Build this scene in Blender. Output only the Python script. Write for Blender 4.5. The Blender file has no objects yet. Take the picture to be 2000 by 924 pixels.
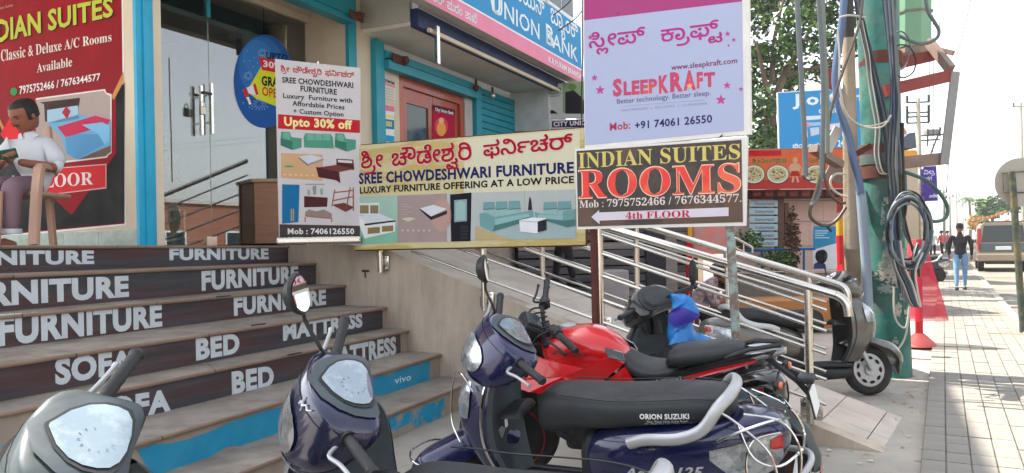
import bpy, bmesh, math, random
from mathutils import Vector, Matrix
from mathutils.bvhtree import BVHTree
from mathutils.geometry import delaunay_2d_cdt
random.seed(7)
sc = bpy.context.scene
COL = sc.collection
# ---------------------------------------------------------------- camera
CAMH = 1.45
ROLL = math.radians(1.1)
FPX = 1500.0                      # focal length in pixels of the 2000 px wide photograph
cam_d = bpy.data.cameras.new('camera'); cam = bpy.data.objects.new('camera', cam_d); COL.objects.link(cam)
cam_d.sensor_width = 36; cam_d.lens = 36 * FPX / 2000; cam_d.shift_y = 0.005
cam_d.clip_start = 0.05; cam_d.clip_end = 3000
cam.matrix_world = Matrix.Translation((0, 0, CAMH)) @ Matrix.Rotation(math.radians(90), 4, 'X') @ Matrix.Rotation(-ROLL, 4, 'Z')
sc.camera = cam
# ---------------------------------------------------------------- world, sun, exposure
SUN_EL, SUN_AZ = math.radians(56), math.radians(-60)      # azimuth from +Y towards +X: the sun stands left, over the shops
w = bpy.data.worlds.new('World'); sc.world = w; w.use_nodes = True
nt = w.node_tree; nt.nodes.clear()
o = nt.nodes.new('ShaderNodeOutputWorld'); bg = nt.nodes.new('ShaderNodeBackground'); sky = nt.nodes.new('ShaderNodeTexSky')
sky.sky_type = 'NISHITA'; sky.sun_disc = False; sky.sun_elevation = SUN_EL; sky.sun_rotation = SUN_AZ
sky.air_density = 1.0; sky.dust_density = 1.5; sky.ozone_density = 0.6
hs = nt.nodes.new('ShaderNodeHueSaturation'); hs.inputs['Saturation'].default_value = 0.28
nt.links.new(sky.outputs[0], hs.inputs['Color']); nt.links.new(hs.outputs[0], bg.inputs[0]); bg.inputs[1].default_value = 0.15
nt.links.new(bg.outputs[0], o.inputs[0])
sd = bpy.data.lights.new('sun', 'SUN'); sd.energy = 4.0; sd.angle = math.radians(0.5); sd.color = (1, .93, .82)
sun = bpy.data.objects.new('sun', sd); COL.objects.link(sun)
sdir = Vector((math.sin(SUN_AZ) * math.cos(SUN_EL), math.cos(SUN_AZ) * math.cos(SUN_EL), math.sin(SUN_EL)))
sun.rotation_euler = sdir.to_track_quat('Z', 'Y').to_euler(); sun.location = sdir * 60
sc.view_settings.view_transform = 'Standard'; sc.view_settings.look = 'None'
sc.view_settings.exposure = 1.65; sc.view_settings.gamma = 1
sc.cycles.max_bounces = 7; sc.cycles.transmission_bounces = 6; sc.cycles.transparent_max_bounces = 10
sc.cycles.caustics_reflective = False; sc.cycles.caustics_refractive = False
# ---------------------------------------------------------------- photograph pixel -> place
_c, _s = math.cos(ROLL), math.sin(ROLL)
def ray(px, py):
    x = px - 1000; y = 472 - py
    return (_c * x + _s * y) / FPX, (-_s * x + _c * y) / FPX
def atY(px, py, Y): a, b = ray(px, py); return Vector((a * Y, Y, CAMH + b * Y))
def atZ(px, py, z=0.): a, b = ray(px, py); Y = (z - CAMH) / b; return Vector((a * Y, Y, z))
class Plane:                      # a vertical plane through two ground points; x runs P->Q, y away behind it
    def __init__(s, P, Q, dist=0.):
        s.d = Vector((Q[0] - P[0], Q[1] - P[1], 0)).normalized(); s.n = Vector((-s.d.y, s.d.x, 0))
        s.o = Vector((P[0], P[1], 0)) + s.n * dist
    def hit(s, px, py, off=0.):   # off > 0 = proud of the plane, towards the viewer
        a, b = ray(px, py); r = Vector((a, 1, 0)); o = s.o - s.n * off
        Y = s.n.dot(o) / s.n.dot(r); return Vector((a * Y, Y, CAMH + b * Y))
    def loc(s, px, py):
        p = s.hit(px, py); return (p - s.o).dot(s.d), p.z
    def P(s, x, z, off=0.): q = s.o + s.d * x - s.n * off; return Vector((q.x, q.y, z))
    def M(s): return Matrix(((s.d.x, s.n.x, 0, s.o.x), (s.d.y, s.n.y, 0, s.o.y), (0, 0, 1, 0), (0, 0, 0, 1)))
def fromdir(P, ang):              # plane through P running at ang degrees clockwise from +X seen from above
    a = math.radians(ang); return Plane(P, (P[0] + math.cos(a), P[1] - math.sin(a)))
# ---------------------------------------------------------------- materials
def lin(c):
    if isinstance(c, str):
        c = c.lstrip('#'); v = [int(c[i:i + 2], 16) / 255 for i in (0, 2, 4)]
        return tuple(((x / 12.92) if x <= .04045 else ((x + .055) / 1.055) ** 2.4) for x in v)
    return tuple(c)
MATS = {}
def mat(name, col, rough=.55, metal=0., var=.12, scale=6., bump=0., bscale=None, coat=0., dirt=None, damt=.35, dscale=1.6, stretch=None, spec=.5, emit=None, estr=1., trans=0., alpha=1., ior=1.45, col2=None, c2amt=.5, c2scale=3., sheen=0., rvar=.08):
    if name in MATS: return MATS[name]
    m = bpy.data.materials.new(name); m.use_nodes = True; MATS[name] = m
    t = m.node_tree; b = t.nodes['Principled BSDF']; N = t.nodes.new; L = t.links.new
    col = lin(col); b.inputs['Roughness'].default_value = rough; b.inputs['Metallic'].default_value = metal
    b.inputs['Coat Weight'].default_value = coat; b.inputs['Coat Roughness'].default_value = .06
    b.inputs['Specular IOR Level'].default_value = spec; b.inputs['IOR'].default_value = ior
    b.inputs['Transmission Weight'].default_value = trans; b.inputs['Alpha'].default_value = alpha
    b.inputs['Sheen Weight'].default_value = sheen
    tc = N('ShaderNodeTexCoord'); mp = N('ShaderNodeMapping'); L(tc.outputs['Object'], mp.inputs[0])
    if stretch: mp.inputs['Scale'].default_value = stretch
    nz = N('ShaderNodeTexNoise'); nz.inputs['Scale'].default_value = scale; nz.inputs['Detail'].default_value = 5; L(mp.outputs[0], nz.inputs[0])
    mr = N('ShaderNodeMapRange'); L(nz.outputs[0], mr.inputs[0]); mr.inputs[1].default_value = .25; mr.inputs[2].default_value = .75
    mr.inputs[3].default_value = 1 - var; mr.inputs[4].default_value = 1 + var
    base = N('ShaderNodeMix'); base.data_type = 'RGBA'; base.blend_type = 'MULTIPLY'; base.inputs[0].default_value = 1
    base.inputs[6].default_value = (*col, 1); L(mr.outputs[0], base.inputs[7]); cur = base.outputs[2]
    def blotch(cur, c, amt, scl, lo, hi):
        n = N('ShaderNodeTexNoise'); n.inputs['Scale'].default_value = scl; n.inputs['Detail'].default_value = 8; n.inputs['Roughness'].default_value = .65; L(mp.outputs[0], n.inputs[0])
        r = N('ShaderNodeMapRange'); L(n.outputs[0], r.inputs[0]); r.inputs[1].default_value = lo; r.inputs[2].default_value = hi; r.inputs[3].default_value = 0; r.inputs[4].default_value = amt
        x = N('ShaderNodeMix'); x.data_type = 'RGBA'; L(r.outputs[0], x.inputs[0]); L(cur, x.inputs[6]); x.inputs[7].default_value = (*lin(c), 1); return x.outputs[2]
    if col2: cur = blotch(cur, col2, c2amt, c2scale, .47, .56)
    if dirt: cur = blotch(cur, dirt, damt, dscale, .4, .75)
    L(cur, b.inputs['Base Color'])
    if rvar:
        r2 = N('ShaderNodeMapRange'); L(nz.outputs[0], r2.inputs[0]); r2.inputs[1].default_value = .3; r2.inputs[2].default_value = .7
        r2.inputs[3].default_value = max(0.02, rough - rvar); r2.inputs[4].default_value = min(1, rough + rvar); L(r2.outputs[0], b.inputs['Roughness'])
    if bump:
        n2 = N('ShaderNodeTexNoise'); n2.inputs['Scale'].default_value = bscale or scale * 6; n2.inputs['Detail'].default_value = 4; L(mp.outputs[0], n2.inputs[0])
        bp = N('ShaderNodeBump'); bp.inputs['Strength'].default_value = bump; bp.inputs['Distance'].default_value = .01; L(n2.outputs[0], bp.inputs['Height']); L(bp.outputs[0], b.inputs['Normal'])
    if emit: b.inputs['Emission Color'].default_value = (*lin(emit), 1); b.inputs['Emission Strength'].default_value = estr
    return m
def flat(hexc, rough=.6, spec=.12, **k):   # print ink
    return mat('ink_' + hexc.strip('#').lower(), hexc, rough=rough, var=.06, scale=5, spec=spec, bump=.03, bscale=9, **k)
# ---------------------------------------------------------------- mesh builder (world or local coordinates)
class MB:
    def __init__(s, M=None): s.v = []; s.f = []; s.m = []; s.sm = []; s.M = M
    def add(s, vs, fs, mi=0, smooth=False, M=None):
        n = len(s.v); T = s.M @ M if (M is not None and s.M is not None) else (M if M is not None else s.M)
        s.v += [tuple(T @ Vector(p)) for p in vs] if T is not None else [tuple(p) for p in vs]
        for f in fs: s.f.append(tuple(i + n for i in f)); s.m.append(mi); s.sm.append(smooth)
        return s
    def box(s, x0, x1, y0, y1, z0, z1, mi=0, M=None):
        v = [(x, y, z) for z in (z0, z1) for y in (y0, y1) for x in (x0, x1)]
        return s.add(v, [(0, 2, 3, 1), (4, 5, 7, 6), (0, 1, 5, 4), (2, 6, 7, 3), (0, 4, 6, 2), (1, 3, 7, 5)], mi, False, M)
    def bbox(s, x0, x1, y0, y1, z0, z1, b=.01, mi=0, M=None):   # box with chamfered edges
        bm = bmesh.new(); bmesh.ops.create_cube(bm, size=1)
        for v in bm.verts: v.co = Vector(((x0 + x1) / 2 + v.co.x * (x1 - x0), (y0 + y1) / 2 + v.co.y * (y1 - y0), (z0 + z1) / 2 + v.co.z * (z1 - z0)))
        bmesh.ops.bevel(bm, geom=bm.edges[:], offset=min(b, .45 * min(abs(x1 - x0), abs(y1 - y0), abs(z1 - z0))), segments=2, affect='EDGES', profile=.5)
        bm.verts.index_update(); s.add([v.co.copy() for v in bm.verts], [[v.index for v in f.verts] for f in bm.faces], mi, False, M); bm.free(); return s
    def prism(s, poly, off, mi=0, M=None, smooth=False):   # poly = 3d points, extruded by vector off
        n = len(poly); off = Vector(off); a = [Vector(p) for p in poly]; b = [p + off for p in a]
        return s.add(a + b, [tuple(range(n)), tuple(range(2 * n - 1, n - 1, -1))] + [(i, i + n, (i + 1) % n + n, (i + 1) % n) for i in range(n)], mi, smooth, M)
    def tube(s, pts, r, n=8, mi=0, closed=False, cap=True, M=None, smooth=True, flatten=1.):
        pts = [Vector(p) for p in pts]; k = len(pts); rs = list(r) if isinstance(r, (list, tuple)) else [r] * k
        T = []
        for i in range(k):
            a = pts[(i - 1) % k] if (closed or i > 0) else pts[i]; b = pts[(i + 1) % k] if (closed or i < k - 1) else pts[i]
            d = (b - a); T.append(d.normalized() if d.length > 1e-9 else Vector((0, 0, 1)))
        up = Vector((0, 0, 1)) if abs(T[0].z) < .9 else Vector((1, 0, 0)); U = (up - T[0] * up.dot(T[0])).normalized(); V = []
        for i in range(k):
            U = (U - T[i] * U.dot(T[i])); U = U.normalized() if U.length > 1e-6 else T[i].orthogonal().normalized(); W = T[i].cross(U)
            for j in range(n):
                a = 2 * math.pi * j / n; V.append(pts[i] + (U * math.cos(a) + W * math.sin(a) * flatten) * rs[i])
        F = []; lim = k if closed else k - 1
        for i in range(lim):
            for j in range(n): F.append((i * n + j, i * n + (j + 1) % n, ((i + 1) % k) * n + (j + 1) % n, ((i + 1) % k) * n + j))
        if cap and not closed: F += [tuple(range(n - 1, -1, -1)), tuple(range((k - 1) * n, k * n))]
        return s.add(V, F, mi, smooth, M)
    def loft(s, rings, mi=0, cap=True, closed=True, M=None, smooth=True):
        n = len(rings[0]); V = [p for r in rings for p in r]; F = []
        for i in range(len(rings) - 1):
            for j in range(n if closed else n - 1): F.append((i * n + j, i * n + (j + 1) % n, (i + 1) * n + (j + 1) % n, (i + 1) * n + j))
        if cap: F += [tuple(range(n - 1, -1, -1)), tuple(range((len(rings) - 1) * n, len(rings) * n))]
        return s.add(V, F, mi, smooth, M)
    def lathe(s, prof, c, axis, n=24, mi=0, M=None, smooth=True):   # prof = (radius, along)
        axis = Vector(axis).normalized(); U = axis.orthogonal().normalized(); W = axis.cross(U); c = Vector(c)
        R = [[c + axis * h + (U * math.cos(2 * math.pi * j / n) + W * math.sin(2 * math.pi * j / n)) * r for j in range(n)] for r, h in prof]
        return s.loft(R, mi, cap=True, M=M, smooth=smooth)
    def ell(s, c, r, n=16, m=10, mi=0, M=None):
        c = Vector(c); R = []
        for i in range(m + 1):
            a = math.pi * (i / m - .5); a = max(-1.5, min(1.5, a))
            R.append([c + Vector((r[0] * math.cos(a) * math.cos(2 * math.pi * j / n), r[1] * math.cos(a) * math.sin(2 * math.pi * j / n), r[2] * math.sin(a))) for j in range(n)])
        return s.loft(R, mi, M=M)
    def build(s, name, mats, parent=None, local=False, label=None, cat=None, group=None, kind=None, sharp=38):
        me = bpy.data.meshes.new(name); off = Vector((0, 0, 0))
        if parent is not None and not local:
            off = Vector(WLOC.get(parent.name, (0, 0, 0)))
        me.from_pydata([(x - off.x, y - off.y, z - off.z) for x, y, z in s.v], [], s.f)
        if not isinstance(mats, (list, tuple)): mats = [mats]
        for m in mats: me.materials.append(m)
        me.polygons.foreach_set('material_index', s.m); me.polygons.foreach_set('use_smooth', s.sm)
        if any(s.sm) and sharp: me.set_sharp_from_angle(angle=math.radians(sharp))
        me.validate(); o = bpy.data.objects.new(name, me); COL.objects.link(o)
        if parent is not None: o.parent = parent; WLOC[o.name] = tuple(off)
        if label: o['label'] = label
        if cat: o['category'] = cat
        if group: o['group'] = group
        if kind: o['kind'] = kind
        return o
WLOC = {}
def thing(name, label, cat, loc=(0, 0, 0), rot=(0, 0, 0), group=None, kind=None):
    o = bpy.data.objects.new(name, None); COL.objects.link(o); o.location = loc; o.rotation_euler = rot
    o.empty_display_size = .1; WLOC[o.name] = tuple(loc)
    if label: o['label'] = label
    if cat: o['category'] = cat
    if group: o['group'] = group
    if kind: o['kind'] = kind
    return o
def kids(o): return [c for c in bpy.data.objects if c.parent == o]
def copy_tree(o, loc=None, rot=None, label=None):
    def rec(a, par):
        b = a.copy(); COL.objects.link(b)
        if par: b.parent = par
        for ch in kids(a): rec(ch, b)
        return b
    b = rec(o, None)
    if loc is not None: b.location = loc
    if rot is not None: b.rotation_euler = rot
    if label: b['label'] = label
    return b
def spl(P, m=6, closed=False):    # Catmull-Rom through points of any dimension
    P = [tuple(p) for p in P]; n = len(P); out = []
    for i in range(n if closed else n - 1):
        a = P[(i - 1) % n] if (closed or i > 0) else P[0]; b = P[i]; c = P[(i + 1) % n]; d = P[(i + 2) % n] if (closed or i < n - 2) else P[-1]
        for k in range(m):
            t = k / m; out.append(tuple(.5 * (2 * b[q] + (c[q] - a[q]) * t + (2 * a[q] - 5 * b[q] + 4 * c[q] - d[q]) * t * t + (3 * b[q] - a[q] - 3 * c[q] + d[q]) * t ** 3) for q in range(len(b))))
    if not closed: out.append(P[-1])
    return out
def sring(x, hw, z0, z1, n=20, p=2.6, y=0.):    # superellipse ring in the yz plane at station x
    R = []; zc = (z0 + z1) / 2; hh = (z1 - z0) / 2
    for j in range(n):
        a = 2 * math.pi * j / n; ca, sa = math.cos(a), math.sin(a)
        R.append(Vector((x, y + hw * math.copysign(abs(ca) ** (2 / p), ca), zc + hh * math.copysign(abs(sa) ** (2 / p), sa))))
    return R
# ---------------------------------------------------------------- lettering
def _curve_mesh(cu):
    o = bpy.data.objects.new('t', cu); COL.objects.link(o)
    dg = bpy.context.evaluated_depsgraph_get(); me = bpy.data.meshes.new_from_object(o.evaluated_get(dg))
    V = [(v.co.x, v.co.y) for v in me.vertices]; F = [tuple(p.vertices) for p in me.polygons]
    bpy.data.objects.remove(o); bpy.data.curves.remove(cu); bpy.data.meshes.remove(me); return V, F
_TC = {}
def glyphs_latin(txt, bold=0., res=2, serif=False):
    k = (txt, bold, res, serif)
    if k in _TC: return _TC[k]
    def conv(t):
        if not serif: return t
        r = ''
        for ch in t:
            if 'A' <= ch <= 'Z': r += chr(0x1D400 + ord(ch) - 65)
            elif 'a' <= ch <= 'z': r += chr(0x1D41A + ord(ch) - 97)
            elif '0' <= ch <= '9': r += chr(0x1D7CE + ord(ch) - 48)
            else: r += ch
        return r
    def mk(t):
        cu = bpy.data.curves.new('t', 'FONT'); cu.body = conv(t); cu.resolution_u = res; cu.offset = bold; cu.fill_mode = 'FRONT'
        if bold and not serif: cu.space_character = 1 + bold * 1.6
        return _curve_mesh(cu)
    V, F = mk(txt); Hh = mk('H')[0]; cap = max(y for x, y in Hh) - bold if Hh else .7
    _TC[k] = (V, F, cap); return _TC[k]
def K(seq):                        # Kannada: list of (glyph, dx, dy, scale) already shaped by hand
    pen = 0; S = []
    for g in seq.split():
        if g == '_': pen += 420; continue
        adv, dat = GLYPHS[g]
        for c in dat.split('|'):
            pts = [(q.rstrip('o').split(','), q[-1] != 'o') for q in c.split(' ')]
            S.append([(int(p[0]) * 4 + pen, int(p[1]) * 4, on) for p, on in pts])
        pen += adv
    return S
def glyphs_kannada(seq, bold=12):
    k = (seq, bold)
    if k in _TC: return _TC[k]
    C_ = []
    for c in K(seq):
        n = len(c); P = []
        for i in range(n):         # quadratic outline -> points
            x, y, on = c[i]; px, py, pon = c[i - 1]; nx, ny, non = c[(i + 1) % n]
            if on: P.append((x, y))
            else:
                a = (px, py) if pon else ((px + x) / 2, (py + y) / 2); b = (nx, ny) if non else ((nx + x) / 2, (ny + y) / 2)
                if not pon: P.append(a)
                for t in (.33, .67): P.append(((1 - t) ** 2 * a[0] + 2 * t * (1 - t) * x + t * t * b[0], (1 - t) ** 2 * a[1] + 2 * t * (1 - t) * y + t * t * b[1]))
        Q = [p for q, p in enumerate(P) if math.hypot(p[0] - P[q - 1][0], p[1] - P[q - 1][1]) > 1]
        C_.append(Q)
    V, F = [], []; groups = []     # contours whose boxes touch are filled together by winding number
    for P in C_:
        bb = (min(p[0] for p in P), max(p[0] for p in P))
        if groups and bb[0] < groups[-1][1] - 1 and bb[1] > groups[-1][0]: groups[-1][2].append(P); groups[-1][1] = max(groups[-1][1], bb[1]); groups[-1][0] = min(groups[-1][0], bb[0])
        else: groups.append([bb[0], bb[1], [P]])
    for _, _, Ps in groups:
        vs, es = [], []
        for P in Ps: k0 = len(vs); vs += [Vector(p) for p in P]; es += [(k0 + i, k0 + (i + 1) % len(P)) for i in range(len(P))]
        vo, _, fo, *_r = delaunay_2d_cdt(vs, es, [], 0, 1e-4)
        n = len(V); V += [(p.x / 1000, p.y / 1000, 0.) for p in vo]
        for f in fo:
            cx, cy = sum(vo[i].x for i in f) / len(f), sum(vo[i].y for i in f) / len(f); wn = 0
            for P in Ps:
                for i in range(len(P)):
                    (x0, y0), (x1, y1) = P[i - 1], P[i]
                    if (y0 > cy) != (y1 > cy) and cx < (x1 - x0) * (cy - y0) / (y1 - y0) + x0: wn += 1 if y1 > y0 else -1
            if wn: F.append(tuple(i + n for i in f))
    if bold:                       # heavier stroke: a band along every outline
        h = bold / 1000
        for P in C_:
            for i in range(len(P)):
                a, b = Vector(P[i - 1]) / 1000, Vector(P[i]) / 1000; d = (b - a).normalized(); m = Vector((-d.y, d.x)) * h; a, b = a - d * h * .6, b + d * h * .6; z = .0002 + .0001 * (i % 3); n = len(V)
                V += [(q.x, q.y, z) for q in (a - m, b - m, b + m, a + m)]; F.append((n, n + 1, n + 2, n + 3))
    _TC[k] = (V, F, .79); return _TC[k]
class Sheet:                       # flat print on a plane: everything is given where it stands on the photographed surface
    def __init__(s, plane, parent, off=.004, step=.0012): s.p = plane; s.par = parent; s.off = off; s.step = step; s.mb = {}; s.mats = {}
    def _m(s, part, m):
        if part not in s.mb: s.mb[part] = MB(); s.mats[part] = []
        if m not in s.mats[part]: s.mats[part].append(m)
        return s.mb[part], s.mats[part].index(m)
    def poly(s, pts, m, lay=1, part='print'):
        mb, i = s._m(part, m); o = s.off + s.step * lay; mb.add([s.p.hit(x, y, o) for x, y in pts], [tuple(range(len(pts)))], i)
    def rect(s, x0, y0, x1, y1, m, lay=1, part='print', sl=0.):   # sl = slope dy/dx of horizontal edges
        s.poly([(x0, y0), (x1, y0 + sl * (x1 - x0)), (x1, y1 + sl * (x1 - x0)), (x0, y1)], m, lay, part)
    def ell(s, cx, cy, rx, ry, m, lay=1, part='print', n=28, rot=0.):
        c, q = math.cos(rot), math.sin(rot)
        s.poly([(cx + c * rx * math.cos(t) - q * ry * math.sin(t), cy + q * rx * math.cos(t) + c * ry * math.sin(t)) for t in [2 * math.pi * i / n for i in range(n)]], m, lay, part)
    def line(s, pts, wd, m, lay=2, part='print'):
        for (x0, y0), (x1, y1) in zip(pts, pts[1:]):
            L = math.hypot(x1 - x0, y1 - y0) or 1; nx, ny = -(y1 - y0) / L * wd / 2, (x1 - x0) / L * wd / 2
            s.poly([(x0 - nx, y0 - ny), (x1 - nx, y1 - ny), (x1 + nx, y1 + ny), (x0 + nx, y0 + ny)], m, lay, part)
    def star(s, cx, cy, r, m, lay=2, part='print'):
        s.poly([(cx + r * (1 if k % 2 == 0 else .42) * math.sin(math.pi * k / 5), cy - r * (1 if k % 2 == 0 else .42) * math.cos(math.pi * k / 5)) for k in range(10)], m, lay, part)
    def text(s, txt, a, b, h, m, lay=3, bold=.0, serif=False, kn=False, part='lettering', res=2, shear=0., h2=None):
        # a, b = baseline ends, h = cap height (all in photograph pixels)
        V, F, cap = glyphs_kannada(txt, bold) if kn else glyphs_latin(txt, bold, res, serif)
        if not V: return
        o = s.off + s.step * lay; x0 = min(v[0] for v in V); x1 = max(v[0] for v in V)
        A, B, T = s.p.hit(*a, o), s.p.hit(*b, o), s.p.hit(a[0], a[1] - h, o); T.x = A.x; T.y = A.y
        U = (B - A); W = T - A
        if h2 is not None:
            T2 = s.p.hit(b[0], b[1] - h2, o); W2 = Vector((0, 0, T2.z - B.z))
        else: W2 = W
        s.nt = getattr(s, 'nt', 0) + 1; mb, i = s._m('%s|%d' % (part, s.nt), m)
        mb.add([A + U * ((x + shear * y - x0) / (x1 - x0)) + (W + (W2 - W) * ((x - x0) / (x1 - x0))) * (y / cap) - s.p.n * (z[0] if z else 0) for x, y, *z in V], F, i)
    def done(s):
        for k, mb in s.mb.items(): mb.build(k.split('|')[0], s.mats[k], s.par)
def bvh_of(mb): return BVHTree.FromPolygons([Vector(v) for v in mb.v], mb.f)
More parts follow.
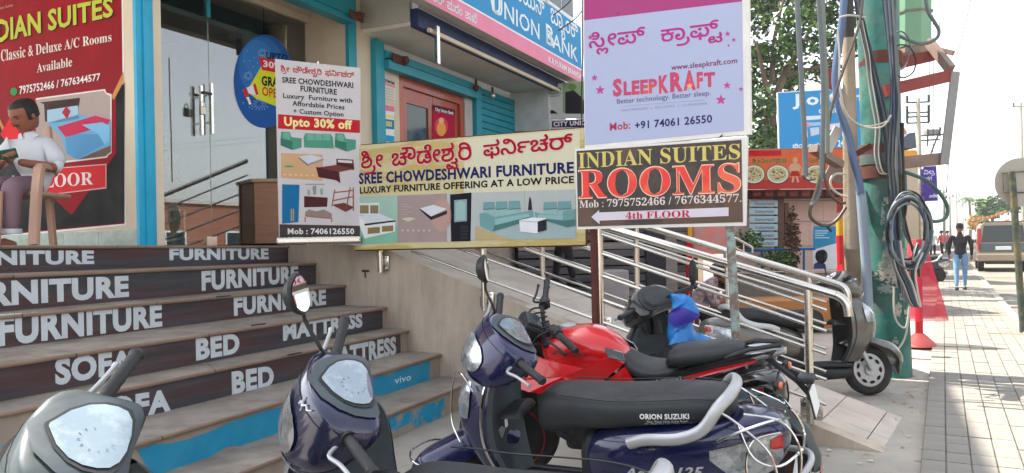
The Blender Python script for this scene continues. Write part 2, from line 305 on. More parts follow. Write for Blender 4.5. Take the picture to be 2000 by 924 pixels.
GLYPHS={
'shi':(630,'67,-3 48,-3o 22,6o 7,25o 7,40 7,53o 20,68o 42,76o 55,78 71,80o 88,88o 94,104o 94,116 94,120 94,130o 88,152o 77,170o 59,182o 47,182 39,182o 30,175o 30,169 30,164o 38,156o 45,156 54,156o 68,167o 69,180 87,178 84,157o 62,139o 46,139 36,139o 20,146o 11,160o 11,170 11,182o 31,200o 48,200 64,200o 89,186o 105,162o 113,134o 113,119 113,116o 113,112o 113,108o 113,106 111,90o 97,71o 75,62o 62,60 50,59o 35,54o 28,46o 28,40 28,33o 35,22o 52,17o 67,17 86,17o 114,28o 128,48o 128,62 128,76o 117,98o 106,106 104,107o 100,108o 98,109 91,112o 76,116o 66,116 55,116o 41,110o 41,103 41,100o 43,94o 44,92 26,84 23,90o 20,100o 20,105 20,110o 25,121o 35,130o 53,135o 66,135 75,135o 92,132o 99,129 100,129o 102,129o 105,128o 106,128 118,122o 138,104o 148,79o 148,63 148,42o 130,12o 94,-3o'),
'ras':(134,'32,-14 32,-34o 10,-61o -27,-74o -52,-74 -62,-74o -83,-71o -93,-69 -88,-52 -80,-54o -62,-56o -52,-56 -19,-56o 12,-33o 12,-14 12,-5o 6,9o 2,15 20,24 27,14o 32,-6o'),
'len':(408,'96,108 96,97o 86,80o 66,70o 52,70 38,70o 19,81o 14,87 20,104 22,101o 30,93o 42,87o 50,87 63,87o 75,98o 75,107 75,115o 67,123o 58,123 50,123o 37,114o 29,96o 29,84 29,81 29,64o 42,40o 64,22o 78,16 68,-3 50,5o 24,29o 9,60o 9,81 9,99o 22,126o 44,141o 59,141 71,141o 87,132o 96,118o'),
'canc':(794,'140,-3 130,-3o 114,3o 101,16o 95,26 102,26 97,15o 83,2o 66,-3o 54,-3 40,-3o 22,8o 12,25o 12,34 12,45o 20,60o 36,74o 47,80 56,86o 68,98o 68,106 68,111o 64,118o 55,122o 48,122 37,122o 27,113o 27,106 27,102o 29,94o 32,91 14,83 10,89o 6,102o 6,108 6,116o 16,132o 34,141o 48,141 63,141o 81,130o 88,114o 88,106 88,97o 80,82o 66,70o 56,64 44,56o 33,44o 33,35 33,26o 46,17o 56,17 72,17o 88,34o 89,49 108,49 110,32o 128,17o 140,17 154,17o 166,31o 166,40 166,48o 159,63o 146,75o 137,78 151,88 162,82o 178,68o 186,50o 186,39 186,27o 176,8o 156,-3o|110,76 110,94 141,94 144,96o 148,102o 148,106 148,110o 145,116o 143,119 162,120 165,117o 168,109o 168,106 168,102o 166,96o 164,94 191,94 191,76 180,76 175,76o 165,77o 160,78 155,76|110,118 110,138 162,138 162,118'),
'au':(430,'7,152 7,144o 3,132o -2,128 -6,123o -23,118o -35,118 -62,118 -62,138 -41,138 -32,138o -22,140o -18,142 -16,144o -13,150o -13,154 -13,158o -16,170o -22,177 -1,179 2,174o 7,160o|101,118 101,98o 88,70o 64,55o 48,55 34,55o 15,66o 5,84o 5,94 5,106o 13,120o 26,127o 33,127 42,127o 52,118o 52,110 52,104o 44,95o 38,95 32,95o 24,102o 24,110 26,110 24,107o 23,100o 23,96 23,87o 34,74o 48,74 58,74o 73,84o 80,103o 80,118 80,132o 74,153o 66,160 62,166o 49,172o 29,176o 14,176 -67,176 -67,196 19,196 35,196o 59,190o 76,180o 83,173 92,164o 101,136o'),
'dde':(768,'54,-3 34,-3o 10,26o 10,55 10,70o 19,96o 37,116o 49,122 53,118 10,118 10,138 122,138 138,138o 153,142o 157,146 160,149o 162,158o 162,163 162,173o 149,185o 139,185 129,185o 116,174o 116,167 116,166o 116,163o 116,162 109,172 111,172o 116,173o 118,173 124,173o 131,168o 131,162 131,157o 123,150o 117,150 108,150o 100,163o 100,170 100,178o 109,193o 127,202o 140,202 153,202o 172,192o 182,172o 182,160 182,151o 176,136o 170,130 166,126o 153,121o 136,118o 126,118 140,126 148,123 157,119o 168,107o 173,92o 173,84 173,80o 172,73o 170,69 169,68o 167,66o 166,65 162,58o 146,48o 136,48 127,48o 114,54o 105,66o 105,75 105,88o 122,100o 134,100 142,100o 154,96o 158,93 170,87o 182,62o 182,46 182,31o 170,9o 150,-3o 138,-3 120,-3o 100,10o 92,26 100,27 94,14o 80,2o 63,-3o|57,17 69,17o 84,34o 86,46 105,46 108,31o 124,17o 136,17 143,17o 156,23o 164,36o 164,46 164,56o 158,74o 145,85o 136,85 130,85o 124,80o 124,75 124,70o 130,64o 137,64 141,64o 150,68o 156,77o 156,84 156,92o 148,104o 134,114o 114,119o 103,119 94,119 78,119o 55,110o 39,92o 31,69o 31,55 31,34o 44,17o'),
'sha':(630,'67,-3 49,-3o 22,6o 8,25o 8,40 8,53o 21,68o 42,76o 56,78 67,80o 81,84o 88,93o 88,101 88,108o 82,115o 72,119o 65,119 56,119o 46,115o 42,108o 42,103 42,100o 43,94o 45,92 26,84 23,90o 21,99o 21,104 21,111o 30,123o 50,131o 67,131 77,131o 94,123o 106,108o 106,98 106,86o 95,70o 75,62o 62,60 51,59o 36,54o 28,46o 28,40 28,33o 36,22o 53,17o 67,17 86,17o 113,28o 127,50o 127,66 127,82o 118,103o 104,116o 97,120 98,125 115,125 126,118o 141,100o 148,78o 148,66 148,44o 129,14o 93,-3o|8,118 8,138 96,138 109,138o 119,140o 122,142 125,145o 128,151o 128,154 128,163o 120,178o 111,187 128,198 139,184o 148,164o 148,153 148,148o 144,134o 138,129 134,126o 125,122o 110,118o 98,118 90,118 62,122 38,118'),
'vas':(128,'-62,-92 -77,-92o -97,-75o -97,-61 -97,-49o -82,-34o -70,-34 -59,-34o -48,-44o -48,-52 -48,-54o -49,-61o -50,-63 -64,-62 -64,-60o -64,-57o -64,-56 -64,-53o -67,-49o -71,-49 -74,-49o -80,-54o -80,-61 -80,-68o -70,-76o -61,-76 -54,-76o -44,-71o -38,-62o -38,-56 -21,-56 -20,-66o -10,-76o -1,-76 7,-76o 15,-68o 15,-59 15,-49o -1,-33o -14,-29 -3,-20 8,-23o 23,-35o 32,-51o 32,-61 32,-76o 14,-92o -1,-92 -8,-92o -20,-88o -28,-81o -30,-76 -28,-76 -32,-82o -43,-89o -55,-92o|-39,-31 -39,-15 -8,-15 0,-15o 7,-13o 9,-10 10,-9o 12,-5o 12,-3 12,2o 6,14o 2,20 18,26 26,16o 31,1o 31,-5 31,-13o 22,-25o 6,-31o -5,-31'),
'ri':(651,'82,-3 61,-3o 29,12o 10,44o 10,69 10,84o 22,108o 41,128o 66,138o 80,138 91,138o 108,133o 124,123o 130,114 131,114 127,124o 115,144o 99,158o 80,166o 68,166 52,166o 38,155o 38,146 38,140o 43,129o 47,125 34,111 27,118o 18,137o 18,146 18,161o 32,178o 54,186o 66,186 86,186o 114,172o 125,160 136,147o 148,118o 152,87o 152,72 152,48o 136,14o 104,-3o|82,17 99,17o 121,31o 132,54o 132,68 132,84o 119,106o 96,118o 82,118 66,118o 44,106o 31,83o 31,68 31,44o 59,17o'),
'pha':(792,'56,-3 42,-3o 20,8o 8,28o 8,42 8,53o 17,70o 34,81o 46,81 59,81o 75,68o 75,58 75,54o 74,46o 72,43 55,44 55,46o 56,51o 56,52 56,58o 50,64o 45,64 37,64o 27,53o 27,42 27,31o 42,17o 58,17 76,17o 92,34o 93,49 112,49 113,32o 130,17o 142,17 152,17o 162,25o 168,39o 168,48 168,59o 158,83o 146,97 164,109 176,96o 188,67o 188,50 188,32o 176,8o 156,-3o 144,-3 132,-3o 116,4o 104,16o 99,25 107,26 100,14o 86,2o 68,-3o|91,-36 93,4 112,4 114,-36|100,74 94,74o 86,83o 86,89 86,95o 94,104o 100,104 106,104o 115,95o 115,89 115,83o 106,74o|8,118 8,138 135,138 149,138o 160,140o 162,142 166,145o 168,151o 168,154 168,163o 160,178o 152,187 168,198 180,184o 188,164o 188,153 188,148o 184,134o 178,129 172,124o 154,118o 140,118'),
'ni':(742,'120,-3 108,-3o 90,7o 78,23o 73,31 67,42o 58,53o 50,57o 45,57 36,57o 27,46o 27,37 27,29o 34,12o 40,4 20,-4 15,4o 7,26o 7,36 7,48o 17,66o 34,76o 45,76 60,76o 78,62o 87,47 92,37o 102,24o 114,17o 122,17 134,17o 148,29o 154,50o 154,64 154,86o 140,126o 116,156o 86,173o 70,173 61,173o 53,166o 53,160 53,154o 61,147o 68,147 77,147o 90,158o 92,170 111,169 109,155o 97,138o 79,130o 69,130 58,130o 42,137o 34,150o 34,160 34,169o 43,183o 59,191o 70,191 92,191o 130,171o 159,136o 175,90o 175,64 175,41o 161,11o 137,-3o'),
'reph':(567,'138,118 70,118 55,118o 41,117o 36,114 32,111o 28,104o 28,99 28,92o 33,86o 37,83 42,80o 54,79o 66,79 95,79 95,60 71,60 62,60o 51,59o 45,58o 42,57 37,54o 30,46o 30,40 30,32o 38,23o 52,20o 60,20 62,20 62,0 58,0 48,0o 30,4o 18,13o 10,28o 10,38 10,45o 14,56o 23,66o 30,69 31,67 21,72o 8,89o 8,102 8,109o 14,122o 19,126 24,130o 37,136o 56,138o 69,138 138,138'),
'ca':(797,'140,-3 130,-3o 114,3o 101,16o 95,26 102,26 97,15o 83,2o 66,-3o 54,-3 40,-3o 22,8o 12,25o 12,34 12,45o 20,60o 36,74o 47,80 56,86o 68,98o 68,106 68,111o 64,118o 55,122o 48,122 37,122o 27,113o 27,106 27,102o 29,94o 32,91 14,83 10,89o 6,102o 6,108 6,116o 16,132o 34,141o 48,141 63,141o 81,130o 88,114o 88,106 88,97o 80,82o 66,70o 56,64 44,56o 33,44o 33,35 33,26o 46,17o 56,17 72,17o 88,34o 90,49 108,49 110,32o 128,17o 140,17 154,17o 166,30o 166,40 166,48o 159,63o 146,75o 137,78 151,88 162,82o 178,68o 186,51o 186,40 186,27o 176,8o 156,-3o|110,76 110,94 141,94 144,96o 148,102o 148,106 148,110o 145,116o 143,119 155,122 162,120 165,117o 168,109o 168,106 168,102o 166,96o 164,94 191,94 191,76 180,76 175,76o 165,77o 160,78 155,76|110,118 110,138 139,138 152,138o 163,140o 166,142 169,145o 172,151o 172,154 172,163o 164,178o 155,187 172,198 183,184o 192,164o 192,153 192,148o 188,134o 182,129 175,124o 158,118o 144,118'),
'rav':(964,'82,-3 61,-3o 29,12o 10,42o 10,64 10,78o 18,100o 32,116o 42,122 46,118 10,118 10,138 126,138 126,118 123,118 123,121 133,115o 146,99o 152,78o 152,64 152,44o 136,14o 104,-3o|82,17 99,17o 121,31o 132,54o 132,68 132,84o 119,107o 96,119o 82,119 66,119o 44,106o 31,84o 31,68 31,44o 59,17o|201,74 184,74o 162,97o 162,118 162,120 162,137o 175,161o 198,174o 213,174 223,174o 238,170o 244,166 233,150 228,154o 217,156o 211,156 203,156o 189,150o 181,134o 181,120 181,117 181,105o 192,91o 202,91 208,91o 216,96o 216,104 216,107o 214,112o 212,114 208,117o 200,118o 193,118 122,118 122,138 190,138 202,138o 220,134o 225,128 230,124o 235,112o 235,104 235,89o 216,74o'),
'si':(705,'120,-3 107,-3o 90,7o 78,23o 73,31 67,42o 58,53o 50,57o 45,57 36,57o 27,46o 27,37 27,29o 34,12o 40,4 20,-4 15,4o 7,26o 7,36 7,48o 17,66o 34,76o 45,76 55,76o 70,70o 81,57o 87,47 92,37o 102,24o 114,17o 122,17 134,17o 146,35o 146,48 146,60o 138,83o 126,97 142,109 154,96o 167,68o 167,51 167,25o 142,-3o|74,88 63,88o 46,94o 40,96 50,112 56,108o 67,105o 74,105 81,105o 92,109o 99,119o 99,129 99,134 99,142o 92,154o 80,161o 73,161 64,161o 56,154o 56,149 56,144o 61,138o 68,136o 70,136 82,136o 96,146o 101,154 109,142 106,138o 96,127o 82,120o 70,120 62,120o 46,126o 37,138o 37,148 37,160o 56,178o 73,178 87,178o 107,166o 117,144o 117,132 117,117o 106,98o 87,88o'),
'las':(63,'-60,-17 -52,-17o -42,-22o -33,-32o -28,-40 -36,-39 -30,-29o -16,-17o -4,-17 6,-17o 20,-26o 27,-40o 27,-48 27,-58o 20,-74o 9,-85o 4,-90 -8,-77 0,-71o 10,-58o 10,-50 10,-44o 3,-34o -5,-34 -13,-34o -23,-46o -24,-56 -41,-56 -42,-46o -52,-34o -60,-34 -67,-34o -74,-43o -74,-50 -74,-58o -64,-70o -56,-77 -68,-90 -77,-82o -92,-62o -92,-48 -92,-40o -84,-26o -70,-17o'),
'pav':(1104,'56,-3 42,-3o 20,8o 8,28o 8,42 8,53o 17,70o 34,81o 46,81 59,81o 75,68o 75,58 75,54o 74,46o 72,43 55,44 55,46o 56,51o 56,52 56,58o 50,64o 45,64 37,64o 27,53o 27,42 27,31o 42,17o 58,17 76,17o 92,34o 93,49 112,49 113,32o 130,17o 142,17 152,17o 162,25o 168,39o 168,48 168,59o 158,83o 146,97 164,109 176,96o 188,67o 188,50 188,32o 176,8o 156,-3o 144,-3 132,-3o 116,4o 104,16o 99,25 107,26 100,14o 86,2o 68,-3o|100,74 94,74o 86,83o 86,89 86,95o 94,104o 100,104 106,104o 115,95o 115,89 115,83o 106,74o|8,118 8,138 160,138 160,118|236,74 218,74o 198,97o 198,118 198,120 198,137o 210,161o 233,174o 248,174 258,174o 273,170o 279,166 268,150 262,154o 252,156o 246,156 238,156o 224,150o 216,134o 216,120 216,117 216,105o 226,91o 236,91 243,91o 251,96o 251,104 251,107o 248,112o 246,114 244,117o 236,118o 228,118 157,118 157,138 226,138 237,138o 254,134o 260,128 265,124o 270,112o 270,104 270,89o 251,74o'),
'kanc':(574,'71,-3 53,-3o 28,8o 14,29o 14,43 14,51o 20,65o 30,76o 38,80 42,77 9,76 9,94 61,94 64,96o 68,102o 68,106 68,110o 65,116o 63,119 74,122 83,119 85,116o 87,108o 87,106 87,102o 86,96o 84,94 135,94 135,76 101,77 105,80 112,77o 123,66o 129,52o 129,44 129,30o 116,9o 90,-3o|72,16 92,16o 109,34o 109,46 109,55o 100,69o 84,76o 72,76 59,76o 42,69o 34,55o 34,46 34,33o 53,16o|9,118 9,138 106,138 106,118'),
'aa':(449,'102,60 102,40o 90,12o 66,-3o 49,-3 35,-3o 16,8o 6,26o 6,37 6,48o 14,62o 26,70o 34,70 43,70o 53,60o 53,53 53,46o 45,38o 39,38 32,38o 25,45o 25,52 27,53 25,49o 24,43o 24,39 24,30o 35,16o 49,16 59,16o 73,25o 81,45o 81,60 81,74o 74,95o 67,102 62,108o 50,115o 30,118o 15,118 -62,118 -62,138 20,138 36,138o 60,133o 78,122o 84,115 93,106o 102,78o'),
'phav':(1104,'56,-3 42,-3o 20,8o 8,28o 8,42 8,53o 17,70o 34,81o 46,81 59,81o 75,68o 75,58 75,54o 74,46o 72,43 55,44 55,46o 56,51o 56,52 56,58o 50,64o 45,64 37,64o 27,53o 27,42 27,31o 42,17o 58,17 76,17o 92,34o 93,49 112,49 113,32o 130,17o 142,17 152,17o 162,25o 168,39o 168,48 168,59o 158,83o 146,97 164,109 176,96o 188,67o 188,50 188,32o 176,8o 156,-3o 144,-3 132,-3o 116,4o 104,16o 99,25 107,26 100,14o 86,2o 68,-3o|91,-36 93,4 112,4 114,-36|100,74 94,74o 86,83o 86,89 86,95o 94,104o 100,104 106,104o 115,95o 115,89 115,83o 106,74o|8,118 8,138 160,138 160,118|236,74 218,74o 198,97o 198,118 198,120 198,137o 210,161o 233,174o 248,174 258,174o 273,170o 279,166 268,150 262,154o 252,156o 246,156 238,156o 224,150o 216,134o 216,120 216,117 216,105o 226,91o 236,91 243,91o 251,96o 251,104 251,107o 248,112o 246,114 244,117o 236,118o 228,118 157,118 157,138 226,138 237,138o 254,134o 260,128 265,124o 270,112o 270,104 270,89o 251,74o'),
'ttas':(135,'-60,-92 -70,-92o -86,-84o -96,-66o -96,-54 -96,-42o -86,-24o -70,-14o -58,-14 -46,-14o -33,-26o -33,-36 -33,-47o -48,-59o -62,-59 -70,-59o -82,-53o -86,-50 -83,-35 -80,-39o -70,-44o -63,-44 -56,-44o -50,-40o -50,-36 -50,-32o -55,-29o -59,-29 -66,-29o -79,-40o -79,-54 -79,-63o -73,-72o -64,-76o -58,-76 -48,-76o -38,-65o -37,-58 -20,-58 -18,-68o -8,-76o 0,-76 8,-76o 17,-68o 17,-60 17,-50o 3,-40o -6,-40 1,-26 9,-28o 25,-36o 35,-49o 35,-60 35,-72o 26,-86o 10,-92o 1,-92 -12,-92o -28,-81o -31,-72 -24,-72 -29,-79o -39,-88o -51,-92o|-17,-41 -17,-25 -6,-25 0,-25o 7,-23o 9,-21 11,-20o 12,-14o 12,-11 12,-5o 8,10o 4,19 22,24 26,15o 31,-4o 31,-12 31,-22o 22,-35o 9,-41o 2,-41'),
'ya':(1336,'77,-3 58,-3o 33,10o 17,32o 10,57o 10,70 10,90o 26,122o 56,141o 76,141 95,141o 121,128o 136,106o 143,81o 143,69 143,48o 126,15o 97,-3o|76,17 90,17o 111,29o 122,53o 122,70 122,85o 112,108o 92,121o 76,121 63,121o 42,110o 30,86o 30,69 30,52o 42,29o 62,17o|180,-3 161,-3o 133,16o 122,31 134,44 145,31o 167,17o 180,17 196,17o 212,36o 212,52 212,69o 200,96o 176,115o 161,119 196,120 208,113o 224,94o 233,69o 233,54 233,44o 228,24o 216,7o 195,-3o|272,-3 253,-3o 225,16o 213,31 226,44 236,31o 258,17o 273,17 288,17o 304,36o 304,52 304,70o 292,96o 270,116o 255,122 266,141 283,133o 310,108o 325,74o 325,54 325,38o 313,12o 290,-3o|231,153 231,148o 227,134o 220,129 214,124o 197,118o 182,118 150,118 150,138 178,138 192,138o 202,140o 205,142 208,145o 210,151o 210,154 210,163o 202,178o 194,187 210,198 222,184o 231,164o'),
'uu':(746,'22,-3 6,-3o -19,14o -30,28 -17,42 -7,29o 12,17o 22,17 34,17o 44,29o 44,39 44,48o 42,62o 42,74o 42,81 42,100o 58,126o 86,141o 104,141 123,141o 150,128o 168,106o 177,76o 177,60 177,40o 164,12o 141,-3o 124,-3 110,-3o 91,8o 81,26o 81,37 81,48o 89,62o 102,70o 109,70 118,70o 128,60o 128,53 128,46o 120,38o 114,38 108,38o 100,45o 100,52 102,53 100,49o 99,43o 99,39 99,30o 110,16o 124,16 134,16o 149,26o 156,45o 156,59 156,76o 146,104o 123,121o 105,121 92,121o 72,111o 62,92o 62,78 62,70o 63,59o 64,47o 64,39 64,24o 52,6o 33,-3o'),
'nav':(1023,'121,-3 108,-3o 90,7o 78,23o 74,31 67,42o 58,53o 50,57o 46,57 37,57o 28,46o 28,37 28,29o 35,12o 40,4 21,-4 15,4o 8,26o 8,36 8,48o 18,66o 35,76o 45,76 61,76o 79,62o 87,47 93,37o 102,24o 114,17o 123,17 136,17o 147,35o 147,48 147,65o 132,95o 107,115o 92,118 8,118 8,138 140,138 140,118 126,118 127,120 140,112o 158,91o 167,64o 167,50 167,25o 143,-3o|216,74 198,74o 177,97o 177,118 177,120 177,137o 190,161o 213,174o 228,174 238,174o 253,170o 258,166 248,150 242,154o 232,156o 226,156 218,156o 204,150o 196,134o 196,120 196,117 196,105o 206,91o 216,91 222,91o 231,96o 231,104 231,107o 228,112o 226,114 223,117o 215,118o 208,118 136,118 136,138 205,138 217,138o 234,134o 240,128 245,124o 250,112o 250,104 250,89o 230,74o'),
'banc':(805,'54,-3 40,-3o 22,8o 12,25o 12,34 12,45o 20,60o 36,74o 47,80 56,86o 68,98o 68,106 68,111o 64,118o 55,122o 48,122 37,122o 27,113o 27,106 27,102o 29,94o 32,91 14,83 10,89o 6,102o 6,108 6,116o 16,132o 34,141o 48,141 63,141o 81,130o 88,114o 88,106 88,97o 80,82o 66,70o 56,64 44,56o 33,44o 33,35 33,26o 46,17o 56,17 72,17o 88,34o 89,49 108,49 110,32o 128,17o 140,17 154,17o 170,36o 170,52 170,69o 158,96o 134,115o 119,119 153,120 165,113o 182,93o 191,69o 191,54 191,37o 179,11o 156,-3o 139,-3 130,-3o 114,3o 101,16o 95,26 103,26 97,15o 83,2o 66,-3o|108,118 108,138 164,138 164,118'),
'yas':(260,'-1,-102 -18,-102o -36,-93o -44,-80o -44,-73 -44,-67o -40,-58o -31,-51o -24,-47 -17,-43o -10,-38o -10,-35 -10,-32o -15,-28o -20,-28 -28,-28o -33,-33o -33,-36 -33,-38o -32,-40o -32,-42 -48,-47 -49,-44o -51,-38o -51,-33 -51,-25o -36,-14o -20,-14 -10,-14o 2,-20o 7,-29o 7,-35 7,-40o 4,-47o -4,-54o -12,-58 -20,-63o -26,-69o -26,-73 -26,-77o -20,-82o -8,-85o 0,-85 13,-85o 30,-77o 38,-64o 38,-57 38,-48o 31,-35o 21,-24o 10,-12o 4,0o 4,8 4,17o 12,28o 25,34o 33,34 45,34o 62,22o 64,8 46,5 46,10o 42,15o 36,18o 33,18 29,18o 22,13o 22,8 22,3o 29,-6o 40,-17o 50,-30o 57,-46o 57,-57 57,-70o 47,-86o 30,-97o 10,-102o'),
'anu':(550,'68,-3 50,-3o 24,12o 9,40o 9,61 9,80o 24,109o 50,125o 69,125 90,125o 116,108o 128,79o 128,61 128,42o 114,14o 88,-3o|68,16 89,16o 108,41o 108,61 108,82o 88,106o 69,106 55,106o 38,94o 30,74o 30,62 30,40o 50,16o'),
'kav':(887,'71,-3 53,-3o 28,8o 14,29o 14,43 14,51o 20,65o 30,76o 38,80 42,77 9,76 9,94 61,94 64,96o 68,102o 68,106 68,110o 65,116o 63,119 74,122 83,119 85,116o 87,108o 87,106 87,102o 86,96o 84,94 135,94 135,76 101,77 105,80 112,77o 123,66o 129,52o 129,44 129,30o 116,9o 90,-3o|72,16 92,16o 109,34o 109,46 109,55o 100,69o 84,76o 72,76 59,76o 42,69o 34,55o 34,46 34,33o 53,16o|9,118 9,138 106,138 106,118|182,74 164,74o 143,97o 143,118 143,120 143,137o 156,161o 179,174o 194,174 204,174o 219,170o 224,166 214,150 208,154o 198,156o 192,156 184,156o 170,150o 162,134o 162,120 162,117 162,105o 172,91o 182,91 188,91o 197,96o 197,104 197,107o 194,112o 192,114 189,117o 181,118o 174,118 102,118 102,138 171,138 183,138o 200,134o 206,128 211,124o 216,112o 216,104 216,89o 196,74o'),
'AA':(841,'109,-3 76,-3o 31,18o 9,54o 9,78 9,98o 23,126o 46,141o 60,141 72,141o 88,133o 96,118o 96,107 96,96o 86,80o 67,70o 53,70 44,70o 30,75o 19,83o 16,87 22,104 24,100o 32,93o 44,87o 52,87 65,87o 77,98o 77,106 77,114o 68,123o 60,123 46,123o 29,100o 29,79 29,78 29,66o 38,44o 57,27o 88,17o 110,17 134,17o 163,26o 177,42o 177,51 177,58o 169,66o 162,69 161,69o 159,73o 158,73 142,79o 123,96o 123,110 123,125o 145,141o 162,141 176,141o 194,130o 203,114o 203,105 203,94o 190,76o 182,71 174,65o 154,60o 138,60 87,60 87,79 156,79 163,80o 174,87o 182,98o 182,105 182,113o 172,124o 162,124 153,124o 143,115o 143,108 143,100o 156,89o 167,84 171,83o 179,80o 182,77 189,72o 197,59o 197,49 197,39o 189,21o 169,6o 135,-3o'),
'pa':(792,'56,-3 42,-3o 20,8o 8,28o 8,42 8,53o 17,70o 34,81o 46,81 59,81o 75,68o 75,58 75,54o 74,46o 72,43 55,44 55,46o 56,51o 56,52 56,58o 50,64o 45,64 37,64o 27,53o 27,42 27,31o 42,17o 58,17 76,17o 92,34o 93,49 112,49 113,32o 130,17o 142,17 152,17o 162,25o 168,39o 168,48 168,59o 158,83o 146,97 164,109 176,96o 188,67o 188,50 188,32o 176,8o 156,-3o 144,-3 132,-3o 116,4o 104,16o 99,25 107,26 100,14o 86,2o 68,-3o|100,74 94,74o 86,83o 86,89 86,95o 94,104o 100,104 106,104o 115,95o 115,89 115,83o 106,74o|8,118 8,138 135,138 149,138o 160,140o 162,142 166,145o 168,151o 168,154 168,163o 160,178o 152,187 168,198 180,184o 188,164o 188,153 188,148o 184,134o 178,129 172,124o 154,118o 140,118'),
'u':(364,'29,-3 10,-3o -18,16o -30,31 -17,44 -6,31o 15,17o 30,17 45,17o 61,36o 61,52 61,70o 49,96o 27,116o 12,122 23,141 40,133o 66,108o 82,74o 82,54 82,38o 70,12o 47,-3o'),
'ra':(651,'82,-3 61,-3o 29,12o 10,42o 10,64 10,78o 18,100o 32,116o 42,122 46,118 10,118 10,138 100,138 113,138o 124,140o 127,142 130,145o 132,151o 132,154 132,163o 124,178o 116,187 132,198 144,184o 152,164o 152,153 152,148o 148,134o 142,129 139,126o 130,121o 124,120 123,122 132,116o 146,100o 152,78o 152,64 152,44o 136,14o 104,-3o|82,17 99,17o 121,31o 132,54o 132,68 132,84o 119,107o 96,119o 82,119 66,119o 44,106o 31,84o 31,68 31,44o 59,17o'),
'shanc':(630,'67,-3 49,-3o 22,6o 8,25o 8,40 8,53o 21,68o 42,76o 56,78 67,80o 81,84o 88,93o 88,101 88,108o 82,115o 72,119o 65,119 56,119o 46,115o 42,108o 42,103 42,100o 43,94o 45,92 26,84 23,90o 21,99o 21,104 21,111o 30,123o 50,131o 67,131 77,131o 94,123o 106,108o 106,98 106,86o 95,70o 75,62o 62,60 51,59o 36,54o 28,46o 28,40 28,33o 36,22o 53,17o 67,17 86,17o 113,28o 127,50o 127,66 127,82o 118,103o 104,116o 97,120 98,125 115,125 126,118o 140,99o 148,78o 148,66 148,44o 129,14o 93,-3o|8,118 8,138 121,138 121,118 89,118 68,121 38,118'),
'khe':(863,'150,-3 138,-3o 117,5o 100,17o 93,23 92,24o 90,25o 89,26 79,34o 58,47o 45,47 35,47o 26,38o 26,32 26,26o 35,16o 48,16 61,16o 80,25o 91,41o 96,63o 96,75 96,90o 88,111o 72,123o 62,123 53,123o 40,114o 40,104 40,101o 42,93o 46,91 40,88 40,98o 47,106o 54,106 60,106o 67,98o 67,91 67,84o 58,75o 48,75 38,75o 22,90o 22,104 22,116o 32,132o 51,141o 62,141 80,141o 105,124o 117,94o 117,76 117,62o 110,37o 104,28 94,12o 65,-3o 47,-3 28,-3o 6,15o 6,32 6,40o 14,55o 32,64o 45,64 56,64o 73,59o 88,50o 95,45 100,42 110,33o 126,22o 141,17o 150,17 167,17o 185,36o 185,52 185,69o 172,96o 149,115o 134,119 168,121 180,113o 197,94o 206,69o 206,54 206,44o 200,24o 187,7o 166,-3o|122,118 122,138 145,138 162,138o 176,142o 180,146 183,149o 185,158o 185,163 185,173o 172,185o 162,185 152,185o 139,174o 139,167 139,166o 139,163o 139,162 132,172 134,172o 139,173o 141,173 147,173o 154,168o 154,162 154,157o 146,150o 140,150 131,150o 123,163o 123,170 123,178o 132,193o 150,202o 163,202 176,202o 195,192o 206,172o 206,160 206,151o 200,136o 194,130 189,126o 176,121o 160,118o 150,118'),
'ji':(775,'140,-3 125,-3o 104,10o 95,26 103,26 97,15o 83,2o 66,-3o 54,-3 40,-3o 22,8o 12,25o 12,34 12,45o 20,60o 36,74o 47,80 56,86o 68,98o 68,106 68,111o 64,118o 55,122o 48,122 37,122o 27,113o 27,106 27,102o 29,94o 32,91 14,83 10,89o 6,102o 6,108 6,116o 16,132o 34,141o 48,141 63,141o 81,130o 88,114o 88,106 88,97o 80,82o 66,70o 56,64 44,56o 33,44o 33,35 33,26o 46,17o 56,17 72,17o 88,34o 89,49 108,49 110,32o 128,17o 140,17 154,17o 166,30o 166,39 166,46o 160,59o 155,64 173,76 179,68o 186,49o 186,38 186,26o 176,8o 156,-3o|129,78 115,78o 94,87o 79,102o 74,109 84,120 92,111o 106,100o 121,96o 128,96 137,96o 150,102o 156,114o 156,124 156,127 156,137o 148,152o 136,161o 129,161 120,161o 112,154o 112,149 112,144o 117,138o 124,136o 126,136 138,136o 152,146o 158,154 166,142 162,138o 152,127o 137,120o 126,120 118,120o 102,126o 93,138o 93,148 93,160o 112,178o 129,178 143,178o 164,164o 176,141o 176,126 176,109o 164,88o 143,78o'),
'ga':(648,'82,119 70,119o 55,109o 44,92o 41,81 39,75o 36,59o 35,40o 35,28 35,0 12,0 12,32 12,52o 19,86o 35,114o 50,122 54,118 12,118 12,138 96,138 110,138o 121,140o 124,142 127,145o 129,151o 129,154 129,163o 121,178o 113,187 129,198 141,184o 150,164o 150,153 150,143o 140,129o 125,120o 115,119 117,120 131,110o 145,82o 150,50o 150,32 150,0 127,0 127,28 127,40o 125,61o 122,78o 120,84 114,100o 96,119o'),
'la':(759,'94,-3 67,-3o 29,18o 9,54o 9,77 9,97o 22,125o 45,141o 60,141 72,141o 88,133o 96,118o 96,107 96,96o 86,80o 67,70o 53,70 48,70o 38,72o 30,75o 27,77 30,95 32,93o 39,90o 47,87o 52,87 65,87o 77,98o 77,107 77,115o 68,123o 60,123 52,123o 38,114o 29,94o 29,76 29,60o 44,33o 73,17o 94,17 116,17o 145,30o 160,54o 160,70 160,88o 140,114o 123,123 134,141 156,130o 180,94o 180,70 180,50o 163,17o 124,-3o'),
}
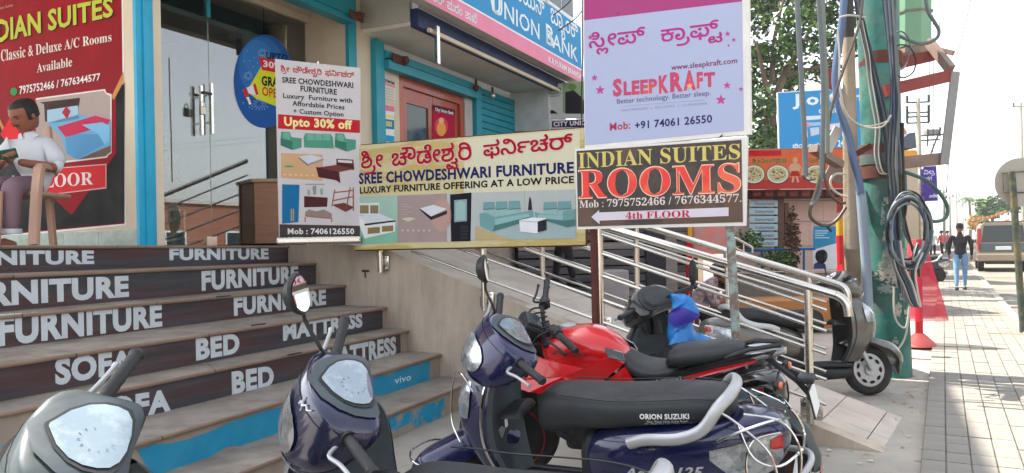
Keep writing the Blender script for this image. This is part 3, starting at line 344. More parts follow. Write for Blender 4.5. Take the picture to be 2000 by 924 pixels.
# ================================================================ planes of the place
SA = math.radians(29.3); SDIR = Vector((math.sin(SA), math.cos(SA), 0)); SRGT = Vector((math.cos(SA), -math.sin(SA), 0))
def ST(off, along, z=0.): p = SRGT * off + SDIR * along; return Vector((p.x, p.y, z))     # street coordinates
SM = Matrix(((SRGT.x, SDIR.x, 0, 0), (SRGT.y, SDIR.y, 0, 0), (0, 0, 1, 0), (0, 0, 0, 1)))  # x across, y along the street
EA = math.radians(25); FD = Vector((math.sin(EA), math.cos(EA), 0))
FAC = Plane((-3.23, 6.75), (-3.23 + FD.x, 6.75 + FD.y))
GLS = Plane((-3.23, 6.75), (-3.23 + FD.x, 6.75 + FD.y), .6)
PW = fromdir(FAC.hit(270, 300), 32)
RW = fromdir((-2.05, 8.07), 33.5)                      # outer face of the ramp wall
FLOOR = 1.465
# ---------------------------------------------------------------- materials of the setting
m_dust = mat('dusty_ground', '8f8880', .95, var=.16, scale=1.2, bump=.5, bscale=40, dirt='a89a80', damt=.6, dscale=.8)
m_conc = mat('forecourt_concrete', 'aca69c', .93, var=.14, scale=2.5, bump=.35, bscale=60, dirt='6f6a60', damt=.45, dscale=1.1)
m_road = mat('road_asphalt', '6e6b66', .92, var=.12, scale=1.5, bump=.4, bscale=90, dirt='b3a68f', damt=.6, dscale=.35)
m_paver = mat('paver_concrete', '8f8b84', .9, var=.25, scale=3, bump=.4, bscale=70, dirt='5f594f', damt=.6, dscale=.9, col2='968b7a', c2amt=.5, c2scale=1.3)
m_joint = mat('paver_joint_sand', '807b70', .97, var=.2, scale=9, bump=.5)
m_kerb = mat('kerb_stone', '9c988f', .9, var=.15, scale=4, bump=.3, dirt='77705f')
m_plaster = mat('ramp_plaster', 'c0b2a2', .9, var=.13, scale=2.2, bump=.8, bscale=28, dirt='6f655a', damt=.85, dscale=1.8, stretch=(1, 1, .28))
m_cream = mat('cream_wall', 'd6c8b2', .85, var=.07, scale=2, bump=.15, bscale=30, dirt='9a8b76', damt=.35, dscale=1.2)
m_soffit = mat('soffit_white', 'e2dcd2', .85, var=.06, scale=2, dirt='a09686', damt=.4, dscale=1.3)
m_greywall = mat('grey_wall', 'bcbab3', .85, var=.08, scale=2, dirt='7c786f', damt=.4)
m_teal = mat('teal_shutter_paint', '1793a6', .45, var=.1, scale=3, dirt='0c5f70', damt=.4, dscale=3, bump=.1)
m_cyan = mat('cyan_pillar_paint', '1ea7cf', .4, var=.06, scale=3, dirt='1480a4', damt=.4, dscale=4)
m_tread = mat('step_stone', '9a9188', .75, var=.15, scale=3, bump=.3, bscale=50, dirt='544c43', damt=.8, dscale=2.8, col2='aea294', c2amt=.5, c2scale=1.2)
m_edge = mat('step_edge_stone', '8f7765', .6, var=.15, scale=5, dirt='5b4636')
m_lam = mat('riser_laminate', '38363b', .42, var=.22, scale=2.2, stretch=(1, 1, 14), col2='53302f', c2amt=.75, c2scale=.5, bump=.03, dirt='5a5f66', damt=.6, dscale=1.2)
m_blue = mat('riser_blue_paint', '0d93bd', .6, var=.07, scale=3, dirt='5fb2c4', damt=.3, dscale=5)
m_bluew = mat('worn_blue_paint', '0d93bd', .7, var=.1, scale=4, col2='a79a8b', c2amt=.95, c2scale=6)
m_patch = mat('bare_plaster', 'a79a8b', .9, var=.14, scale=5, bump=.3, dirt='7f766a')
m_white = mat('white_letter_film', 'd3dbe0', .5, var=.05, scale=8, dirt='aab0b2', damt=.3, dscale=9)
m_tile = mat('ramp_tile', 'c6bbaf', .7, var=.1, scale=2.5, bump=.2, bscale=50, dirt='8c8278', damt=.45, dscale=2)
m_steel = mat('stainless_steel', 'd4d0c8', .26, 1., var=.03, scale=6, dirt='b0a594', damt=.25, dscale=2)
m_rust = mat('rusty_brown_steel', '4f231d', .75, .0, var=.25, scale=12, bump=.3, dirt='7a4a33', damt=.5)
m_glass = mat('shop_glass', 'e6f0ee', .01, 0, var=0, trans=1., ior=2.0, rvar=0)
m_dark = mat('dark_void', '1d1b1a', .9, var=.2)
m_black = mat('black_plastic', '16181a', .45, var=.2, scale=10)
m_wood = mat('orange_varnished_wood', 'a8431c', .4, var=.25, scale=3, stretch=(6, 6, .7), coat=.3, dirt='6b2410', damt=.4)
m_inw = mat('interior_wall', 'a9b0a0', .8, var=.05)
m_inc = mat('interior_ceiling', '9aa093', .8, var=.04)
# ---------------------------------------------------------------- ground, road, footpath
g = MB(); g.add([(-900, -600, -.14), (1500, -600, -.14), (1500, 2400, -.14), (-900, 2400, -.14)], [(0, 1, 2, 3)])
g.build('ground', m_dust, kind='structure')
g = MB(SM); g.add([(.95 + .14, -40, -.1), (9.2, -40, -.1), (9.2, 700, -.1), (.95 + .14, 700, -.1)], [(0, 1, 2, 3)])
g.build('road', m_road, kind='structure')
g = MB(SM); g.box(-30, -.145, -30, 60, -.3, 0.)
g.build('forecourt', m_conc, kind='structure')
fp = thing('footpath', None, None, kind='structure')
g = MB(SM); g.box(-.143, .95, -10, 260, -.3, .024); g.build('bedding', m_joint, fp)
pw, pl = 1.093 / 8, .24
pv = None; n = 0; rows = []
far = MB(SM)
for r in range(0, 330):
    y0 = 3.3 + r * pl
    for c in range(8):
        x0 = -.143 + c * pw; dz = random.uniform(-.003, .003)
        if n < 300 and r >= 0:
            if pv is None:
                b = MB(); b.bbox(.0035, pw - .0035, .0035, pl - .0035, -.02, .012, .004); pv = b.build('paver', m_paver, fp, local=True)
                q = pv
            else: q = bpy.data.objects.new('paver', pv.data); COL.objects.link(q); q.parent = fp
            q.matrix_local = SM @ Matrix.Translation((x0, y0, .026 + dz)) @ Matrix.Rotation(random.uniform(-.012, .012), 4, 'X'); n += 1
        else: far.box(x0 + .0035, x0 + pw - .0035, y0 + .0035, y0 + pl - .0035, .02, .036 + dz)
far.build('paver_field', m_paver, fp, kind='stuff')
kb = MB(SM)
for k in range(60):
    y0 = 1.0 + k * 1.2; kb.bbox(.953, 1.087, y0 + .008, y0 + 1.192, -.25, .045 + random.uniform(-.006, .006), .012)
kb.box(.953, 1.087, 73, 260, -.25, .045); kb.build('kerb', m_kerb, kind='structure')
kr = MB(SM)
for k in range(40): kr.bbox(9.2, 9.34, k * 2.4 - 10, k * 2.4 - 7.62, -.25, .04, .012)
kr.box(9.34, 13, -20, 200, -.3, .03); kr.build('far_pavement', m_kerb, kind='structure')
# drifts of leaves and grit along the kerb, cracked concrete by the ramp foot
lm = [mat('dry_leaf', 'a9864f', .8, var=.2), mat('paper_litter', 'c9c2b2', .8)]
lb = MB()
for k in range(260):
    t = random.random(); a = random.choice([(1.12, .14, 8, 32), (-.5, .3, 4.5, 10), (-.3, .2, 5, 12)]); p = ST(random.gauss(a[0], a[1]), random.uniform(a[2], a[3]), 0); r = random.uniform(.008, .028)
    z = -.09 if a[0] > 1 else .006
    if a[0] > 1 and SRGT.dot(p) < 1.1: z = .05
    q = random.uniform(0, 6.28); lb.add([p + Vector((r * math.cos(q + i * 2.1), r * math.sin(q + i * 2.1), z + random.uniform(0, .008))) for i in range(3)], [(0, 1, 2)], 0 if t < .85 else 1)
o = lb.build('leaf_litter', lm, kind='stuff')
# ================================================================ staircase
st = thing('staircase', 'broad stone steps with dark lettered risers climbing to the furniture shop', 'stairs', (-1.5, 6.0, 0))
zz = [None, 1.465, 1.272, 1.043, .834, .625, .417, .208]
right = {1: (565, 480), 2: (619, 513), 3: (678, 556), 4: (746, 601), 5: (807, 642), 6: (870, 689)}
leftp = {1: (0, 479), 2: (0, 537), 3: (0, 617), 4: (100, 697), 5: (0, 807), 6: (282, 862), 7: (463, 924)}
NL, NR = {}, {}
for k in range(1, 8):
    if k <= 6:
        R_ = RW.hit(*right[k]); R_ = Vector((R_.x, R_.y, zz[k] if k > 2 else R_.z))
    if k <= 2:                       # nearly at eye level: run the edge at 25 degrees and take its height from the photograph
        a, b = ray(*leftp[k]); t = (a * R_.y - R_.x) / (-FD.x + a * FD.y); L_ = R_ - FD * t; L_.z = CAMH + b * L_.y
    else:
        if k == 7: B_ = atZ(879, 762, zz[7])
        L_ = atZ(*leftp[k], zz[k])
        d = ((B_ if k == 7 else atZ(*right[k], zz[k])) - L_).normalized()
        s0 = Plane(L_, L_ + d); a0 = L_; # slide to the ramp wall
        den = d.x * RW.n.x + d.y * RW.n.y; t = RW.n.dot(RW.o - L_) / den; R_ = L_ + d * t
    NL[k] = L_ - (R_ - L_).normalized() * 2.2; NR[k] = R_
print('nosings', {k: (tuple(round(c, 2) for c in NL[k]), tuple(round(c, 2) for c in NR[k])) for k in NL})
back = {}
for k in range(1, 8):
    d = (NR[k] - NL[k]).normalized(); nrm = Vector((-d.y, d.x, 0)).normalized()
    zt = .024
    L0, R0 = NL[k], NR[k]
    if k == 1: BL, BR = L0 + nrm * .45, R0 + nrm * .45
    else: BL, BR = Vector((NL[k - 1].x, NL[k - 1].y, L0.z)) + nrm * .03, Vector((NR[k - 1].x, NR[k - 1].y, R0.z)) + nrm * .03
    # the tread: stone slabs laid end to end with fine joints, a brown ground edge in front
    L = (R0 - L0).length; nseg = 5; b = None
    cuts = [0, .2, .42, .6, .8, 1.]
    for i in range(nseg):
        t0, t1 = cuts[i] + (.0006 if i else 0), cuts[i + 1] - .0006
        p0, p1 = L0.lerp(R0, t0), L0.lerp(R0, t1); q0, q1 = BL.lerp(BR, t0), BL.lerp(BR, t1); dz = Vector((0, 0, random.uniform(-.002, .002)))
        b = MB(); top = [p0 + dz, p1 + dz, q1 + dz, q0 + dz]; up = [v - Vector((0, 0, zt)) for v in top]
        b.add(top + up, [(0, 1, 2, 3), (7, 6, 5, 4), (1, 5, 6, 2), (3, 2, 6, 7), (0, 3, 7, 4)], 0)
        f0, f1 = p0 + dz - nrm * .005, p1 + dz - nrm * .005; h = Vector((0, 0, .008)); z2 = Vector((0, 0, zt))
        b.add([p0 + dz, f0 - h, f1 - h, p1 + dz, f0 - z2 + h, f1 - z2 + h, p0 + dz - z2, p1 + dz - z2], [(0, 1, 2, 3), (1, 4, 5, 2), (4, 6, 7, 5)], 1)
        b.build('tread_slab', [m_tread, m_edge], st)
    # the riser below
    zb = (NR[k + 1].z if k < 7 else -.02); a0, a1 = L0 + nrm * .025, R0 + nrm * .025
    b = MB(); th = nrm * .08
    qd = [Vector((a0.x, a0.y, zb - .03)), Vector((a1.x, a1.y, zb - .03)), Vector((a1.x, a1.y, R0.z - zt)), Vector((a0.x, a0.y, L0.z - zt))]
    b.prism(qd, th); b.build('riser', m_patch, st)
def riser_plane(k):
    d = (NR[k] - NL[k]).normalized(); nrm = Vector((-d.y, d.x, 0)).normalized(); a, b = NL[k] + nrm * .025, NR[k] + nrm * .025
    return Plane((a.x, a.y), (b.x, b.y))
def panel(k, x0, x1, words, m=None):
    """dark laminate on the riser from pixel x0 to x1 with white letters: (word, baseline start, baseline end, cap height, cap height at the end)"""
    pl = riser_plane(k); b = MB(); A, B = pl.hit(x0, 500), pl.hit(x1, 500)
    def zat(p, top):
        if top: t = (Vector((p.x, p.y, 0)) - Vector((NL[k].x, NL[k].y, 0))).length / (Vector((NR[k].x, NR[k].y, 0)) - Vector((NL[k].x, NL[k].y, 0))).length; return NL[k].z + (NR[k].z - NL[k].z) * t - .026
        return (NR[k + 1].z if k > 1 else NR[2].z + (NL[2].z - NR[2].z) * .5 * (1 if p is A else 0)) + .004
    pr = -pl.n * .006
    q = [Vector((A.x, A.y, zat(A, 0))), Vector((B.x, B.y, zat(B, 0))), Vector((B.x, B.y, zat(B, 1))), Vector((A.x, A.y, zat(A, 1)))]
    b.prism([v + pr * .0 for v in q], pr); o = b.build('riser_panel', m_lam, st)
    sh = Sheet(pl, st, off=.0065)
    for w_ in words: sh.text(w_[0], w_[1], w_[2], w_[3], m_white, lay=1, bold=w_[5] if len(w_) > 5 else .05, h2=w_[4], res=4)
    sh.done()
panel(1, -350, 562, [('FURNITURE', (-130, 518), (184, 514), 27, 23), ('FURNITURE', (331, 507), (525, 505), 21, 19)])
panel(2, -400, 617, [('FURNITURE', (-128, 604), (252, 577), 46, 36), ('FURNITURE', (394, 566), (583, 549), 34, 29)])
panel(3, -400, 676, [('FURNITURE', (-4, 673), (317, 635), 55, 37), ('FURNITURE', (457, 615), (637, 593), 33, 26)])
panel(4, -350, 744, [('SOFA', (108, 750), (260, 722), 46, 37), ('BED', (383, 702), (468, 687), 38, 34), ('MATTRESS', (553, 664), (708, 637), 30, 24)])
panel(5, 74, 778, [('SOFA', (178, 830), (334, 800), 44, 38), ('BED', (453, 769), (535, 752), 40, 36), ('MATTRESS', (640, 723), (774, 690), 38, 31)])
def paint_patch(k, pts, extra=None):
    sh = Sheet(riser_plane(k), st, off=.001); top = pts[0]; bot = pts[1]
    P = top + bot[::-1]
    for (a, b), (c, d) in zip(zip(top, top[1:]), zip(bot, bot[1:])): sh.poly([a, b, d, c], m_bluew if k == 7 else m_blue, 1, 'paint')
    if extra: extra(sh)
    sh.done()
import itertools
T6 = [(268, 879), (300, 868), (330, 866), (368, 858), (400, 846), (421, 838), (446, 826), (480, 815), (520, 802), (556, 793)]
B6 = [(300, 933), (318, 925), (340, 918), (374, 905), (400, 900), (425, 883), (446, 872), (480, 870), (520, 858), (556, 842)]
paint_patch(6, (T6, B6))
paint_patch(6, ([(728, 736), (745, 732), (760, 733), (770, 726), (800, 716), (841, 705)], [(728, 775), (745, 772), (760, 768), (770, 764), (800, 757), (838, 742)]),
            lambda sh: sh.text('vivo', (771, 750), (803, 742), 13, flat('d9f0f4'), 2, bold=.012, part='lettering'))
rnd = random.Random(3)
tp, bt = [], []
for i in range(13):
    x = 734 + i * 11.2; yt = 823 - (x - 734) * .345 + rnd.uniform(-3, 5); tp.append((x, yt)); bt.append((x, 868 - (x - 734) * .372 - rnd.uniform(0, 8) - (12 if i in (4, 5, 6) else 0)))
paint_patch(7, (tp, bt))
paint_patch(6, ([(4, 835 + 35), (14, 868), (26, 880)], [(4, 921), (14, 917), (26, 905)]))
for px, py in ((303, 519), (368, 523), (436, 579), (505, 634), (575, 691), (40, 524)):      # worn rubber strips left on the treads
    k = 2 if py < 530 else (3 if py < 600 else (4 if py < 660 else 5)); p = atZ(px, py, NR[k].z + .004) if k > 2 else RW.P(0, 0)
    if k > 2: b = MB(Matrix.Translation(p) @ Matrix.Rotation(math.radians(65), 4, 'Z')); b.bbox(-.07, .07, -.012, .012, -.003, .005, .002); b.build('rubber_strip', m_black, st)
# landing in front of the shop
ld = thing('landing', 'level stone landing between the top step and the shop glass', 'landing', (-4, 8, 0))
b = MB(); d1 = (NR[1] - NL[1]).normalized(); n1 = Vector((-d1.y, d1.x, 0))
RE = RW.P(-.45, FLOOR); q = [NL[1] + n1 * .44, NR[1] + n1 * .44, NR[1] + d1 * .0 + Vector((0, 0, 0)), NR[1] + FD * 8, NR[1] + FD * 8 - Vector((7, 0, 0)), NL[1] - Vector((8, 0, 0))]
q = [NL[1] + n1 * .44, NR[1] + n1 * .44, NR[1] + d1 * .9, NR[1] + FD * 12 + RW.d * 1.2, NR[1] + FD * 12 - Vector((9, 0, 0)), NL[1] + Vector((-9, 0, 0))]
b.prism([Vector((p.x, p.y, FLOOR - .01)) for p in q], (0, 0, -.12)); b.build('floor_slab', m_tread, ld)
# ================================================================ ramp
rp = thing('ramp', 'sloping tiled ramp behind a rough plaster side wall', 'ramp', (0, 6.5, 0))
e1, e2 = RW.loc(930, 560), RW.loc(1500, 794); slope = (e2[1] - e1[1]) / (e2[0] - e1[0]); RZ = lambda x: min(FLOOR, e1[1] + slope * (x - e1[0]))
xtop = e1[0] + (FLOOR - e1[1]) / slope; xend = e1[0] + (0 - e1[1]) / slope
# width of the ramp from the foot of the far post in the photograph
def far_w(px, py):
    best = None
    for i in range(40, 300):
        w_ = i / 100; p = Plane(RW.o, RW.o + RW.d, w_); x, z = p.loc(px, py); e = abs(z - RZ(x))
        if best is None or e < best[0]: best = (e, w_)
    return best[1]
RAMPW = far_w(1242, 617); print('ramp', slope, xtop, xend, 'width', RAMPW, far_w(1057, 549))
RM = RW.M()
b = MB(RM)
side = [(-.5, FLOOR - .004), (xtop, FLOOR - .004), (xend + .05, -.01), (xend + .05, -.2), (-2.5, -.2), (-2.5, FLOOR - .3), (-.5, FLOOR - .3)]
b.prism([(x, 0, z) for x, z in side], (0, .16, 0)); b.build('side_wall', m_plaster, rp)
b = MB(RM); b.prism([(-.3, .17, FLOOR - .06), (xtop, .17, FLOOR - .06), (xend, .17, -.05), (-.3, .17, -.05)], (0, RAMPW, 0)); b.build('core', m_joint, rp)
tl = .30; rows_ = int((xend - xtop) / tl) + 1; sl = math.atan(slope)
for r in range(-3, rows_):
    for c in range(3):
        x0 = xtop + r * tl; wdt = (RAMPW + .01) / 3; y0 = .004 + c * wdt
        if r < 0: M_ = RM @ Matrix.Translation((x0, y0, FLOOR + .0))
        else: M_ = RM @ Matrix.Translation((x0, y0, RZ(x0))) @ Matrix.Rotation(-sl, 4, 'Y')
        b = MB(M_); lx = tl / math.cos(sl) if r >= 0 else tl
        b.bbox(.003, lx - .003, .003, wdt - .003, -.03, random.uniform(-.001, .002), .003); b.build('tile', m_tile, rp)
bt_ = RW.hit(714, 529, .004); b = MB(Matrix.Translation(bt_) @ RM.to_3x3().to_4x4()); b.bbox(-.045, .05, -.01, .0, -.012, .01, .003); b.bbox(-.012, .004, -.006, 0, -.07, -.012, .002); b.build('rusted_stub', m_rust, rp)
b = MB(RM)          # patches of chipped plaster and mortar at the foot
for k in range(26):
    x = random.uniform(xend - 2.2, xend + .35); r = random.uniform(.01, .04); b.ell((x, -random.uniform(.01, .25), .0), (r * 1.6, r, r * .45), 7, 4)
b.build('mortar_crumbs', m_patch, kind='stuff')
# ---------------------------------------------------------------- railings
def rail_run(pl, pairs, r, mb, x0, x1):
    """straight pipe through two photographed points of plane pl, drawn from pixel column x0 to x1"""
    (ax, ay), (bx, by) = pairs; A, B = pl.loc(ax, ay), pl.loc(bx, by); X0, X1 = pl.loc(x0, ay)[0], pl.loc(x1, by)[0]
    f = lambda x: A[1] + (B[1] - A[1]) * (x - A[0]) / (B[0] - A[0])
    a, b = pl.P(X0, f(X0)), pl.P(X1, f(X1)); mb.tube([a, b], r, 10); return a, b, f
def railing(pl, top, bars, posts, label, loop, xl):
    t = thing('railing', label, 'railing', tuple(pl.hit(1300, 620)) [:2] + (0,))
    mb = MB(); a, b, f = rail_run(pl, top, .03, mb, xl, loop[0][0]); mb.build('handrail', m_steel, t)
    # turned-down end
    P = [b] + [pl.hit(x, y) for x, y in loop[1:]]; mb = MB(); mb.tube(spl(P, 5), .03, 10); mb.build('handrail_end', m_steel, t)
    for y0, y1, xs in bars:
        mb = MB(); rail_run(pl, ((1171, y0), (1612, y1)), .0125, mb, xs, 1614); mb.build('bar', m_steel, t)
    for px, yt, yb, brk in posts:
        T_, B_ = pl.hit(px, yt), pl.hit(px, yb); B_.x, B_.y = T_.x, T_.y; mb = MB(); mb.tube([B_, T_], .027, 12); o = mb.build('post', m_steel, t)
        if brk:
            mb = MB(); c = Vector((T_.x, T_.y, B_.z + .09)); mb.M = Matrix.Translation(c) @ Matrix.Rotation(math.atan2(pl.d.y, pl.d.x), 4, 'Z')
            mb.bbox(-.075, .075, .03, .055, -.075, .075, .012)
            for sx in (-.05, .05):
                for sz in (-.05, .05): mb.lathe([(.009, 0), (.009, .012)], (sx, .03, sz), (0, -1, 0), 6)
            mb.build('fixing_plate', m_steel, t)
    return t
NRP = Plane(RW.o, RW.o + RW.d, -.055); FRP = Plane(RW.o, RW.o + RW.d, .17 + RAMPW)
railing(NRP, ((1192, 446), (1480, 531)), [(456, 605, 720), (494, 646, 700), (537, 691, 700), (584, 741, 745), (627, 790, 806)],
        [(742, 440, 532, 1), (942, 378, 606, 1), (1171, 442, 660, 1), (1578, 566, 826, 1)],
        'near stainless steel railing of the ramp, fixed to the plaster side wall', [(1632, 575), (1646, 584), (1655, 598), (1658, 618)], 720)
railing(FRP, ((1279, 448), (1480, 508)), [(530 - 78, 590, 760), (530 - 40, 632, 760), (531, 680, 760), (570, 725, 760)],
        [(1057, 380, 549, 0), (1242, 438, 617, 0), (1420, 490, 690, 0), (1580, 540, 700, 0)],
        'far stainless steel railing of the ramp, nearest the wooden kiosk', [(1632, 553), (1647, 560), (1655, 574), (1657, 592)], 760)
# ================================================================ shop building
FM = FAC.M(); fx = lambda px, py=300: FAC.loc(px, py)[0]; fz = lambda px, py: FAC.loc(px, py)[1]
X270, X302, X690, X703, X725, X742, X778, X1000 = [fx(v) for v in (268, 302, 676, 703, 725, 742, 778, 1000)]
GY = .6
sb = thing('shop_building', 'cream and turquoise shop building with a glass front, ground to upper storeys', 'building', tuple(FAC.P(1.5, 0)))
b = MB(FM)       # storeys above the canopies (they throw the shade over the parked scooters)
b.box(-3.0, X725 + .9, .0, 9, 5.35, 9.6); b.box(X725 + .9, X1000 + 3.2, .25, 9, 5.35, 9.2); b.build('upper_storey', m_cream, sb)
for i in range(5):
    w0 = .8 + i * 3.1; f = MB(FM); f.box(w0, w0 + 1.5, -.04 if w0 < X725 else .2, .1 if w0 < X725 else .3, 6.4, 7.7); f = f.build('window', m_white, sb)
    p = MB(FM); y = -.045 if w0 < X725 else .195
    p.box(w0 + .07, w0 + .72, y - .004, y + .02, 6.47, 7.63); p.box(w0 + .78, w0 + 1.43, y - .004, y + .02, 6.47, 7.63); p.build('pane', mat('far_glass', '26363c', .08, var=.1), f)
# poster wall, running away to the left
PM = PW.M(); wx = lambda px, py=300: PW.loc(px, py)[0]
b = MB(PM); xr = wx(268); b.box(-5.5, xr, .0, .25, -.2, 6.3); b.build('side_wall', m_cream, sb)
m_marble = mat('green_marble', '6f8d80', .3, var=.3, scale=7, dirt='c0c4ba', damt=.6, dscale=5, coat=.2)
for i in range(9):
    x1 = xr - .01 - i * .6; b = MB(PM); b.box(x1 - .595, x1, -.012, .0, FLOOR, PW.loc(200, 452)[1] + .0); b.build('dado_panel', m_marble, sb)
# floor to ceiling pillar in cyan metal
b = MB(FM); zt = 5.3
for (a0, a1, y0) in ((X270, X270 + (X302 - X270) * .36, -.012), (X270 + (X302 - X270) * .36, X270 + (X302 - X270) * .72, -.03), (X270 + (X302 - X270) * .72, X302, -.012)):
    b.box(a0 + .001, a1 - .001, y0, .025, FLOOR, zt)
b.build('pillar', m_cyan, sb)
# header, soffit between glass and shutter, cream return wall, shutter housing, jamb
zg = GLS.loc(560, 28)[1]; zg2 = GLS.loc(613, 52)[1]; print('glass top', zg, zg2, GLS.loc(488, 0)[1]); zg = zg2
zb0, zb1 = fz(680, 52), fz(620, 2); print('beam', zb0, zb1, fz(600, 20), fz(545, 0))
b = MB(FM); b.box(X270, X690, GY - .05, GY + .1, zg, zg + .09); b.box(X270, X690, .02, GY - .052, zg + .08, zg + .16); b.build('soffit', m_cream, sb)
b = MB(FM); b.box(X690 + .0, X690 + .12, .0, GY + .3, FLOOR, 5.3); b.build('return_wall', m_cream, sb)
b = MB(FM); b.box(X690 - .0, X725 - .001, -.02, -.001, FLOOR, 5.3); b.build('pier', m_cream, sb)
zz0 = zb0; b = MB(FM)
b.box(X302, X690 - .0, -.16, .0, zz0, zz0 + .07); b.box(X302, X690, -.19, .0, zz0 + .072, zz0 + .30); b.box(X302, X690, -.15, .0, zz0 + .302, zz0 + .36); b.build('shutter_housing', m_teal, sb)
b = MB(FM); b.box(X690 + .001, X690 + .16, -.07, -.021, FLOOR, zz0 + .1); b.build('shutter_guide', m_teal, sb)
b = MB(FM); c = FAC.loc(672, 36)
b.lathe([(.0, 0), (.05, 0), (.05, .06), (.03, .07), (.03, .1), (0, .1)], (c[0], -.19, c[1]), (0, -1, 0), 10); b.bbox(c[0] - .16, c[0] + .1, -.22, -.192, c[1] - .06, c[1] + .04, .008); b.build('shutter_lock', m_rust, sb)
# glazing: frameless panes, patch fittings, handles
xg = lambda px, py=300: GLS.loc(px, py)[0]
gp = [X270 + .15, xg(411), xg(520), xg(613)]
for i in range(3):
    b = MB(FM); b.box(gp[i] + .004, gp[i + 1] - .004, GY, GY + .012, FLOOR + .01, zg - .002); b.build('glass_pane', m_glass, sb)
m_gedge = mat('glass_edge_green', '7f9a8d', .25, var=.1)
b = MB(FM); b.box(gp[1] - .004, gp[1] + .004, GY + .001, GY + .011, FLOOR + .01, zg - .003); b.build('glass_edge', m_gedge, sb)
b = MB(FM); b.box(gp[1] - .09, gp[1] + .05, GY - .02, GY + .032, FLOOR, FLOOR + .1); b.build('floor_patch_fitting', m_steel, sb)
b = MB(FM); b.box(gp[1] - .03, gp[1] + .02, GY - .02, GY + .032, zg - .33, zg - .005); b.build('top_patch_fitting', m_teal, sb)
for px, ya, yb in ((384, 168, 264), (404, 164, 262)):
    x, z1 = GLS.loc(px, ya); z0 = GLS.loc(px, yb)[1]; b = MB(FM); b.box(x - .016, x + .016, GY - .075, GY - .045, z0, z1)
    for z in (z0 + .12, z1 - .12): b.box(x - .01, x + .01, GY - .0448, GY - .001, z - .01, z + .01)
    b.build('door_handle', m_steel, sb)
b = MB(FM); x, z = GLS.loc(394, 184); b.box(x - .07, x + .05, GY - .1, GY - .077, z - .012, z + .012); b.build('handle_bolt', m_black, sb)
pk = thing('padlock', 'small steel padlock hanging on the glass door handle', 'padlock', tuple(GLS.hit(380, 215)))
b = MB(FM); x, z = GLS.loc(380, 216); b.bbox(x - .038, x + .038, GY - .13, GY - .1, z - .055, z + .035, .006); b.build('lock_body', mat('padlock_brass', 'b9b2a2', .35, .8), pk)
b = MB(FM); b.tube([(x - .02, GY - .115, z + .035), (x - .02, GY - .115, z + .07), (x, GY - .115, z + .085), (x + .02, GY - .115, z + .07), (x + .02, GY - .115, z + .035)], .006, 6); b.build('shackle', m_steel, pk)
# opening poster stuck on the glass
GO = thing('glass_sticker', 'blue oval grand opening sticker with a yellow megaphone on the shop glass', 'sticker', tuple(GLS.hit(505, 160)))
sh = Sheet(Plane(GLS.o, GLS.o + GLS.d, -.002), GO, off=.0)
db, lb_, yl, rd, bk, wh = flat('1d58a4'), flat('3f86cc'), flat('d8dc2e'), flat('d8202c'), flat('15171c'), flat('e8ecec')
sh.ell(516, 159, 59, 91, db, 0, n=48); sh.ell(510, 130, 44, 58, flat('2a6cb6'), 1); sh.ell(502, 112, 28, 34, flat('3478c0'), 2)
sh.poly([(482, 178), (510, 130), (580, 145), (580, 225), (540, 208), (500, 193)], yl, 3)
sh.poly([(505, 111), (575, 125), (575, 148), (512, 137)], rd, 4)
sh.poly([(480, 172), (498, 164), (504, 187), (486, 183)], wh, 4); sh.poly([(494, 166), (499, 163), (505, 184), (500, 186)], rd, 5); sh.poly([(475, 175), (482, 172), (486, 186), (478, 191)], rd, 5)
sh.poly([(481, 190), (486, 189), (491, 203), (487, 205)], wh, 5)
sh.text('UPTO', (520, 114), (562, 119), 12, bk, 5, bold=.03); sh.text('30%', (514, 130), (550, 136), 12, wh, 5, bold=.03)
sh.text('GRAND', (511, 166), (566, 172), 17, bk, 5, bold=.04); sh.text('OPENING', (512, 186), (580, 198), 17, rd, 5, bold=.02)
rnd = random.Random(5)
for (cx, cy, r) in ((513, 104, 10), (506, 203, 13), (485, 148, 9)):
    for k in range(12): a = k * math.pi / 6; sh.line([(cx + .4 * r * math.cos(a), cy + .4 * r * math.sin(a)), (cx + r * math.cos(a), cy + r * math.sin(a))], .8, flat('9cc4e6'), 4)
for k in range(26): sh.ell(475 + rnd.uniform(0, 60), 92 + rnd.uniform(0, 125), 1.1, 1.1, flat('8fbfe0'), 4, n=6)
sh.done()
# interior
it = thing('shop_interior', 'dim furniture shop interior seen through the glass', 'room', tuple(FAC.P(2, 3, -2)))
x0, x1 = X270 + .02, X690 + .02
foot = lambda z: [(.3, GY + .05, z), (x1, GY + .05, z), (x1, 6, z), (1.0, 6, z)]
b = MB(FM); b.prism(foot(zg + .01), (0, 0, .09)); b.build('ceiling', m_inc, it)
b = MB(FM); b.prism(foot(FLOOR - .08), (0, 0, .08)); b.build('floor', mat('shop_floor', '8b7f72', .4, var=.08, coat=.2), it)
b = MB(FM); b.box(.95, x1, 5.9, 6.0, FLOOR, zg); b.box(x1 - .14, x1, .92, 5.9, FLOOR, zg); b.build('wall', m_inw, it)
dl = thing('downlight', 'round white LED downlight in the shop ceiling', 'lamp', tuple(FAC.P(3, 4, -2)))
p_ = GLS.hit(454, 73); r_ = (p_ - Vector((0, 0, CAMH))); tt = (zg - CAMH) / r_.z; c = Vector((0, 0, CAMH)) + r_ * tt
b = MB(); b.lathe([(.0, 0), (.105, 0), (.115, .012)], (c.x, c.y, zg - .004), (0, 0, 1), 24); b.build('trim_ring', m_white, dl)
b = MB(); b.lathe([(.0, 0), (.09, 0), (.09, .004)], (c.x, c.y, zg - .008), (0, 0, 1), 24); b.build('diffuser', mat('lit_diffuser', 'ffffff', .5, var=0, emit='f4fbff', estr=9), dl)
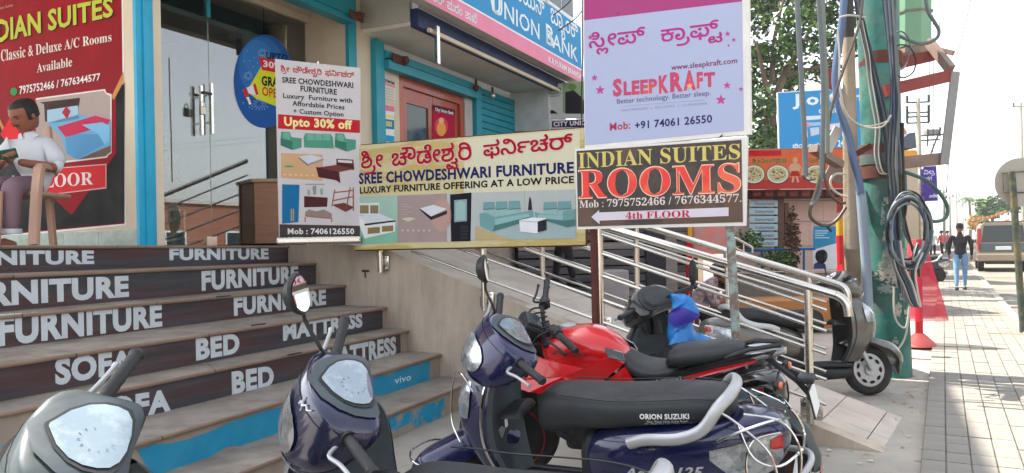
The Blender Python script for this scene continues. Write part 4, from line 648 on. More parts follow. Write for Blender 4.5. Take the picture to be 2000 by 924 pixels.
ld_ = bpy.data.lights.new('downlight_lamp', 'AREA'); ld_.shape = 'DISK'; ld_.size = .17; ld_.energy = 26; ld_.color = (.95, 1, .97); lo = bpy.data.objects.new('downlight_lamp', ld_); COL.objects.link(lo); lo.parent = dl; lo.location = Vector((c.x, c.y, zg - .02)) - dl.location
def inpt(px, py, Y): p = atY(px, py, Y); return p
dk = thing('desk', 'long wooden office desk inside the shop', 'desk', tuple(FAC.P(3, FLOOR, -2.2)))
mdk = mat('desk_veneer', 'a87858', .4, var=.2, stretch=(1, 1, 8), scale=3); mdt = mat('desk_top_edge', 'b79d80', .4)
q0 = FAC.P(1.55, 0, -1.9); DM = Matrix.Translation((q0.x, q0.y, FLOOR)) @ Matrix.Rotation(math.radians(4), 4, 'Z')
b = MB(DM); b.bbox(0, 1.9, -.3, .3, .72, .76, .006); b.build('desk_top', mdt, dk)
b = MB(DM); b.box(.04, 1.84, -.26, -.24, .02, .72); b.build('modesty_panel', mdk, dk)
for x in (.0, 1.82): b = MB(DM); b.bbox(x, x + .05, -.28, .28, 0, .72, .005); b.build('leg', mdt, dk)
def office_chair(at, rz, lbl):
    t = thing('office_chair', lbl, 'chair', at, (0, 0, rz)); mb_ = mat('chair_black_mesh', '17191c', .6)
    b = MB(); b.bbox(-.24, .24, -.24, .24, .42, .5, .04); b.build('seat', mb_, t, local=True)
    b = MB(); b.loft([[Vector((x, .24 + .03 * math.cos(x * 4) + .05 * (z - .5), z)) + Vector((0, q, 0)) for x, q in ((-hw, 0), (-hw * .6, -.03), (0, -.035), (hw * .6, -.03), (hw, 0), (hw * .6, .03), (0, .035), (-hw * .6, .03))] for z, hw in ((.56, .18), (.62, .22), (.85, .24), (1.02, .2), (1.06, .12))]); b.build('backrest', mb_, t, local=True)
    b = MB(); b.ell((0, .3, 1.2), (.17, .05, .075), 16, 8); b.build('headrest', mb_, t, local=True)
    b = MB(); b.tube([(0, 0, .08), (0, 0, .42)], .03, 8)
    for k in range(5): a = k * 1.257; b.tube([(0, 0, .1), (.28 * math.cos(a), .28 * math.sin(a), .05)], .018, 6)
    b.tube([(0, .27, .5), (0, .32, 1.2)], .015, 6); b.build('base', m_steel, t, local=True); return t
p = FAC.P(2.35, 0, -2.75); office_chair((p.x, p.y, FLOOR), math.radians(-20), 'black office chair with a round headrest behind the desk')
p = FAC.P(1.55, 0, -1.25); office_chair((p.x, p.y, FLOOR), math.radians(150), 'black office chair drawn up in front of the desk')
# wrapped wardrobe / boards stored inside
wd = thing('wardrobe', 'tall dark wardrobe wrapped in film standing in the shop', 'wardrobe', tuple(FAC.P(1.2, FLOOR, -3.4)))
p = FAC.P(.9, 0, -3.4); WM_ = Matrix.Translation((p.x, p.y, FLOOR)) @ Matrix.Rotation(math.radians(8), 4, 'Z')
b = MB(WM_); b.bbox(0, 1.1, 0, .5, .0, 1.75, .01); b.build('carcass', mat('dark_teal_film', '1d3a42', .25, var=.3, scale=3, coat=.4), wd)
for i in range(2): b = MB(WM_); b.bbox(.02 + i * .54, .54 + i * .54, -.02, -.002, .05, 1.7, .006); b.build('door', mat('dark_teal_film2', '29484e', .2, var=.4, scale=4, coat=.5), wd)
# ================================================================ canopy, upper fascia of the furniture shop
cn = thing('shop_canopy', 'grey sheet metal canopy with teal rails over the furniture shop entrance', 'canopy', tuple(FAC.P(1.5, 5)))
b = MB(FM); b.box(-2.2, X690 + .12, -2.0, .0, 5.05, 5.12); b.build('canopy_sheet', mat('grey_sheet', '6f7674', .6, .2, dirt='4a4e4c'), cn)
for x in (.4, 2.2, 4.4):
    b = MB(FM); b.box(x, x + .05, -2.0, 0, 4.98, 5.048); b.build('rail', m_teal, cn)
# dividing bay between the shops: grey soffit block, flex wires
zs = fz(800, 128)
dv = thing('bank_soffit', 'pale soffit and blue steel beam under the bank signboard', 'soffit', tuple(FAC.P(6, 4.2)))
FC = Plane(FAC.o, FAC.o + FAC.d, -1.15); BM = FC.M()      # plane of the signboard
bx = lambda px, py: FC.loc(px, py)[0]; bz = lambda px, py: FC.loc(px, py)[1]
print('fascia', [round(bz(*q), 2) for q in ((820, 0), (1000, 91), (1135, 158), (900, 0), (1135, 145), (1040, 0), (1140, 70))], 'beam', [round(FC.loc(*q)[1], 2) for q in ((801, 45), (1044, 167))])
ZF = bz(1000, 91)
BEAM = Plane(FAC.o, FAC.o + FAC.d, -.75); zbm0 = BEAM.loc(920, 104)[1]; zbm1 = BEAM.loc(900, 72)[1]; print('beamz', zbm0, zbm1)
xbm0, xbm1 = BEAM.loc(745, 20)[0], BEAM.loc(1100, 170)[0]
xs0 = FAC.loc(703, 80)[0]
b = MB(FM); b.box(xs0, xbm1 + 3, -.75, .0, zbm0 - .0, zbm0 + .05); b.build('soffit_panel', m_soffit, dv)
b = MB(FM); b.box(xs0 + .0, xbm1 + 3, -.86, -.751, zbm0 - .02, zbm0 + .2); b.build('steel_beam', mat('blue_beam', '1a2c58', .5, var=.2, dirt='3a4a6a', damt=.5, dscale=4), dv)
b = MB(FM); b.box(xs0 + .2, xbm1 + 3, -.90, -.862, zbm0 - .045, zbm0 + .005); b.build('cable_trunking', m_cream, dv)
b = MB(FM); b.box(xs0, xbm1 + 3, -1.15, -.862, zbm0 + .205, zbm0 + .3); b.build('fascia_underside', m_greywall, dv)
c = BEAM.loc(828, 55); b = MB(FM); b.box(c[0] - .02, c[0] + .05, -.95, -.91, zbm0 - .42, zbm0 + .05); b.build('hanging_channel', m_steel, dv)
# grey bulkhead box closing the bay towards the shop
b = MB(FM); b.box(xs0 - .01, xs0 + .05, -.745, .0, zbm0 + .052, 5.3); b.build('bulkhead', m_greywall, dv)
b = MB(FM); b.box(X690 + .1, xs0 - .012, -1.1, -.021, 4.62, 4.8); b.build('bulkhead_block', m_greywall, dv)
b = MB(FM); b.box(X690 - .5, X690 + .25, -1.5, -1.1, 4.55, 5.0); b.box(X690 + .3, X690 + .6, -1.45, -1.15, 4.6, 4.9); b.build('meter_box', mat('bluegrey_box', '4d6f9a', .5, dirt='5a5448', damt=.6), dv)
# ================================================================ bank
bk_ = thing('bank_building', 'bank front with turquoise rolling shutters and an orange wooden door', 'building', tuple(FAC.P(7, 0)))
ztop = fz(850, 141)
b = MB(FM); b.box(X725, X742, -.10, .02, FLOOR, ztop + .1); b.build('shutter_guide', m_teal, bk_)
x920, x1000 = fx(920), fx(1000)
zsl = (fz(850, 141), fz(850, 173)); print('shutter z', zsl, fz(725, 85), fz(1000, 205), fz(900, 197))
b = MB(FM)
hh = zsl[0] - zsl[1]
for i, (a0, a1, y) in enumerate(((0, .42, -.13), (.44, .5, -.09), (.52, 1., -.17))):
    b.box(X742 + .0, x920 - .0, y, .0, zsl[0] - a1 * hh, zsl[0] - a0 * hh - .003)
b.build('shutter_housing', m_teal, bk_)
c = FAC.loc(752, 117); b = MB(FM); b.bbox(c[0] - .1, c[0] + .22, -.2, -.172, c[1] - .06, c[1] + .05, .008)
b.lathe([(0, 0), (.055, 0), (.055, .05), (0, .05)], (c[0] + .15, -.2, c[1]), (0, -1, 0), 10); b.build('shutter_lock', m_rust, bk_)
b = MB(FM); b.box(X742, X778, -.03, .0, FLOOR, zsl[1]); b.build('notice_wall', m_cream, bk_)
# wooden door frame and leaves
xd0, xd1, xd2, xd3 = fx(778), fx(836), fx(894), fx(900)
xa, xm, xb = fx(778), fx(835), fx(898)
zdt = fz(778, 152); 
b = MB(FM); b.box(xa, xb + .1, -.02, .1, zdt - .1, zsl[1] + .02); b.box(xa, xa + .12, -.02, .1, FLOOR, zdt - .1); b.box(xb, xb + .12, -.02, .1, FLOOR, zdt - .1); b.build('door_frame', m_wood, bk_)
for (a0, a1) in ((xa + .125, (xa + xb) / 2 + .1), ((xa + xb) / 2 + .11, xb - .005)):
    lf = MB(FM); s_ = .13; y0, y1 = .02, .07
    lf.box(a0, a0 + s_, y0, y1, FLOOR, zdt - .105); lf.box(a1 - s_, a1, y0, y1, FLOOR, zdt - .105); lf.box(a0 + s_, a1 - s_, y0, y1, zdt - .3, zdt - .105); lf.box(a0 + s_, a1 - s_, y0, y1, FLOOR, FLOOR + .6)
    d_ = lf.build('door', m_wood, bk_); gl = MB(FM); gl.box(a0 + s_, a1 - s_, .04, .05, FLOOR + .6, zdt - .3); gl.build('pane', mat('door_glass', '30403d', .05, var=.2), d_)
# grey strip, second bay: guide, shutter slats, blue door
b = MB(FM); b.box(xb + .125, x920, -.04, .0, FLOOR, zsl[1]); b.build('pier', m_greywall, bk_)
xg0 = fx(922); b = MB(FM); b.box(xg0, fx(932), -.1, .0, FLOOR, zsl[0]); b.build('shutter_guide', m_teal, bk_)
x1 = fx(998, 200); zs1 = fz(998, 200); zs2 = fz(960, 225)
ns = 7
for i in range(ns):
    z1 = zsl[0] - i * .11; b = MB(FM); b.bbox(fx(932), x1 + .3, -.07, -.02, z1 - .104, z1, .015); b.build('shutter_slat', m_teal, bk_)
zq = zsl[0] - ns * .11
b = MB(FM); b.box(fx(934), x1 + .3, .0, .08, FLOOR, zq); b.build('door_frame', mat('blue_door_paint', '1b52a0', .4), bk_)
for (p0, p1) in ((938, 958), (968, 998)):
    b = MB(FM); b.box(fx(p0), fx(p1), -.006, -.001, FLOOR + .3, zq - .12); b.build('pane', mat('door_glass', '30403d', .05), bk_)
# white end pier of the bank
p0, p1 = FC.loc(1000, 160)[0], FC.loc(1024, 180)[0]
b = MB(FM); X0 = fx(1000); b.box(X0, X0 + .5, -.72, .3, -.1, zbm0 - .003); b.build('end_pier', mat('white_pier', 'c4c8c8', .8, dirt='8c8c88', damt=.3), bk_)
b = MB(FM); b.box(X742, X0 + 3, .1, .3, -.1, 5.4); b.build('rear_wall', m_greywall, bk_)
b = MB(FM); b.box(X270 - .0, X0 + .5, -.0, .4, -.2, FLOOR - .12); b.box(X690 + .2, X0 + .5, -1.0, -.001, -.2, FLOOR - .0); b.build('plinth', m_patch, bk_)
# cracks of colour: paper notices beside the bank door
nt_ = thing('bank_notices', 'paper notices pasted beside the wooden bank door', 'notices', tuple(FAC.hit(760, 220)))
sh = Sheet(Plane(FAC.o, FAC.o + FAC.d, -.032), nt_, .0)
sh.poly([(741, 145), (773, 160), (773, 196), (741, 192)], flat('d9d2cc'), 1); sh.poly([(742, 147), (748, 149), (748, 162), (742, 160)], flat('b03a58'), 2)
sh.text('City Union Bank', (749, 158), (771, 166), 7, bk, 3, bold=.03); sh.poly([(749, 160), (772, 168), (772, 172), (749, 165)], flat('e58aa0'), 2)
for i in range(5): sh.line([(745, 170 + i * 5), (769, 176 + i * 5)], .8, flat('8f8a86'), 2)
sh.poly([(742, 203), (770, 209), (770, 278), (742, 278)], flat('dfe6e8'), 1); sh.poly([(742, 203), (770, 209), (770, 219), (742, 214)], flat('e07a92'), 2)
for y0, y1, c in ((222, 229, 'e9d88a'), (231, 250, '1b7fae'), (262, 275, '20a0c8')): sh.poly([(742, y0), (770, y0 + 4), (770, y1 + 3), (742, y1)], flat(c), 2)
sh.text('₹1000', (745, 245), (766, 248), 10, flat('e6d874'), 3, bold=.04)
for i in range(3): sh.ell(747 + i * 8, 256 + i, 3.4, 4, wh, 3)
sh.done()
dp = thing('door_poster', 'small red poster of the bank on the orange wooden door', 'poster', tuple(FAC.hit(866, 240)))
sh = Sheet(Plane(FAC.o, FAC.o + FAC.d, .012), dp, .0)
sh.poly([(845, 204), (889, 214), (889, 276), (845, 276)], flat('b0123e'), 1); sh.poly([(846, 205), (888, 215), (888, 225), (846, 216)], flat('5a1838'), 2); sh.text('City Union Bank', (850, 216), (886, 224), 6, wh, 3, bold=.03)
sh.ell(862, 247, 13, 18, flat('e0405a'), 2); sh.ell(862, 252, 9, 14, flat('e8a04a'), 3); sh.ell(862, 236, 5, 6, flat('e8b88a'), 4); sh.done()
# ================================================================ bank signboard
BS = thing('bank_signboard', 'long blue and pink signboard of the union bank over the shutters', 'signboard', tuple(FC.hit(1000, 100)))
z0, z1, z2 = bz(1000, 91), bz(1000, 62.5), bz(1100, 38)
z1 = z0 + .235; z2 = z0 + 1.0; print('board', z0, z1, z2)
xe = FC.loc(1136, 150)[0]; xst = bx(820, 0) - 2.2
b = MB(BM); b.box(xst, xe, .0, .16, z0, z2); b.build('box', m_greywall, BS)
m_pink = flat('e38ba6'); m_sky = flat('3f90c4')
nn = 5
for i in range(nn):
    a0, a1 = xst + (xe - xst) * i / nn, xst + (xe - xst) * (i + 1) / nn
    b = MB(BM); b.box(a0, a1 - .002, -.004, -.0005, z0, z1 - .012); b.build('pink_panel', m_pink, BS); b = MB(BM); b.box(a0, a1 - .002, -.004, -.0005, z1 + .012, z2); b.build('blue_panel', m_sky, BS)
b = MB(BM); b.box(xst, xe, -.006, -.001, z1 - .0115, z1 + .0115); b.build('white_stripe', wh, BS)
sh = Sheet(FC, BS, .006)
wht = flat('dfe9ee')
# text by its own metres: helper giving the photographed pixel of a board point is not needed; place in board coordinates
def btext(txt, x0, x1, zb, h, m, **k):
    V, F, cap = glyphs_kannada(txt, k.get('bold', 8)) if k.get('kn') else glyphs_latin(txt, k.get('bold', .0), 2)
    a, c = min(v[0] for v in V), max(v[0] for v in V); q = MB(BM); q.add([(x0 + (x - a) / (c - a) * (x1 - x0), -.008 - (z[0] if z else 0), zb + y / cap * h) for x, y, *z in V], F); q.build('lettering', m, BS)
X = lambda px, py: FC.loc(px, py)[0]
btext('CITY', X(790, 0), X(902, 20), z1 + .09, .26, wht, bold=.01); btext('UNION', X(962, 40), X(1053, 78), z1 + .1, .24, wht, bold=.008); btext('BANK', X(1066, 90), X(1128, 128), z1 + .1, .24, wht, bold=.008)
btext('U', X(958, 33), X(977, 45), z1 + .1, .34, wht, bold=.01)
btext('B', X(1066, 90), X(1081, 99), z1 + .1, .32, wht, bold=.01)
btext('ya uu _ ni _ ya _ nav'.replace(' _', ''), X(960, 0), X(1063, 30), z1 + .5, .33, wht, kn=True)
btext('banc aa yas anu kav', X(1075, 55), X(1129, 88), z1 + .5, .33, wht, kn=True)
btext('AA rav _ pa u ra anu _ shanc aa khe', X(842, 8), X(930, 52), z0 + .05, .12, wht, kn=True, bold=10)
btext('K.R.PURAM BRANCH', X(1071, 130), X(1134, 158), z0 + .06, .09, wht, bold=.02)
# bulbs and sockets under the soffit
for px, py in ((930, 172), (962, 187)):
    t = thing('bare_bulb_holder', 'bulb holder hanging under the bank soffit, %s' % ('rusty one above the shutter guide' if px < 950 else 'pale one over the second shutter'), 'lamp holder', tuple(FAC.hit(px, py, .2)))
    p = FAC.hit(px, py, .2); b = MB(); b.tube([p + Vector((0, 0, .14)), p + Vector((0, 0, .03))], .02, 8); b.build('stem', m_rust, t)
    b = MB(); b.ell(p, (.05, .05, .055), 12, 8); b.build('bulb' if px > 950 else 'holder', m_steel if px > 950 else m_rust, t)
# ================================================================ signs
c = lambda h, **k: flat(h, **k)
# ---- big poster on the side wall of the shop
hp = thing('hotel_poster', 'tall red and black hotel poster on the wall behind the seated man', 'poster', tuple(PW.hit(120, 440)))
sh = Sheet(PW, hp, .003)
RED = mat('poster_red', '8c0a1a', .65, var=.15, scale=1.1, col2='a00c20', c2amt=.6, c2scale=1., spec=.1); BLK = c('0c0a0b'); GOLD = c('c08a4e')
bk0 = MB(); bk0.prism([PW.hit(*q) for q in ((-330, -160), (239, -110), (246, 440), (-330, 497))], -PW.n * .003); bk0.build('backing_sheet', wh, hp)
sh.poly([(-325, -160), (236, -110), (243, 437), (-325, 490)], RED, 1)
sh.poly([(-325, 250), (-325, 487), (243, 435), (243, 160), (226, 190), (226, 300), (140, 420), (40, 330), (0, 230), (-60, 150)], BLK, 2)
sh.poly([(-60, 150), (0, 232), (30, 300), (22, 300), (0, 245), (-66, 156)], GOLD, 3); sh.poly([(241, 140), (241, 160), (222, 196), (218, 188)], GOLD, 3)
sh.poly([(0, 262), (24, 222), (40, 262), (30, 300)], c('d8141c'), 4)
sh.text('INDIAN SUITES', (-38, 92), (223, 32), 42, c('1a0d0a'), 5, bold=.03, h2=35); sh.text('INDIAN SUITES', (-40, 90), (221, 30), 42, c('b9c040'), 6, bold=.03, h2=35)
sh.text('Classic & Deluxe A/C Rooms', (2, 120), (218, 80), 22, c('e2d8ce'), 6, serif=True, h2=17)
sh.text('Available', (72, 142), (141, 129), 17, c('e2d8ce'), 6, serif=True)
sh.text('7975752466 / 7676344577', (38, 184), (196, 156), 15, c('e6e0dc'), 6, bold=.02, h2=13)
sh.ell(27, 179, 6.5, 8, c('0f8f4a'), 6); sh.text('Indian Suites', (-6, 20), (25, 12), 5, c('c9a090'), 6)
# bedroom photograph with notched white border
sh.poly([(70, 192), (205, 174), (208, 181), (218, 184), (218, 299), (212, 303), (209, 308), (70, 325)], c('e0dad6'), 5)
sh.poly([(70, 195), (203, 177), (207, 184), (215, 187), (215, 296), (209, 300), (206, 305), (70, 321)], c('a89a94'), 6)
sh.poly([(78, 200), (156, 191), (156, 196), (152, 214), (152, 228), (88, 238), (86, 204)], c('3a1f20'), 7)
sh.poly([(92, 215), (152, 206), (154, 232), (110, 240), (92, 238)], c('9cc0d4'), 8); sh.poly([(121, 220), (129, 207), (138, 217), (131, 233)], c('a81c34'), 9)
sh.poly([(92, 240), (154, 224), (216, 234), (216, 285), (150, 312), (130, 300), (118, 265)], c('6ba6cc'), 8)
sh.poly([(112, 248), (186, 226), (216, 234), (210, 243), (150, 262), (128, 268)], c('c01c4c'), 9); sh.poly([(160, 244), (200, 239), (215, 246), (214, 275), (204, 282), (192, 262)], c('7cb8dc'), 10)
sh.poly([(128, 268), (150, 262), (192, 262), (204, 282), (150, 311), (130, 300)], c('4f93c2'), 9); sh.poly([(150, 312), (216, 284), (216, 296), (206, 305), (150, 312)], c('6a5048'), 9)
sh.poly([(40, 333), (208, 320), (208, 368), (40, 388)], c('dcb0ac'), 5); sh.poly([(40, 335), (206, 322), (206, 366), (40, 386)], c('d0101c'), 6)
sh.text('4th FLOOR', (16, 372), (182, 360), 27, c('e8dcdc'), 7, serif=True, h2=24)
sh.done()
# ---- roll-up standee
SP = fromdir(atY(620, 300, 7.35), -9)
sd_ = thing('standee', 'white pull-up banner of the furniture shop with a red discount band beside the glass', 'standee', tuple(SP.hit(620, 478)))
b = MB(); b.prism([SP.hit(*q) for q in ((537, 115), (704, 133), (704, 480), (545, 470))], SP.n * .004); b.build('banner_sheet', c('c4c1c4'), sd_)
b = MB(SP.M()); l0, l1 = SP.loc(541, 476), SP.loc(706, 476); b.bbox(l0[0], l1[0], -.06, .06, l0[1] - .01, l0[1] + .06, .02); b.build('base_case', m_steel, sd_)
b = MB(); b.tube([SP.hit(620, 470) + SP.n * .05, SP.hit(620, 118) + SP.n * .05], .01, 6); b.build('support_pole', m_steel, sd_)
sh = Sheet(SP, sd_, .001); BK = c('24242c'); RD = c('b8202c')
sh.text('shi ras len _ canc au dde len sha vas ri _ pha ni reph ca rav', (548, 139), (692, 152), 12, c('b03030'), 1, kn=True, bold=14)
sh.text('SREE CHOWDESHWARI', (551, 161), (690, 172), 10.5, BK, 1, bold=.028); sh.text('FURNITURE', (587, 178), (658, 185), 10.5, BK, 1, bold=.028)
sh.text('Luxury  Furniture with', (553, 191), (688, 201), 9, BK, 1, bold=.02); sh.text('Affordable Prices', (571, 206), (673, 214), 9, BK, 1, bold=.02); sh.text('+ Custom Option', (573, 221), (671, 228), 9, BK, 1, bold=.02)
sh.poly([(543, 223), (703, 235), (703, 260), (543, 251)], RD, 1); sh.text('Upto 30% off', (555, 245), (688, 252), 16, c('e4d89a'), 2, bold=.04)
GS = c('4d8f7a'); GD = c('35705f'); GL = c('68a690')
for (x, y) in ((549, 0), (655, 3)):
    sh.poly([(x, 257 + y), (x + 17, 258 + y), (x + 20, 268 + y), (x + 40, 270 + y), (x + 40, 288 + y), (x + 24, 293 + y), (x - 1, 284 + y), (x - 1, 270 + y)], GS, 1); sh.poly([(x + 4, 259 + y), (x + 16, 260 + y), (x + 18, 274 + y), (x + 4, 272 + y)], GL, 2); sh.poly([(x - 1, 270 + y), (x + 5, 270 + y), (x + 22, 276 + y), (x + 22, 293 + y), (x - 1, 284 + y)], GD, 2)
sh.poly([(597, 260), (646, 262), (650, 268), (652, 290), (594, 288), (593, 268)], GS, 1)
for k in range(3): sh.rect(600 + k * 15.5, 261, 614 + k * 15.5, 274, GL, 2, sl=.03)
sh.poly([(549, 299), (630, 302), (630, 353), (549, 347)], c('c49f78'), 1); sh.poly([(583, 306), (608, 302), (632, 309), (601, 320)], c('c4c8cc'), 2); sh.poly([(583, 306), (601, 320), (601, 324), (583, 309)], c('6f7478'), 2); sh.poly([(601, 320), (632, 309), (632, 313), (601, 324)], c('8a8f94'), 2)
sh.ell(564, 325, 10, 2, c('3f9a6a'), 2)
for k in range(6): sh.ell(556 + k * 11, 341 + k * .4, 2.4, 1.6, c('e0b98c'), 2)
WD = c('4a2226'); WD2 = c('6e3a36')
sh.poly([(617, 326), (662, 333), (665, 358), (656, 352), (622, 346)], WD, 2); sh.poly([(657, 310), (690, 312), (692, 332), (657, 328)], WD, 2); sh.poly([(660, 312), (688, 314), (688, 319), (660, 317)], c('cfc4c0'), 3); sh.poly([(622, 327), (657, 322), (692, 330), (662, 336)], WD2, 3)
sh.poly([(551, 360), (585, 361), (583, 434), (551, 437)], c('126a9c'), 1); sh.rect(568, 408, 570, 432, c('b89a4c'), 2); sh.rect(572, 408, 574, 432, c('b89a4c'), 2)
sh.poly([(594, 383), (640, 386), (639, 404), (594, 405)], WD, 1); sh.rect(596, 359, 634, 361, c('8a9094'), 1); sh.ell(603, 376, 3, 6, c('8fa0a0'), 2); sh.ell(628, 374, 3, 7, c('8fa0a0'), 2); sh.poly([(612, 380), (610, 364), (618, 362), (617, 380)], c('7f9088'), 2)
for (a, b_) in ((652, 369), (683, 367), (650, 398), (690, 402)): pass
for pth in ([(654, 370), (648, 403)], [(684, 366), (676, 409)], [(654, 376), (690, 372)], [(650, 392), (690, 384)], [(690, 366), (690, 412)]): sh.line(pth, 2.2, c('9a5448'), 2)
sh.poly([(648, 400), (672, 396), (692, 405), (675, 414)], WD2, 2)
sh.poly([(596, 414), (603, 409), (618, 413), (632, 409), (648, 417), (648, 426), (596, 422)], c('8d8078'), 1); sh.line([(596, 424), (596, 434)], 2, c('b0584c'), 2); sh.line([(648, 427), (648, 434)], 2, c('b0584c'), 2); sh.line([(597, 422), (648, 427)], 2, c('b0584c'), 2)
sh.poly([(546, 438), (703, 441), (703, 468), (546, 465)], c('453a3c'), 1); sh.text('Mob : 7406126550', (562, 457), (692, 457), 10.5, c('dcdcdc'), 2, bold=.03)
sh.done()
# ---- long furniture banner tied to the railing
BP = fromdir(RW.hit(1140, 480, .14), 31.5)
fb = thing('furniture_banner', 'long cream banner of the furniture shop with a teal sofa, tied on the ramp railing', 'banner', tuple(BP.hit(915, 485)))
CR = mat('banner_cream', 'c9bf92', .5, var=.1, scale=1.4, stretch=(1, 1, 7), col2='b39a4a', c2amt=.75, c2scale=1.1, bump=.04)
bd = [(690, 285), (1140, 250), (1143, 478), (692, 488)]
b = MB(); b.prism([BP.hit(*q) for q in bd], BP.n * .012); b.build('banner_sheet', CR, fb)
BM_ = MB(); 
for a_, b_ in ((0, 1), (1, 2), (2, 3), (3, 0)): BM_.tube([BP.hit(*bd[a_]) + BP.n * .025, BP.hit(*bd[b_]) + BP.n * .025], .012, 6)
BM_.build('backing_frame', m_rust, fb)
sh = Sheet(BP, fb, .001)
sh.poly([(906, 272), (1132, 254), (1134, 380), (906, 384)], mat('banner_cream2', 'cfcbb0', .5, var=.06, scale=2), 0)
KR = c('a8102a'); KW = c('e8d0c8')
S1, S2 = 'shi ras len _ canc au dde len sha vas ri', 'pha ni reph ca rav'
for tx, a_, b_, h in ((S1, (705, 329), (921, 311), 33), (S2, (944, 305), (1119, 289), 30)):
    sh.text(tx, (a_[0] - 1, a_[1] + 1), (b_[0] + 1, b_[1] + 1), h + 1, KW, 1, kn=True, bold=38); sh.text(tx, a_, b_, h, KR, 4, kn=True, bold=17)
NV = c('1d1f5c'); sh.text('SREE CHOWDESHWARI FURNITURE', (701, 359), (1121, 337), 20, NV, 2, bold=.035, h2=20)
sh.text('LUXURY FURNITURE OFFERING AT A LOW PRICE', (703, 378), (1121, 357), 12, c('15151c'), 2, bold=.03, h2=13)
sh.poly([(698, 385), (776, 382), (776, 474), (700, 478)], c('9fc0b4'), 1); sh.poly([(700, 450), (776, 440), (776, 474), (700, 478)], c('7fb8a0'), 2)
sh.poly([(698, 397), (741, 396), (741, 420), (700, 420)], c('d8dcd8'), 3); sh.rect(703, 401, 720, 417, c('86785a'), 4); sh.rect(723, 401, 739, 417, c('86785a'), 4)
sh.poly([(701, 422), (740, 417), (772, 430), (772, 452), (712, 466), (702, 440)], c('dfe2e0'), 4); sh.poly([(712, 437), (772, 430), (772, 433), (712, 441)], c('34302c'), 5); sh.poly([(702, 422), (740, 417), (770, 429), (714, 436)], c('cfd6e0'), 5)
sh.rect(718, 445, 742, 457, c('8a784c'), 5, sl=-.08); sh.rect(746, 442, 768, 453, c('8a784c'), 5, sl=-.08)
sh.poly([(776, 382), (873, 378), (873, 472), (776, 474)], c('a3918f'), 1); sh.ell(862, 420, 20, 32, c('b5958c'), 2)
sh.poly([(820, 407), (846, 400), (873, 408), (842, 423)], c('d4d8e0'), 3); sh.poly([(820, 407), (842, 423), (842, 430), (820, 410)], c('241c1e'), 3); sh.poly([(842, 423), (873, 411), (873, 418), (842, 430)], c('3a2a2c'), 3)
sh.poly([(784, 427), (800, 424), (812, 427), (797, 433)], c('ccc4b0'), 3)
for k in range(5): sh.line([(784, 399 + k * 5), (796 + (k % 2) * 8, 399 + k * 5)], .9, c('c4b6b2'), 3)
for k in range(6): sh.ell(786 + k * 10.5, 450, 2.3, 2.6, c('bfb2ae'), 3)
sh.poly([(873, 378), (928, 376), (928, 469), (873, 472)], c('b4babc'), 1); sh.poly([(879, 380), (921, 376), (919, 471), (881, 472)], c('1b1a22'), 2)
sh.poly([(887, 391), (912, 389), (912, 432), (887, 434)], c('7fa0a4'), 3); sh.poly([(890, 396), (899, 391), (909, 395), (909, 430), (890, 431)], c('9ab8ba'), 4)
for k in range(4): sh.rect(900, 441 + k * 7, 914, 446 + k * 7, c('2e2c36'), 3)
sh.poly([(928, 376), (1124, 370), (1125, 466), (928, 469)], c('b0b8b8'), 1); sh.poly([(928, 448), (1124, 430), (1125, 466), (928, 469)], c('9db2b4'), 2); sh.poly([(928, 441), (955, 452), (1000, 468), (928, 469)], c('b8a67c'), 3)
SF, SFd, SFl = c('6f9c9e'), c('4c7678'), c('8db4b4')
for (x0, n_, w_) in ((942, 3, 25), (1060, 2, 28)):
    for k in range(n_):
        x = x0 + k * w_; sh.poly([(x + 2, 395 - k * 1.2), (x + w_ - 2, 394 - k), (x + w_, 408), (x + 1, 410)], SF, 4); sh.poly([(x + 3, 411), (x + w_, 409), (x + w_, 421), (x + 3, 424)], SFl, 4); sh.line([(x + 2, 409), (x + w_, 407)], 1.4, SFd, 5)
sh.poly([(936, 417), (950, 416), (966, 424), (1040, 411), (1042, 424), (962, 452), (938, 442)], SF, 5); sh.poly([(966, 428), (1030, 417), (1037, 422), (968, 440)], SFl, 6); sh.poly([(966, 440), (1037, 423), (1037, 430), (962, 452)], SFd, 6)
sh.poly([(1044, 414), (1060, 418), (1098, 420), (1100, 412), (1124, 408), (1124, 440), (1108, 444), (1046, 426)], SF, 5); sh.poly([(1052, 419), (1100, 421), (1099, 430), (1050, 425)], SFl, 6); sh.poly([(1050, 426), (1100, 431), (1124, 428), (1124, 441), (1108, 444)], SFd, 6)
sh.poly([(1014, 430), (1038, 425), (1067, 426), (1067, 448), (1048, 456), (1016, 452)], c('e0e2e8'), 7); sh.poly([(1050, 433), (1067, 428), (1067, 449), (1050, 454)], c('2a2830'), 8); sh.line([(1014, 431), (1048, 434), (1067, 428)], 1, c('8a8c94'), 8)
sh.ell(1035, 401, 3, 10, c('2c2a2c'), 5); sh.poly([(1031, 410), (1039, 410), (1037, 390), (1034, 384)], c('2c2a2c'), 6)
sh.line([(1024, 372), (1030, 480)], .8, c('a8a488'), 2); sh.done()
